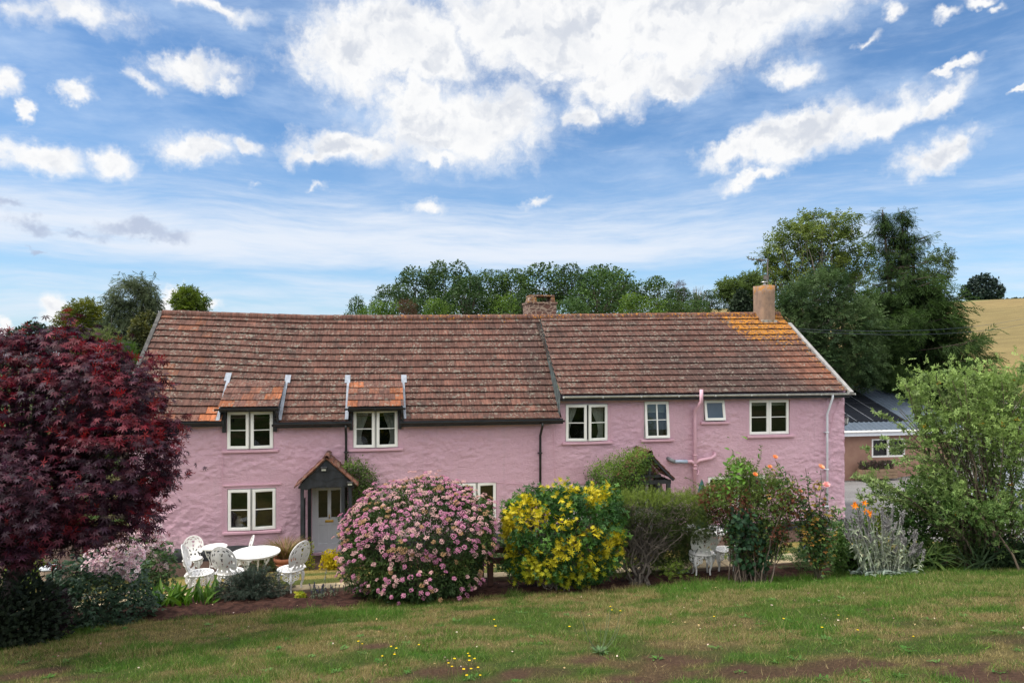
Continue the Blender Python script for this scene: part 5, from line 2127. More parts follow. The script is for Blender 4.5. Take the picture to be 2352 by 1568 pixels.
# ---------------------------------------------------------------- far stone house, parked car, blue tub, seen through the shrub
hz = at_z(2330, 865, 62)[2]
t = thing('stone_house', at_z(2370, 950, 62), 'old slate roofed stone house in front of the dry field, at the right edge', 'house')
a, b_ = at_z(2296, 950, 60), at_z(2480, 950, 64)
zt, ze_ = at_z(2330, 868, 64)[2], at_z(2330, 917, 60)[2]
uu = unit((b_ - a) * np.array([1, 1, 0]))
nn = np.array([-uu[1], uu[0], 0])
L_ = np.linalg.norm(b_ - a)


def hb(x, y, z):
    q = a + uu * x + nn * y
    return (q[0], q[1], z)


mb = MB()
v = [hb(0, 0, -2), hb(L_, 0, -2), hb(L_, 6, -2), hb(0, 6, -2), hb(0, 0, ze_), hb(L_, 0, ze_), hb(L_, 6, ze_), hb(0, 6, ze_), hb(0, 3, zt - .1), hb(L_, 3, zt - .1)]
mb.add(v, [[[0, 1, 5, 4], [1, 2, 6, 5], [2, 3, 7, 6], [3, 0, 4, 7]], [[4, 8, 7]], [[5, 6, 9]]])
mb.build('wall', simple('grey_stone', (.26, .23, .19), (.17, .15, .13), 5, .9, .4, 20), t)
mb = MB()
nr = 13
for k in range(nr):
    t0, t1 = k / nr, (k + 1.05) / nr
    for s in (0, 1):
        y0_, y1_ = (-.35 + 3.35 * t0, -.35 + 3.35 * t1) if s == 0 else (6.35 - 3.35 * t0, 6.35 - 3.35 * t1)
        z0_, z1_ = ze_ - .1 + (zt - ze_ + .1) * t0, ze_ - .1 + (zt - ze_ + .1) * min(t1, 1)
        x = -.3
        while x < L_ + .3:
            w_ = rng.uniform(.4, .7)
            g = rng.uniform(.7, 1.2)
            mb.add([hb(x, y0_, z0_ + .06), hb(min(x + w_, L_ + .3), y0_, z0_ + .06), hb(min(x + w_, L_ + .3), y1_, z1_ + .01), hb(x, y1_, z1_ + .01), hb(x, y0_, z0_), hb(min(x + w_, L_ + .3), y0_, z0_)], [[[0, 1, 2, 3], [4, 5, 1, 0]]], (g, g, g))
            x += w_
mb.build('roof', simple('old_slate', (.125, .10, .085), (.075, .062, .056), 6, .8, .3, 20, attr=True), t)
mb = MB()
mb2 = MB()
for xx in (1.9,):
    for a0, a1, q0, q1 in ((xx, xx + 1.1, .3, .4), (xx, xx + 1.1, 1.3, 1.4), (xx, xx + .1, .4, 1.3), (xx + 1., xx + 1.1, .4, 1.3), (xx + .5, xx + .6, .4, 1.3)):
        v = [hb(p_, r_, s_) for p_ in (a0, a1) for r_ in (-.06, .02) for s_ in (q0, q1)]
        mb.add(v, [[[0, 4, 5, 1], [2, 3, 7, 6], [0, 1, 3, 2], [4, 6, 7, 5], [0, 2, 6, 4], [1, 5, 7, 3]]])
    mb2.add([hb(xx + .1, -.01, .4), hb(xx + 1., -.01, .4), hb(xx + 1., -.01, 1.3), hb(xx + .1, -.01, 1.3)], [[[0, 1, 2, 3]]])
wn = mb.build('window', M['white_paint'], t)
mb2.build('pane', simple('far_pane', (.03, .035, .04), (.02, .022, .025), 2, .1), wn)


def make_car(loc, rot):
    t = thing('parked_car', (0, 0, 0), 'grey car with red tail lights parked in the yard behind the big shrub', 'car')
    L, W = 4.1, 1.72
    prof = [(-2.05, .42), (-2.02, .95), (-1.75, 1.02), (-1.2, 1.42), (.25, 1.46), (.95, 1.02), (1.85, .88), (2.04, .66), (2.04, .36), (1.75, .28), (-1.9, .28)]
    mb = MB()
    pr = np.array(prof)
    k = len(pr)
    vs = []
    for y, s in ((-W / 2, .94), (-W / 2 + .08, 1), (W / 2 - .08, 1), (W / 2, .94)):
        q = pr.copy()
        up = q[:, 1] > 1.0
        q[:, 1] = .28 + (q[:, 1] - .28) * (1 if s == 1 else .985)
        yy = np.where(up, y * .86, y)
        vs.append(np.stack([q[:, 0] * (1 if s == 1 else .985), yy, q[:, 1]], 1))
    i, j = np.arange(k), (np.arange(k) + 1) % k
    mb.add(np.concatenate(vs), [np.concatenate([np.stack([r * k + i, r * k + j, (r + 1) * k + j, (r + 1) * k + i], 1) for r in range(3)]), [list(range(k))[::-1]], [[3 * k + q for q in range(k)]]])
    pm, w, bs, out = mat_new('car_paint')
    bs.inputs['Base Color'].default_value = (.22, .24, .27, 1)
    bs.inputs['Metallic'].default_value, bs.inputs['Roughness'].default_value = .5, .25
    body = mb.build('body', pm, t, bevel=.03)
    mb = MB()
    for s in (-1, 1):
        y = s * (W / 2 * .865 + .02)
        mb.add([(-1.62, y, 1.06), (-.35, y, 1.06), (-.35, y, 1.37), (-1.15, y, 1.36)], [[[0, 1, 2, 3]]])
        mb.add([(-.28, y, 1.06), (.75, y, 1.06), (.22, y, 1.38), (-.28, y, 1.38)], [[[0, 1, 2, 3]]])
    mb.add([(-1.80, -.6, 1.06), (-1.80, .6, 1.06), (-1.30, .55, 1.40), (-1.30, -.55, 1.40)], [[[0, 1, 2, 3]]])
    mb.build('window', simple('car_glass', (.015, .017, .02), (.02, .022, .025), 2, .08), t)
    for sx in (-1.3, 1.3):
        for sy in (-1, 1):
            v = MB()
            a = np.linspace(0, 2 * pi, 25)[:-1]
            for r_, y0 in ((.31, .0),):
                v.prism([(sx + .31 * cos(q), .31 + .31 * sin(q)) for q in a], sy * (W / 2 - .18), sy * (W / 2 + .01))
            wh = v.build('wheel', M['black_plastic'], t)
            MB().prism([(sx + .19 * cos(q), .31 + .19 * sin(q)) for q in a], sy * (W / 2 - .0), sy * (W / 2 + .022)).build('rim', simple('rim', (.5, .5, .5), (.4, .4, .4), 4, .3, metal=.8), wh)
    for sy in (-1, 1):
        MB().box((-2.055, sy * .72 - .11, .72), (-1.98, sy * .72 + .11, .96)).build('tail_light', simple('tail_light', (.55, .02, .015), (.4, .01, .01), 4, .2), t, bevel=.02)
    t.location, t.rotation_euler = loc, (0, 0, rot)


p = at_z(2330, 1180, 25)
make_car((p[0], p[1], gz(p[0], p[1])), radians(205))
p = at_z(2262, 1130, 31)
b = gpt(p[0], p[1])
mb = MB().lathe([(.26, 0), (.33, .5), (.36, .5), (.36, .54), (.31, .54), (.29, .45), (0, .45)], b, 18)
tag(mb.build('plastic_tub', simple('blue_plastic', (.02, .10, .42), (.015, .08, .34), 4, .4), None, True, origin=b), 'blue plastic tub in the yard, glimpsed through the big shrub', 'tub')

# ---------------------------------------------------------------- overhead wires
for k, (y0, y1, lab) in enumerate(((753, 700, 'upper thin black overhead wire running from the end chimney to the right'), (757, 716, 'lower thin black overhead wire running from the end chimney to the right'))):
    a, b_ = at_z(1790, y0, 25.2), at_z(2500, y1 - 18, 62)
    s = np.linspace(0, 1, 24)[:, None]
    pts = a * (1 - s) + b_ * s
    pts[:, 2] -= (4 * s * (1 - s))[:, 0] * 1.1
    tag(MB().tube(pts, .009, 4).build('overhead_wire', M['black_plastic']), lab, 'wire', 'overhead wires')

# ---------------------------------------------------------------- the dark red Japanese maple
def maple():
    rng = np.random.default_rng(101)
    z = 8.4
    B = blobs_px([(60, 960, .3, 250, 150, 190), (230, 905, .0, 140, 105, 150), (150, 830, .2, 105, 80, 110), (40, 850, .1, 110, 70, 130), (-40, 900, .1, 120, 110, 150), (300, 985, -.1, 74, 72, 110), (250, 1060, -.4, 150, 110, 150), (325, 1100, -.1, 66, 58, 90),
                  (90, 1120, -.7, 210, 110, 170), (-60, 1050, -.3, 190, 200, 200), (60, 1230, -.7, 150, 55, 130), (230, 1190, -.5, 130, 50, 110), (30, 850, .2, 120, 70, 120), (290, 1040, .1, 94, 88, 110), (168, 778, .1, 34, 30, 40), (120, 790, .2, 40, 26, 40), (375, 985, 0, 36, 18, 40), (366, 1085, 0, 36, 20, 40), (300, 895, 0, 44, 34, 50), (225, 830, 0, 34, 26, 40), (20, 800, .1, 40, 26, 40)], z)
    base = gpt(*(at_z(-10, 1400, 8.6)[:2]))
    t = thing('japanese_maple', base, 'dark red Japanese maple at the left edge of the garden', 'tree')
    mb = MB()
    tips = [c + rdir(rng, 1)[0] * r * .5 for c, r in B for _ in range(4)]
    trunk = np.array([base + [0, 0, -.1], base + [.1, .05, .5], base + [.18, .1, 1.0]])
    mb.tube(bez(*trunk, 6), np.linspace(.11, .075, 6), 10)
    for tp in tips:
        mid = trunk[2] * .5 + tp * .5 + np.array([0, 0, .35])
        mb.tube(bez(trunk[2] - [0, 0, .25 * rng.random()], mid, tp, 9), np.linspace(.04, .006, 9), 6, None, False)
    mb.build('trunk', simple('maple_bark', (.06, .045, .045), (.03, .022, .022), 10, .9, .4, 30), t, True)
    # leaves hang in tiers
    P, N, k, rad = shell(rng, 25000, B, .46, 3.2, .5, 1.3, 3.0)
    P, N, k, rad = no_buried(P, N, k, rad, m=.12)
    s = (vn(P * 3.6 + 11) > .36) | (rad < .72)
    P, N, k, rad = P[s], N[s], k[s], rad[s]
    P = P + N * (rng.random((len(P), 1)) ** 5) * .20
    n = len(P)
    tier = .26
    P[:, 2] += (np.round(P[:, 2] / tier + vn(P * 1.3) * 2) - vn(P * 1.3) * 2) * tier * .22 - P[:, 2] * .22
    d = unit(N * np.array([1, 1, .25]) + rng.normal(size=(n, 3)) * .55 + np.array([0, 0, -.55]))
    nn = unit(np.array([0, 0, 1.]) + N * .5 + rng.normal(size=(n, 3)) * .35)
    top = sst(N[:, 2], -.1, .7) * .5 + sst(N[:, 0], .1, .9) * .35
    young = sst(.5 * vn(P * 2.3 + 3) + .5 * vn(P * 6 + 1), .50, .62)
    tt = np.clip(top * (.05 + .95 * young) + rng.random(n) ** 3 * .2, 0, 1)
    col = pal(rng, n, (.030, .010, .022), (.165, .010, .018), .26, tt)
    mb = MB()
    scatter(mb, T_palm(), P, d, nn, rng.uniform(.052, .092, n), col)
    # young shoots standing out at the edges and the top
    s = rng.choice(n, 420, p=(.05 + tt) / (.05 + tt).sum())
    Q = P[s] + N[s] * rng.uniform(.02, .14, (420, 1))
    for r in range(3):
        scatter(mb, T_palm(5, .4), Q + rng.normal(size=(420, 3)) * .03 + N[s] * .04 * r, unit(N[s] + rng.normal(size=(420, 3)) * .5 + np.array([0, 0, .1])), rdir(rng, 420), rng.uniform(.05, .08, 420), pal(rng, 420, (.12, .010, .015), (.22, .014, .015)))
    mb.build('crown', M['maple_leaf'], t)


maple()


def hedge_floor(name, pxs, lab, cat, colA, colB, h, seed, z=None, tmpl=None, n=700, size=(.05, .09), y_spread=.3, mat='leaf'):
    """a low clump of leaves growing at the given spot: pxs = (px, py, half width in px)"""
    rng = np.random.default_rng(seed)
    px, py, hw = pxs
    c = G(px, py) if z is None else gpt(*(at_z(px, py, z)[:2]))
    s = depth_of(c) / F
    Bb = [(c + np.array([0, 0, h * .35]), np.array([hw * s, y_spread, h * .65]))]
    P, N, k, rad = shell(rng, n, Bb, .35, 2.5, .7, 1.0, seed)
    P, N = no_buried(P, N)
    d = unit(N + rng.normal(size=P.shape) * .5 + np.array([0, 0, .5]))
    mb = MB()
    scatter(mb, tmpl or T_leaf6(.5), P - d * .02, d, unit(N + np.array([0, 0, .8])), rng.uniform(*size, len(P)), pal(rng, len(P), colA, colB))
    return tag(mb.build(name, M[mat], None, origin=c), lab, cat)


# dark growth in the shade beneath the maple
hedge_floor('dark_shrub', (30, 1420, 120), 'dense dark green shrub in the shade under the red maple', 'shrub', (.010, .018, .010), (.026, .040, .020), 1.0, 201, 8.7, T_leaf6(.5), 3800, (.06, .11), .5)
hedge_floor('purple_seedling', (118, 1400, 44), 'small dark purple maple like growth left of the pale pink rose', 'shrub', (.016, .007, .012), (.04, .014, .022), .75, 207, 9.2, T_palm(), 700, (.05, .08), .25)
hedge_floor('hellebore', (95, 1440, 46), 'low dark green leafy perennial at the lawn edge under the maple', 'plant', (.015, .035, .02), (.03, .06, .03), .26, 202, None, T_whorl(6, .4, 75), 60, (.10, .15), .2)
hedge_floor('variegated_shrub', (130, 1390, 48), 'small pale speckled shrub behind the maple, in front of the sundial', 'shrub', (.07, .10, .05), (.26, .29, .19), .75, 203, 9.9, T_leaf(.5), 1500, (.03, .05), .25)
hedge_floor('border_plant', (70, 1275, 60), 'yellow green plants in the far border left of the sundial', 'plant', (.06, .11, .02), (.18, .22, .04), .7, 204, 15.5, T_leaf6(.35), 900, (.08, .14), .4)
hedge_floor('border_plant', (215, 1265, 26), 'bright green iris like clump right of the sundial', 'plant', (.07, .13, .02), (.14, .2, .04), .6, 205, 15.5, T_blade(.08, .3), 260, (.3, .5), .2)
hedge_floor('border_shrub', (258, 1250, 34), 'rounded yellow green shrub behind the pink rose', 'shrub', (.07, .11, .015), (.19, .20, .03), .8, 206, 16.0, T_leaf6(.45), 900, (.07, .12), .4)


# ---------------------------------------------------------------- pale pink musk roses
def rose_bush(name, lab, base, B, nleaf, clusters, seed, leafA, leafB, lsize=(.09, .15), cl_n=62, cl_r=.13, fsize=.029):
    rng = np.random.default_rng(seed)
    t = thing(name, base, lab, 'rose bush', 'pale pink rose bushes')
    mb = MB()
    tips = [c + rdir(rng, 1)[0] * r * .7 for c, r in B for _ in range(7)] + [c for c, _ in clusters]
    stems(mb, rng, base, tips, .010, .004, .12, .6)
    mb.build('stems', simple(name + '_stem', (.06, .075, .03), (.05, .04, .025), 8, .8), t, True)
    P, N, k, rad = shell(rng, nleaf, B, .3, 2.4, .6, 1.2, seed)
    P, N = no_buried(P, N)
    n = len(P)
    mb = MB()
    d = unit(N + rng.normal(size=(n, 3)) * .5 + np.array([0, 0, -.2]))
    scatter(mb, T_pinnate(2, .55, .42), P, d, unit(N + np.array([0, 0, .9]) + rng.normal(size=(n, 3)) * .2), rng.uniform(*lsize, n) * 1.35, pal(rng, n, leafA, leafB))
    mb.build('leaves', M['gloss_leaf'], t)
    mb = MB()
    for c, (rx, rz) in clusters:
        m = int(cl_n * rx * rz / cl_r ** 2)
        u = rdir(rng, m)
        u[:, 1] = -np.abs(u[:, 1]) * .8 + .15
        Q = c + u * np.array([rx, rx * .8, rz]) * (.72 + .28 * rng.random((m, 1)))
        nn = unit(u + np.array([0, -.45, .5]) + rng.normal(size=(m, 3)) * .3)
        side = unit(np.cross(nn, rdir(rng, m)))
        # petals lie across the outward direction
        scatter(mb, T_flower(5, 1.0, .12), Q, side, nn, fsize * rng.uniform(.8, 1.25, m), pal(rng, m, (.80, .50, .60), (.90, .80, .79), .07))
        scatter(mb, T_flower(5, .9, .05), Q + nn * .004, side, nn, fsize * .33, pal(rng, m, (.45, .36, .12), (.22, .15, .06), .1))
    mb.build('blooms', M['petal'], t)


z = 9.3
base = G(230, 1430)
B = blobs_px([(235, 1360, 0, 95, 80, 80), (200, 1400, -.1, 70, 50, 60), (290, 1400, .1, 60, 45, 60), (170, 1330, .1, 40, 50, 50)], depth_of(base))
zz = depth_of(base)
C = lambda px, py, dz, rx, rz: (at_z(px, py, zz + dz), (rx * zz / F, rz * zz / F))
rose_bush('rose_bush', 'pale pink cluster rose in front of the lawn chairs, dark leaves below', base, B, 1250,
          [C(285, 1262, -.1, 40, 26), (C(262, 1290, -.15, 40, 30)), C(225, 1300, -.2, 22, 22), C(205, 1300, -.1, 16, 14), C(300, 1310, -.1, 20, 26), C(225, 1272, .1, 30, 18), C(318, 1275, 0, 16, 20)],
          301, (.016, .040, .022), (.05, .095, .048))
zz = 12.3
base = gpt(*(at_z(345, 1330, zz)[:2]))
B = blobs_px([(335, 1290, 0, 50, 55, 50), (360, 1310, 0, 30, 40, 40)], zz)
rose_bush('rose_bush', 'taller pale pink cluster rose beside the pink wall and black plinth', base, B, 500,
          [C(340, 1215, 0, 30, 26), C(352, 1240, 0, 24, 26), C(315, 1222, .1, 30, 16), C(330, 1262, -.1, 26, 18), C(372, 1300, 0, 18, 14), C(388, 1262, .1, 12, 10), C(355, 1280, -.1, 16, 12)],
          302, (.04, .08, .025), (.09, .16, .05), fsize=.032)


# ---------------------------------------------------------------- low plants along the bed, left part
def lily_clump():
    rng = np.random.default_rng(310)
    c = G(412, 1392)
    s = depth_of(c) / F
    n = 58
    mb = MB()
    x = rng.uniform(-82, 78, n) * s
    P = np.stack([c[0] + x * CY_, c[1] - x * SY_ + rng.normal(size=n) * .10, np.zeros(n)], 1)
    P[:, 2] = hgt(P[:, 0], P[:, 1]) + .02
    d = unit(np.stack([rng.normal(size=n) * .45, rng.normal(size=n) * .4, np.ones(n)], 1))
    v, f = T_leaf6(.21, .05, .40)
    scatter(mb, (v, f), P, d, unit(np.stack([rng.normal(size=n), -np.ones(n), np.full(n, .2)], 1)), rng.uniform(.24, .44, n), pal(rng, n, (.04, .105, .012), (.11, .21, .022)))
    tag(mb.build('lily_leaves', M['leaf'], None, origin=c), 'bright green broad lily leaves in the bed below the white chairs', 'plant')


lily_clump()


def juniper():
    rng = np.random.default_rng(311)
    c = G(575, 1378)
    s = depth_of(c) / F
    t = thing('juniper_bush', c, 'low spreading blue green needle bush in front of the white table', 'shrub')
    mb = MB()
    tips = []
    for k in range(130):
        a = rng.uniform(0, 2 * pi)
        r = rng.uniform(.25, 1)
        tips.append(c + np.array([cos(a) * 98 * s * r, sin(a) * .42 * r, (.12 + .50 * (1 - r * r) * rng.uniform(.5, 1.1))]))
    pl = stems(mb, rng, c + np.array([0, 0, .02]), tips, .008, .003, .05, .5)
    mb.build('stems', M['bark'], t)
    P, Tn, tt = along(rng, pl, 5200, .3, 1.0)
    d = unit(Tn * np.array([1, 1, .5]) + rng.normal(size=P.shape) * .8)
    mb = MB()
    scatter(mb, T_spray(7, .30, .34), P + rng.normal(size=P.shape) * .02, d, rdir(rng, len(P)), rng.uniform(.05, .095, len(P)), pal(rng, len(P), (.028, .045, .032), (.085, .115, .085)))
    mb.build('foliage', M['leaf'], t)


juniper()


def spikes(name, lab, cat, pts, h, seed, stem, headA, headB, head=.10, hw=.018, tmpl=None, leafc=None, nl=5, mat='leaf'):
    rng = np.random.default_rng(seed)
    c = np.mean(pts, 0)
    c[2] = gz(c[0], c[1])
    mb = MB()
    for p in pts:
        hh = h * rng.uniform(.6, 1.1)
        tip = p + np.array([rng.normal() * .12 * hh, rng.normal() * .1 * hh, hh])
        pl = bez(p, (p + tip) / 2 + rng.normal(size=3) * .03 * hh + np.array([0, 0, .1 * hh]), tip, 6)
        mb.tube(pl, .0045, 5, stem, False)
        m = 26
        q = rng.random(m)
        hp = pl[-1] + (pl[-2] - pl[-1]) / np.linalg.norm(pl[-2] - pl[-1]) * (q * head)[:, None]
        u = rdir(rng, m)
        scatter(mb, tmpl or T_leaf(.6), hp, unit(u + np.array([0, 0, .5])), rdir(rng, m), rng.uniform(.8, 1.3, m) * hw, pal(rng, m, headA, headB))
        if leafc is not None:
            P, Tn, _ = along(rng, [pl], nl, .05, .75)
            scatter(mb, T_leaf6(.3), P, unit(rdir(rng, nl) + np.array([0, 0, .4])), np.array([0, 0, 1.]) + rng.normal(size=(nl, 3)) * .3, rng.uniform(.04, .08, nl), pal(rng, nl, *leafc))
    return tag(mb.build(name, M[mat], None, origin=c), lab, cat)


def ground_pts(rng, lst, n, jx=20, jy=.06):
    out = []
    for px, py in lst:
        for _ in range(n):
            g = G(px + rng.normal() * jx, py)
            g = g + np.array([0, rng.normal() * jy, 0])
            g[2] = gz(g[0], g[1])
            out.append(g)
    return out


r_ = np.random.default_rng(5)
spikes('lavender', 'sparse lavender sprigs with dark blue heads in the bed right of the needle bush', 'plant', ground_pts(r_, [(735, 1378), (765, 1372)], 12, 22), .26, 320, (.10, .12, .08), (.04, .04, .14), (.09, .09, .2), .05, .014, leafc=((.10, .13, .08), (.16, .18, .12)))
spikes('silver_spike', 'single pale grey flower spike standing by the white chair', 'plant', [G(747, 1366)], .50, 321, (.3, .32, .27), (.32, .34, .28), (.45, .46, .40), .20, .02)
hedge_floor('spurge', (690, 1378, 17), 'small yellow green spurge beside the lavender', 'plant', (.14, .22, .02), (.36, .33, .02), .17, 322, None, T_whorl(6, .5, 70), 70, (.03, .05), .1)
hedge_floor('lamb_ear', (848, 1362, 30), 'silvery woolly leaved plant left of the pink flowering bush', 'plant', (.22, .27, .22), (.36, .40, .34), .22, 323, None, T_leaf6(.38), 46, (.10, .17), .12)
hedge_floor('yellow_flower_plant', (762, 1268, 30), 'bright yellow flowering perennial in front of the grey front door', 'plant', (.30, .26, .01), (.55, .42, .015), .52, 324, 17.2, T_whorl(5, .6, 60), 750, (.03, .05), .3)
hedge_floor('yellow_flower_plant', (708, 1262, 16), 'thin yellow green flower stems left of the front door', 'plant', (.10, .16, .02), (.36, .34, .02), .85, 326, 17.4, T_leaf(.3), 420, (.05, .09), .15)
hedge_floor('border_plant', (610, 1275, 55), 'low mixed green plants in the border under the window', 'plant', (.05, .08, .025), (.12, .15, .05), .42, 325, 17.6, T_leaf6(.4), 900, (.06, .1), .25)


def potted_grass():
    rng = np.random.default_rng(330)
    n = 620
    mb = MB()
    a = rng.uniform(0, 2 * pi, n)
    d = unit(np.stack([np.cos(a) * .55, np.sin(a) * .55, rng.uniform(.7, 1.6, n)], 1))
    P = POT + np.stack([np.cos(a), np.sin(a), np.zeros(n)], 1) * (rng.random((n, 1)) * .15)
    g = rng.random(n)
    c = np.where(g[:, None] < .55, pal(rng, n, (.13, .12, .03), (.20, .17, .05)), pal(rng, n, (.22, .13, .08), (.30, .17, .12)))
    scatter(mb, T_blade(.022, .45), P, d, unit(np.stack([-np.cos(a), -np.sin(a), np.full(n, .4)], 1)), rng.uniform(.45, .85, n), c)
    tag(mb.build('ornamental_grass', M['leaf'], None, origin=POT), 'reddish green tuft of grass growing in the terracotta pot', 'grass')


potted_grass()


# ---------------------------------------------------------------- the big pink flowering bush
def spiraea():
    rng = np.random.default_rng(401)
    zc = 11.35
    c0 = at_z(962, 1330, zc)
    base = gpt(c0[0], c0[1])
    t = thing('spiraea_bush', base, 'large rounded bush covered in pink and faded tan flower heads', 'bush')
    B = blobs_px([(965, 1245, 0, 170, 130, 140), (890, 1250, -.1, 105, 95, 110), (1040, 1225, 0, 96, 100, 110), (965, 1310, -.25, 130, 60, 110), (855, 1300, -.1, 70, 60, 90), (1045, 1298, 0, 62, 56, 90), (985, 1170, .05, 90, 70, 90), (1085, 1190, .1, 50, 50, 60), (835, 1225, 0, 38, 30, 40)], zc)
    mb = MB()
    tips = [c + rdir(rng, 1)[0] * r * .75 for c, r in B for _ in range(16)]
    pl = stems(mb, rng, base, tips, .011, .004, .28, .45)
    mb.build('stems', M['bark'], t)
    P, N, k, rad = shell(rng, 31000, B, .24, 3.0, .42, 1.4, 1.0, reject=.68)
    P, N, rad = no_buried(P, N, rad, m=.04)
    n = len(P)
    d = unit(N * .8 + rng.normal(size=(n, 3)) * .55 + np.array([0, 0, .15]))
    nn = unit(np.array([0, 0, .9]) + N * .5 + rng.normal(size=(n, 3)) * .3)
    hi = sst(vn(P * 3.1), .55, .75) * .6
    mb = MB()
    scatter(mb, T_leaf6(.34, .06, .2), P, d, nn, rng.uniform(.045, .085, n), pal(rng, n, (.024, .050, .016), (.085, .135, .032), .2, hi + rng.random(n) * .3))
    mb.build('leaves', M['leaf'], t)
    # flat-topped flower heads, thick on the crown and shoulders, scattered below
    P, N, k, rad = shell(rng, 6400, B, .24, 3.0, .06, 1.0, 1.0, reject=.99)
    hrel = (P[:, 2] - base[2]) / 1.9
    side = (P - c0) @ np.array([CY_, -SY_, 0])
    dens = .20 + .85 * sst(hrel - .12 * side, .22, .85)
    dens *= .45 + .8 * sst(vn(P * 2.6 + 5), .33, .60)
    front = (N[:, 1] < .35)
    s = (rng.random(len(P)) < dens) & front & (hrel > .12)
    P, N, hrel = P[s], N[s], hrel[s]
    keep = np.ones(len(P), bool)
    for i in range(len(P)):
        if keep[i]:
            dd = np.linalg.norm(P[i + 1:] - P[i], axis=1)
            keep[i + 1:] &= dd > .056
    P, N, hrel = P[keep], N[keep], hrel[keep]
    P = P + N * (rng.random((len(P), 1)) ** 3) * .13
    mb = MB()
    m = len(P)
    up = unit(N * .65 + np.array([0, -.1, .8]) + rng.normal(size=(m, 3)) * .18)
    R = rng.uniform(.028, .052, m) * (.8 + .2 * sst(hrel, .3, .6))
    fade = rng.random(m)
    tan = sst(vn(P * 1.9 + 9), .42, .70)
    kind = np.where(fade < .10 + .14 * tan, 2, np.where(fade < .40 + .28 * tan, 1, 0))
    A = {0: ((.41, .125, .245), (.57, .28, .38)), 1: ((.52, .28, .29), (.64, .43, .39)), 2: ((.32, .18, .085), (.47, .30, .16))}
    for q in (0, 1, 2):
        s = np.where(kind == q)[0]
        for rep in range(50):
            a = rng.uniform(0, 2 * pi, len(s))
            rr = np.sqrt(rng.random(len(s)))
            e1 = unit(np.cross(up[s], [.2, .9, .3]))
            e2 = np.cross(up[s], e1)
            Q = P[s] + up[s] * (.03 + .45 * R[s] * (1 - rr ** 2))[:, None] + (e1 * np.cos(a)[:, None] + e2 * np.sin(a)[:, None]) * (R[s] * rr)[:, None] + rng.normal(size=(len(s), 3)) * .003
            dv = unit(e1 * np.cos(a)[:, None] + e2 * np.sin(a)[:, None] + rng.normal(size=(len(s), 3)) * .4)
            scatter(mb, T_leaf(.95, -.05, .15), Q - dv * .005, dv, unit(up[s] + rng.normal(size=(len(s), 3)) * .35), rng.uniform(.014, .021, len(s)), pal(rng, len(s), *A[q], .10))
    mb.build('flower_heads', M['petal'], t)


spiraea()


# ---------------------------------------------------------------- green and yellow Mexican orange bush
def choisya():
    rng = np.random.default_rng(402)
    zc = 11.75
    c0 = at_z(1290, 1320, zc)
    base = gpt(c0[0], c0[1])
    t = thing('mexican_orange_bush', base, 'rounded glossy bush with dark green and bright yellow leaves', 'bush')
    B = blobs_px([(1290, 1220, 0, 112, 82, 100), (1225, 1210, 0, 62, 70, 80), (1360, 1215, 0, 66, 78, 80), (1290, 1275, -.1, 95, 55, 80), (1215, 1262, 0, 46, 40, 60), (1370, 1275, 0, 50, 50, 60), (1385, 1160, .1, 34, 30, 40), (1230, 1163, .1, 40, 28, 40), (1190, 1190, 0, 34, 40, 40), (1205, 1292, -.1, 40, 36, 50), (1395, 1205, 0, 32, 50, 40), (1310, 1150, .05, 60, 26, 50), (1340, 1300, -.1, 50, 36, 50)], zc)
    mb = MB()
    tips = [c + rdir(rng, 1)[0] * r * .7 for c, r in B for _ in range(10)]
    stems(mb, rng, base, tips, .016, .005, .16, .4)
    mb.build('stems', M['grey_bark'], t)
    P, N, k, rad = shell(rng, 9800, B, .26, 3.0, .42, 1.4, 6.0, reject=.84)
    P, N = no_buried(P, N, m=.05)
    n = len(P)
    d = unit(N * .9 + rng.normal(size=(n, 3)) * .5 + np.array([0, 0, .1]))
    nn = unit(N * .8 + np.array([0, -.2, .7]) + rng.normal(size=(n, 3)) * .25)
    P = P + (N + np.array([0, 0, .4])) * (rng.random((n, 1)) ** 4) * .17
    # yellow shoots: upper left shoulder, top right, and drifts in the lower half
    rel = P - c0
    sx = rel @ np.array([CY_, -SY_, 0])
    szz = P[:, 2] - base[2]
    yv = .45 * vn(P * 2.4 + 2) + .55 * vn(P * 5.2 + 8)
    pa_, pb_ = at_z(1200, 1172, zc - .35), at_z(1366, 1140, zc - .1)
    da, db = np.linalg.norm(P - pa_, axis=1), np.linalg.norm(P - pb_, axis=1)
    yel = np.maximum(sst(yv + .35 * sst(-da, -.52, -.15), .56, .66), sst(yv + .35 * sst(-db, -.34, -.08), .58, .68))
    yel = np.maximum(yel, .45 * sst(.4 * vn(P * 5 + 2) + .6 * vn(P * 9 + 8), .47, .58) * sst(-szz, -1.0, -.6))
    isy = rng.random(n) < yel * .9
    tip = sst(vn(P * 4.2), .52, .72)
    g = pal(rng, n, (.024, .078, .014), (.095, .205, .032), .15, tip)
    y = pal(rng, n, (.22, .27, .012), (.56, .46, .018), .12, sst(szz, .3, 1.0) * .7 + .2)
    mb = MB()
    scatter(mb, T_whorl(4, .42, 72), P[~isy], d[~isy], nn[~isy], rng.uniform(.042, .066, (~isy).sum()), g[~isy])
    scatter(mb, T_trifol(.42), P[~isy] - d[~isy] * .02, unit(d[~isy] + rng.normal(size=((~isy).sum(), 3)) * .5), nn[~isy], rng.uniform(.042, .064, (~isy).sum()), g[~isy] * .9)
    yb = P[isy] + d[isy] * .03
    scatter(mb, T_whorl(7, .34, 66), yb, d[isy], nn[isy], rng.uniform(.040, .066, isy.sum()), y[isy])
    mb.build('leaves', M['gloss_leaf'], t)


choisya()


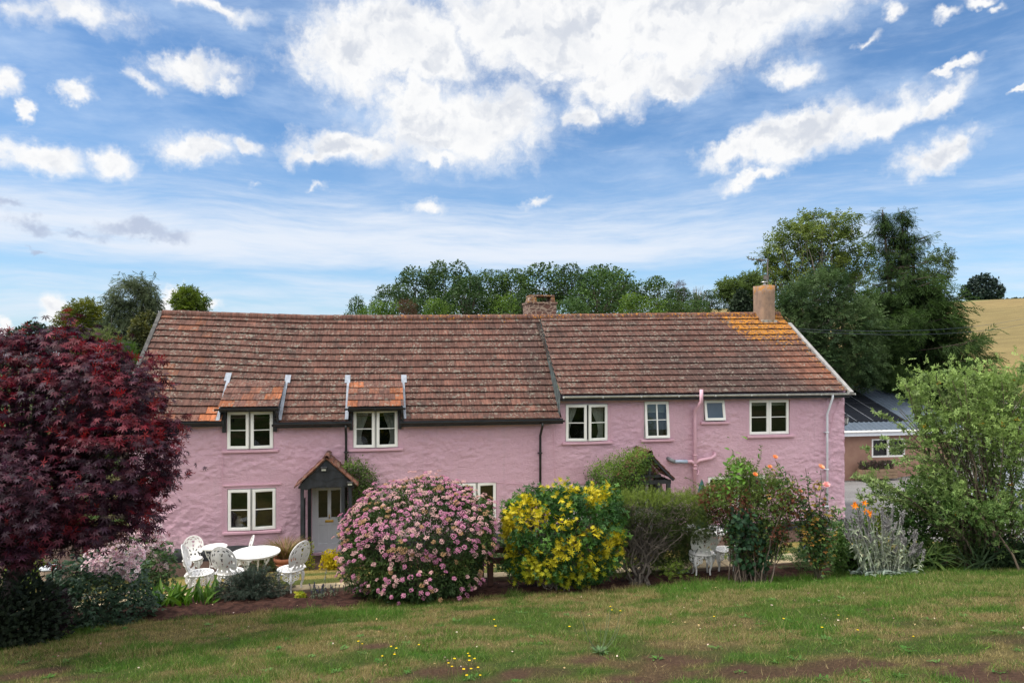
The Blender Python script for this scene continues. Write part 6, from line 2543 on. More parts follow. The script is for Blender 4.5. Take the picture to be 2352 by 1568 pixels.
# ---------------------------------------------------------------- clipped hedge gone bare at the front
def bare_hedge():
    rng = np.random.default_rng(403)
    zc = 12.0
    base = gpt(*(at_z(1468, 1322, 11.75)[:2]))
    t = thing('yew_hedge', base, 'clipped hedge with green top and bare grey twisted branches in front', 'hedge')
    mb = MB()
    pls = []
    for k in range(13):                                   # main limbs fan out from the stool
        px = rng.uniform(1395, 1560)
        py = rng.uniform(1190, 1260)
        tp = at_z(px, py, zc + rng.uniform(-.3, .5))
        p = stems(mb, rng, base, [tp], .027, .010, .09, .35, 10, 7, .03)[0]
        pls.append(p)
    tw = []
    for k in range(210):
        P, Tn, tt = along(rng, pls, 1, .35, 1.0)
        px, py = rng.uniform(1400, 1645), rng.uniform(1140, 1270)
        if px > 1560 and py > 1225:
            continue
        tp = at_z(px, py, zc + rng.uniform(-.35, .6))
        L = np.linalg.norm(tp - P[0])
        if L > 1.15:
            continue
        mid = (P[0] + tp) / 2 + rng.normal(size=3) * .08 + np.array([0, 0, .08 * L])
        q = bez(P[0], mid, tp, 8)
        q[1:-1] += rng.normal(size=(6, 3)) * .012
        mb.tube(q, np.linspace(.009, .003, 8), 5, None, False)
        tw.append(q)
    # fine dead twigs hanging on the front
    P, Tn, tt = along(rng, tw, 900, .2, 1)
    for p, a in zip(P, Tn):
        e = p + unit(a * .6 + rdir(rng, 1)[0] + np.array([0, -.2, -.1])) * rng.uniform(.08, .26)
        mb.tube(bez(p, (p + e) / 2 + rng.normal(size=3) * .03, e, 4), np.array([.004, .003, .002, .0012]), 4, None, False)
    mb.build('branches', simple('hedge_bark', (.11, .09, .072), (.055, .045, .038), 14, .9, .5, 40), t, True)
    B = blobs_px([(1480, 1165, .2, 100, 32, 70), (1585, 1170, .25, 62, 36, 70), (1440, 1180, .45, 45, 45, 40), (1590, 1205, .2, 46, 34, 60), (1520, 1205, .65, 130, 66, 40), (1530, 1265, .55, 95, 55, 40), (1470, 1200, .15, 70, 40, 40), (1540, 1195, .1, 70, 36, 40), (1500, 1235, .3, 80, 44, 40), (1430, 1215, .2, 34, 40, 40)], zc)
    P, N, k, rad = shell(rng, 17500, B, .22, 3.5, .5, 1.2, 5.0, reject=.7)
    P, N, k = no_buried(P, N, k)
    n = len(P)
    d = unit(N * .7 + rng.normal(size=(n, 3)) * .6 + np.array([0, 0, .3]))
    P = P + np.array([0, 0, 1.]) * (rng.random((n, 1)) ** 5) * .16 * (N[:, 2:3] > .3)
    back = (k >= 4).astype(float)
    tip = sst(N[:, 2], .2, .9) * .8 * (1 - back) + rng.random(n) * .2
    mb = MB()
    scatter(mb, T_spray(8, .22, .34), P, d, rdir(rng, n), rng.uniform(.05, .10, n), pal(rng, n, (.034, .054, .013), (.155, .21, .035), .2, tip))
    # a leafy shoot low on the left, and one drooping at the foot
    for px, py, m, r in ((1440, 1290, 60, .10), (1548, 1308, 140, .12), (1425, 1318, 40, .07)):
        c = at_z(px, py, zc - .25)
        Q = c + rng.normal(size=(m, 3)) * r * np.array([1.2, .7, .7])
        scatter(mb, T_spray(6, .3, .4), Q, unit(rdir(rng, m) + np.array([0, 0, .3])), rdir(rng, m), rng.uniform(.05, .1, m), pal(rng, m, (.06, .11, .015), (.15, .21, .03)))
    mb.build('foliage', M['leaf'], t)


bare_hedge()


# ---------------------------------------------------------------- dense multi-stemmed bush with red-brown berries
def berry_bush():
    rng = np.random.default_rng(404)
    zc = 11.9
    base = gpt(*(at_z(1722, 1312, 11.65)[:2]))
    t = thing('berberis_bush', base, 'upright tangled bush with small leaves turning red brown', 'bush')
    B = blobs_px([(1690, 1150, 0, 72, 62, 70), (1770, 1145, 0, 60, 70, 70), (1640, 1140, 0, 40, 30, 50), (1725, 1205, 0, 86, 60, 80), (1725, 1262, -.1, 56, 50, 60), (1700, 1085, .1, 36, 36, 40), (1765, 1235, 0, 48, 40, 50)], zc)
    mb = MB()
    tips = [c + rdir(rng, 1)[0] * r * .85 for c, r in B for _ in range(10)]
    pl = stems(mb, rng, base, tips, .013, .004, .15, .35, 9, 6, .015)
    # long arching sprays above the top
    sp = []
    for px, py in ((1748, 1022), (1722, 1060), (1683, 1035), (1668, 1060), (1640, 1100), (1590, 1112), (1575, 1095), (1785, 1080), (1800, 1100), (1700, 1050), (1735, 1080), (1620, 1125), (1810, 1140), (1820, 1235), (1655, 1085)):
        tp = at_z(px, py, zc + rng.uniform(-.2, .2))
        sp += stems(mb, rng, base + np.array([rng.normal() * .12, 0, .75]), [tp], .006, .002, .1, .55, 9, 5, .012)
    mb.build('stems', M['bark'], t)
    mb = MB()
    P, N, k, rad = shell(rng, 8200, B, .3, 3.0, .6, 1.1, 8.0, reject=.75)
    P, N = no_buried(P, N, m=.03)
    n = len(P)
    hr = (P[:, 2] - base[2])
    red = sst(vn(P * 3 + 4), .40, .62) * sst(hr, .35, .7) * sst(-hr, -1.75, -1.3)
    isr = rng.random(n) < red * .75
    col = np.where(isr[:, None], pal(rng, n, (.10, .030, .018), (.20, .075, .045)), pal(rng, n, (.035, .068, .016), (.14, .20, .045), .2, sst(hr, .7, 1.6) * .7 + rng.random(n) * .2))
    scatter(mb, T_whorl(4, .5, 65), P, unit(N + rng.normal(size=(n, 3)) * .6), rdir(rng, n), rng.uniform(.020, .042, n), col)
    P, Tn, tt = along(rng, sp, 1500, .35, 1.0)
    n = len(P)
    scatter(mb, T_leaf(.55), P, unit(Tn * .4 + rdir(rng, n)), rdir(rng, n), rng.uniform(.022, .045, n), pal(rng, n, (.08, .14, .03), (.17, .24, .06)))
    # broad climbing leaves threaded through the lower front and one bright shoot on top
    cb = blobs_px([(1728, 1250, -.35, 46, 62, 30), (1700, 1200, -.35, 30, 40, 30)], zc)
    P, N, k, rad = shell(rng, 330, cb, .3, 2.5, .4)
    P, N = no_buried(P, N, m=.03)
    n = len(P)
    scatter(mb, T_leaf6(.75, .05, .25), P, unit(rng.normal(size=(n, 3)) * .6 + np.array([0, -.5, -.3])), unit(N + np.array([0, -.8, .5])), rng.uniform(.07, .12, n), pal(rng, n, (.010, .035, .016), (.03, .075, .03)))
    c = at_z(1690, 1085, zc - .3)
    m = 70
    Q = c + rng.normal(size=(m, 3)) * np.array([.16, .1, .22])
    scatter(mb, T_leaf6(.55, .05, .25), Q, unit(rdir(rng, m) + np.array([0, -.2, .4])), np.array([0, -.5, .8]) + rng.normal(size=(m, 3)) * .3, rng.uniform(.07, .13, m), pal(rng, m, (.07, .17, .02), (.14, .27, .035)))
    mb.build('leaves', M['leaf'], t)


berry_bush()


# ---------------------------------------------------------------- tall peach rose
def peach_rose():
    rng = np.random.default_rng(405)
    zc = 11.75
    base = gpt(*(at_z(1884, 1308, zc)[:2]))
    t = thing('rose_shrub', base, 'tall leggy rose with peach and pink blooms at the right of the cottage', 'rose bush')
    bl = [(1780, 1050, 0, (.84, .36, .16), .046), (1768, 1072, 0, (.84, .36, .15), .040), (1734, 1090, -.2, (.84, .33, .12), .046), (1885, 1073, 0, (.85, .46, .28), .060), (1898, 1114, -.05, (.84, .46, .44), .062),
          (1838, 1128, 0, (.85, .38, .24), .040), (1889, 1159, 0, (.70, .10, .16), .036)]
    mb = MB()
    tips = [at_z(a, b + 6, zc + dz) for a, b, dz, _, _ in bl]
    ext = [at_z(px, py, zc + rng.uniform(-.2, .2)) for px, py in ((1812, 1085), (1850, 1075), (1832, 1170), (1800, 1120), (1870, 1110), (1905, 1180), (1900, 1220), (1860, 1160), (1845, 1210), (1920, 1160), (1825, 1090), (1855, 1130))]
    pl = stems(mb, rng, base, tips + ext, .012, .004, .05, .30, 10, 6, .012)
    mb.tube([base + [0, 0, -.05], base + [.01, 0, .12]], [.045, .03], 8)
    mb.build('stems', simple('rose_stem', (.12, .085, .06), (.07, .065, .035), 9, .8), t, True)
    P, Tn, tt = along(rng, pl, 950, .36, .97)
    n = len(P)
    q = P + rng.normal(size=(n, 3)) * .035
    mb = MB()
    col = np.where((rng.random(n) < .22)[:, None], pal(rng, n, (.20, .19, .02), (.26, .12, .03)), pal(rng, n, (.022, .06, .018), (.075, .14, .03)))
    scatter(mb, T_pinnate(2, .6, .44), q, unit(rdir(rng, n) + np.array([0, -.2, -.05])), np.array([0, -.2, 1.]) + rng.normal(size=(n, 3)) * .35, rng.uniform(.09, .15, n), col)
    mb.build('leaves', M['gloss_leaf'], t)
    for a, b, dz, colr, r in bl:
        c = at_z(a, b, zc + dz - .03)
        mb = MB()
        ax = unit(np.array([rng.normal() * .3, -.6, .7]))
        for ring, (m, rr, op) in enumerate(((7, 1.0, 20), (7, .85, 40), (6, .62, 58), (5, .4, 75))):
            for q in range(m):
                an_ = 2 * pi * (q + .5 * ring) / m + rng.normal() * .1
                e1 = unit(np.cross(ax, [.3, .2, .9]))
                e2 = np.cross(ax, e1)
                out_ = e1 * cos(an_) + e2 * sin(an_)
                d = unit(out_ * cos(radians(op)) + ax * sin(radians(op)))
                v, f = T_leaf6(1.15, .10, -.18)
                scatter(mb, (v, f), (c + out_ * r * .08)[None], d[None], (ax * cos(radians(op)) - out_ * sin(radians(op)))[None], r * rr * 1.1, pal(rng, 1, colr, tuple(min(x * 1.12 + .02, .9) for x in colr), .06))
        mb.build('bloom', M['petal'], t)


peach_rose()
r_ = np.random.default_rng(9)
spikes('larkspur', 'blue flowered stems behind the foot of the peach rose', 'plant', ground_pts(r_, [(1862, 1292), (1880, 1290)], 9, 12), .36, 410, (.08, .12, .05), (.08, .08, .42), (.22, .20, .60), .16, .022, T_flower(5, .8, .2), leafc=((.05, .10, .03), (.10, .16, .05)))
hedge_floor('poppy_foliage', (1938, 1296, 26), 'pale green frilly poppy leaves right of the rose foot', 'plant', (.09, .18, .06), (.18, .29, .12), .50, 411, None, T_palm(5, .9), 150, (.08, .14), .16)
hedge_floor('yellow_spotted_rose', (1925, 1250, 22), 'green leaved plant with small yellow flowers behind the peach rose', 'plant', (.05, .11, .02), (.10, .17, .04), .85, 413, 12.2, T_leaf6(.55), 420, (.05, .08), .15)
r_ = np.random.default_rng(10)
spikes('yellow_daisy', 'few small yellow flowers among green stems right of the peach rose', 'flowers', ground_pts(r_, [(1915, 1290), (1905, 1292)], 4, 12), .55, 414, (.07, .12, .03), (.6, .42, .01), (.7, .5, .02), .03, .03, T_flower(5, .9, .1))
hedge_floor('fern', (1838, 1290, 16), 'pale green fern fronds on the kerb left of the rose', 'fern', (.07, .13, .04), (.16, .22, .09), .42, 415, 12.6, T_pinnate(6, .3, .28), 60, (.22, .36), .12)
hedge_floor('weedy_plant', (1788, 1296, 28), 'straggly green weed with reddish stems beside the berried bush', 'plant', (.05, .09, .02), (.12, .16, .04), .40, 416, None, T_leaf6(.5), 260, (.04, .07), .14)
hedge_floor('ground_cover', (1988, 1308, 36), 'mat of small bright green leaves at the lawn edge below the silver spikes', 'plant', (.05, .11, .015), (.11, .20, .03), .16, 417, None, T_leaf6(.6), 700, (.03, .05), .15)
hedge_floor('hen_and_chicks', (1570, 1320, 14), 'small blue grey rosette plant on the bare soil under the hedge', 'plant', (.20, .25, .24), (.30, .35, .33), .08, 418, None, T_whorl(9, .35, 72), 16, (.06, .09), .06)


# ---------------------------------------------------------------- silvery lamb's ear with flower spikes
def lamb_ear():
    rng = np.random.default_rng(420)
    base = gpt(*(at_z(2030, 1302, 11.9)[:2]))
    t = thing('lamb_ear_spikes', base, 'large silver grey woolly plant with many upright flower spikes', 'plant')
    zc = 11.85
    mb, lf = MB(), MB()
    for k in range(62):
        px = rng.uniform(1938, 2085) if k < 46 else rng.uniform(2060, 2125)
        py = rng.uniform(1165, 1235) if k < 46 else rng.uniform(1215, 1265)
        b0 = base + np.array([(px - 2030) * .55 * zc / F + rng.normal() * .06, rng.normal() * .12, 0])
        b0[2] = gz(b0[0], b0[1])
        tp = at_z(px, py, zc + rng.uniform(-.2, .25))
        pl = bez(b0, (b0 + tp) / 2 + np.array([rng.normal() * .05, rng.normal() * .04, .05]), tp, 9)
        mb.tube(pl, .006, 5, (.34, .36, .30), False)
        ax = unit(pl[-1] - pl[-3])
        L = rng.uniform(.14, .24)
        m = 130
        q = rng.random(m)
        Q = tp - ax * (q * L)[:, None]
        u = rdir(rng, m)
        scatter(mb, T_leaf(.7), Q, unit(u + ax * .6), rdir(rng, m), rng.uniform(.022, .034, m) * (.55 + .6 * np.sin(q * pi) ** .5), pal(rng, m, (.24, .23, .23), (.38, .36, .36)))
        P, Tn, _ = along(rng, [pl], 15, .03, .72)
        scatter(lf, T_leaf6(.34, .06, .35), P, unit(rdir(rng, 15) + np.array([0, -.1, .15])), np.array([0, 0, 1.]) + rng.normal(size=(15, 3)) * .3, rng.uniform(.06, .12, 15), pal(rng, 15, (.20, .26, .18), (.40, .43, .29)))
    n = 240
    P = base + np.stack([rng.uniform(-.5, .55, n), rng.normal(size=n) * .14, np.zeros(n)], 1)
    P[:, 2] = hgt(P[:, 0], P[:, 1]) + .02 + rng.random(n) * .06
    scatter(lf, T_leaf6(.36, .06, .35), P, unit(rdir(rng, n) * np.array([1, 1, .3]) + np.array([0, -.2, .45])), np.array([0, 0, 1.]) + rng.normal(size=(n, 3)) * .2, rng.uniform(.08, .15, n), pal(rng, n, (.16, .22, .18), (.28, .33, .28)))
    mb.build('flower_spikes', M['petal'], t)
    lf.build('leaves', M['leaf'], t)


lamb_ear()


def day_lily(px, py, z, lab, seed):
    rng = np.random.default_rng(seed)
    p = at_z(px, py, z)
    b0 = gpt(p[0], p[1])
    t = thing('orange_lily', b0, lab, 'flower', 'orange lilies')
    MB().tube(bez(b0, (b0 + p) / 2 + np.array([.03, 0, .1]), p, 7), .007, 6, (1, 1, 1)).build('stem', simple('lily_stem_%d' % seed, (.07, .12, .03), (.05, .09, .02), 5, .7), t, True)
    mb = MB()
    for q in range(3):
        c = p + np.array([rng.normal() * .05, rng.normal() * .04, rng.normal() * .03])
        ax = unit(np.array([rng.normal() * .6, -.7, .4]))
        e1 = unit(np.cross(ax, [.3, .2, .9]))
        e2 = np.cross(ax, e1)
        for k in range(6):
            an_ = k * pi / 3
            o_ = e1 * cos(an_) + e2 * sin(an_)
            scatter(mb, T_leaf6(.42, .04, .35), c[None], unit(o_ * .8 + ax * .6)[None], (ax - o_ * .5)[None], rng.uniform(.06, .08), pal(rng, 1, (.80, .20, .005), (.86, .28, .01), .06))
    mb.build('bloom', M['petal'], t)


day_lily(1966, 1162, 12.4, 'orange lily flower against the grey yard, upper left of the pair', 430)
day_lily(1995, 1180, 12.2, 'orange lily flower above the silver spikes, lower right of the pair', 431)
hedge_floor('white_daisies', (1926, 1200, 22), 'creamy white flowered clump at the corner of the pink wall', 'flowers', (.42, .40, .24), (.62, .58, .42), 1.35, 432, 12.7, T_whorl(6, .25, 75), 90, (.05, .08), .12, 'petal')
hedge_floor('dark_leaf_shrub', (2105, 1262, 52), 'dark glossy green shrub behind the silver spikes', 'shrub', (.022, .06, .016), (.075, .15, .035), 1.75, 433, 13.0, T_leaf6(.5), 1500, (.07, .12), .4)
hedge_floor('green_border_clump', (1925, 1262, 24), 'leafy green clump between the rose and the silver spikes', 'plant', (.05, .11, .03), (.12, .21, .06), 1.25, 434, 12.4, T_leaf6(.45), 650, (.06, .1), .2)
hedge_floor('golden_shrub', (2020, 1268, 30), 'yellow green small leaved shrub rising behind the silver spikes', 'shrub', (.08, .13, .02), (.24, .27, .04), 1.35, 435, 12.9, T_leaf(.5), 1500, (.045, .075), .2)
hedge_floor('lily_foliage', (1978, 1262, 40), 'strappy green leaves round the orange lilies', 'plant', (.05, .11, .025), (.12, .20, .05), 1.25, 439, 12.5, T_leaf6(.25), 900, (.10, .16), .2)
hedge_floor('iris_clump', (2140, 1306, 40), 'clump of arching sword shaped leaves at the foot of the big shrub', 'plant', (.035, .075, .02), (.11, .17, .04), .42, 436, None, T_blade(.07, .55), 230, (.32, .6), .15)
hedge_floor('iris_clump', (2262, 1308, 50), 'darker clump of sword shaped leaves under the right end of the big shrub', 'plant', (.014, .035, .012), (.05, .085, .03), .38, 437, None, T_blade(.06, .6), 260, (.3, .55), .2)
hedge_floor('dark_undergrowth', (2330, 1305, 60), 'dark shaded leafy undergrowth at the right edge of the lawn', 'plant', (.012, .028, .012), (.035, .065, .025), .55, 438, None, T_leaf6(.5), 1100, (.07, .12), .3)


# ---------------------------------------------------------------- the big grey-green shrub on the right
def big_shrub():
    rng = np.random.default_rng(440)
    zc = 12.3
    base = gpt(*(at_z(2265, 1300, 12.5)[:2]))
    t = thing('honeysuckle_shrub', base, 'huge loose grey green shrub with arching branches at the right edge', 'shrub')
    B = blobs_px([(2250, 1010, 0, 120, 95, 110), (2180, 920, 0, 70, 52, 70), (2310, 930, 0, 80, 60, 90), (2140, 1080, .35, 95, 65, 90), (2060, 1120, .5, 70, 45, 60), (2230, 1150, -.3, 120, 75, 100), (2330, 1080, 0, 100, 120, 110),
                  (2400, 1000, 0, 90, 120, 100), (2120, 1000, .1, 50, 40, 60), (2100, 1190, .6, 60, 45, 50), (2330, 1220, -.2, 90, 60, 90), (2215, 1240, .4, 100, 50, 60), (2290, 1265, .3, 90, 40, 60), (2150, 1150, .5, 70, 60, 60), (2125, 950, 0, 60, 46, 60), (2095, 900, 0, 34, 26, 40), (2165, 885, 0, 60, 34, 60), (2255, 880, 0, 60, 34, 60), (2345, 890, 0, 60, 44, 60), (2360, 1150, 0, 60, 80, 80)], zc)
    mb = MB()
    tips, sp = [], []
    for c, r in B:
        tips += [c + rdir(rng, 1)[0] * r * .9 for _ in range(7)]
    pl = stems(mb, rng, base, tips, .022, .005, .22, .45, 10, 6, .025)
    for px, py in ((2075, 880), (2120, 862), (2100, 905), (2180, 850), (2240, 865), (2275, 870), (2330, 870), (2010, 945), (2350, 840), (2030, 1010), (1990, 1030), (1985, 1098), (1962, 1092), (1975, 1140), (2005, 1118), (2060, 1060), (2105, 960), (2150, 880), (2000, 1150), (2050, 1035)):
        tp = at_z(px, py, zc + rng.uniform(-.4, .3))
        k = rng.integers(len(pl))
        near = min(pl, key=lambda q: np.linalg.norm(q[7] - tp))
        a = near[6]
        q = bez(a, (a + tp) / 2 + np.array([0, 0, .22]), tp, 10)
        mb.tube(q, np.linspace(.008, .003, 10), 5, None, False)
        sp.append(q)
    mb.build('branches', simple('shrub_bark', (.16, .12, .08), (.08, .06, .045), 12, .9, .4, 30, stretch=(1, 1, .3)), t, True)
    mb = MB()
    P, N, k, rad = shell(rng, 15500, B, .46, 2.6, .72, 1.0, 2.0, reject=.62)
    P, N = no_buried(P, N, m=.06)
    gap = vn(P * 2.1 + 7)
    s = (gap > .37) & (vn(P * 5.5 + 3) > .26)
    P, N = P[s], N[s]
    n = len(P)
    P = P + (N * .5 + np.array([0, 0, .6])) * (rng.random((n, 1)) ** 5) * .42
    d = unit(N * .7 + rng.normal(size=(n, 3)) * .6 + np.array([-.1, 0, .35]))
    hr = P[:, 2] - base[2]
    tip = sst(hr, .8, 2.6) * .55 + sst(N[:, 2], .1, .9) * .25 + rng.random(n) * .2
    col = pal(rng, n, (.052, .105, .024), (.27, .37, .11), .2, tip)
    h2 = rng.random(n) < .45
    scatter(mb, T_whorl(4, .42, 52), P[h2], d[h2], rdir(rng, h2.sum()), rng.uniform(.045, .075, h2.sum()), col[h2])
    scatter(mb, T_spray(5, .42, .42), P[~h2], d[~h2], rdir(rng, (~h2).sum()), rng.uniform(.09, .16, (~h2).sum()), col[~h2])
    P2, T2, _ = along(rng, pl, 2400, .45, 1.0)
    n = len(P2)
    scatter(mb, T_leaf6(.42), P2 + rng.normal(size=(n, 3)) * .02, unit(T2 * .5 + rdir(rng, n)), rdir(rng, n), rng.uniform(.06, .1, n), pal(rng, n, (.09, .15, .045), (.30, .38, .14)))
    P2, T2, tt = along(rng, sp, 620, .35, 1.0)
    n = len(P2)
    scatter(mb, T_whorl(4, .4, 52), P2, unit(T2 + rdir(rng, n) * .5), rdir(rng, n), rng.uniform(.05, .09, n), pal(rng, n, (.15, .22, .07), (.30, .38, .15)))
    P2 = np.array([q[-1] for q in sp])
    for r in range(3):
        scatter(mb, T_whorl(5, .4, 45), P2 + rng.normal(size=P2.shape) * .02, unit(rdir(rng, len(P2)) + np.array([-.3, 0, .8])), rdir(rng, len(P2)), .085, pal(rng, len(P2), (.14, .21, .07), (.22, .29, .11)))
    mb.build('leaves', M['leaf'], t)
    mb = MB()
    Q = P[rng.choice(len(P), 26)] + np.array([0, -.05, 0])
    for q in Q:
        scatter(mb, T_leaf(.8), q + rng.normal(size=(14, 3)) * .018, rdir(rng, 14), rdir(rng, 14), .022, pal(rng, 14, (.60, .34, .015), (.45, .2, .03)))
    mb.build('blossoms', M['petal'], t)


big_shrub()


# ---------------------------------------------------------------- climbers on the porches
def climber(name, lab, B, base, n, colA, colB, seed, size, extra=()):
    rng = np.random.default_rng(seed)
    t = thing(name, base, lab, 'climber')
    mb = MB()
    tips = [c + rdir(rng, 1)[0] * r * .8 for c, r in B for _ in range(7)] + [np.asarray(e) for e in extra]
    pl = stems(mb, rng, base, tips, .012, .003, .08, .65, 10, 5, .02)
    mb.build('stems', M['bark'], t)
    P, N, k, rad = shell(rng, n, B, .34, 3.0, .6, 1.1, seed, reject=.7)
    m = len(P)
    P = P + N * (rng.random((m, 1)) ** 4) * .22
    P[:, 1] = np.minimum(P[:, 1], -.06)
    mb = MB()
    tip = sst(N[:, 2], -.2, .8) * .6 + rng.random(m) * .35
    scatter(mb, T_leaf6(.6), P, unit(N * np.array([.8, .5, .3]) + rng.normal(size=(m, 3)) * .5 + np.array([0, -.2, -.35])), unit(N + np.array([0, -.6, .6]) + rng.normal(size=(m, 3)) * .3), rng.uniform(*size, m), pal(rng, m, colA, colB, .2, tip))
    P, Tn, _ = along(rng, pl[-len(extra):] if extra else pl, 260, .5, 1.0)
    scatter(mb, T_leaf6(.6), P + rng.normal(size=P.shape) * .03, unit(rdir(rng, len(P)) + np.array([0, -.3, -.3])), rdir(rng, len(P)), rng.uniform(*size, len(P)), pal(rng, len(P), colA, colB, .2))
    mb.build('leaves', M['leaf'], t)


def wblobs(lst):
    out = []
    for px, py, Y, rx, ry, rd in lst:
        c = at_y(px, py, Y)
        s = depth_of(c) / F
        out.append((c, np.array([rx * s, rd, ry * s])))
    return out


b0 = at_y(828, 1270, -.25)
climber('clematis', 'dark leaved climber beside the right side of the left porch', wblobs([(812, 1074, -.35, 30, 20, .3), (838, 1100, -.3, 26, 30, .25), (828, 1140, -.35, 24, 36, .3), (842, 1130, -.2, 18, 22, .2), (815, 1180, -.35, 16, 30, .25)]),
        gpt(b0[0], -.3), 3200, (.035, .065, .018), (.12, .18, .035), 451, (.04, .07),
        [at_y(870, 1115, -.12), at_y(866, 1092, -.12), at_y(790, 1068, -.5), at_y(770, 1185, -1.1), at_y(778, 1215, -1.1), at_y(880, 1108, -.1)])
b0 = at_y(1405, 1230, -.6)
climber('honeysuckle', 'bright green climber heaped over the right porch roof', wblobs([(1440, 1066, -1.0, 48, 30, .5), (1410, 1092, -.95, 46, 34, .5), (1468, 1052, -1.05, 32, 24, .5), (1385, 1085, -.6, 36, 28, .35), (1425, 1125, -.95, 40, 36, .45), (1452, 1095, -1.15, 30, 34, .4), (1400, 1140, -.6, 24, 28, .3)]),
        gpt(b0[0], -.6), 8500, (.035, .078, .012), (.125, .195, .025), 452, (.035, .065),
        [at_y(1345, 1068, -.2), at_y(1350, 1100, -.15), at_y(1478, 1028, -.7), at_y(1520, 1066, -.6), at_y(1530, 1090, -.7), at_y(1505, 1060, -1.2), at_y(1512, 1080, -1.2), at_y(1340, 1085, -.15)])
# plants behind the fence, on the terrace
hedge_floor('terrace_shrub', (1160, 1300, 40), 'green leafy shrub behind the brown fence', 'shrub', (.03, .06, .02), (.10, .15, .05), .9, 460, 13.2, T_leaf6(.5), 700, (.06, .1), .3)
hedge_floor('terrace_shrub', (1545, 1290, 90), 'dark shaded bush behind the white chair', 'shrub', (.015, .025, .01), (.05, .07, .025), .75, 461, 13.3, T_leaf(.4), 2000, (.05, .09), .4)
hedge_floor('trailing_plant', (1210, 1318, 55), 'trailing dry looking stems on the kerb under the fence', 'plant', (.10, .10, .03), (.20, .19, .07), .16, 462, 12.4, T_spray(6, .2, .4), 160, (.08, .14), .15)

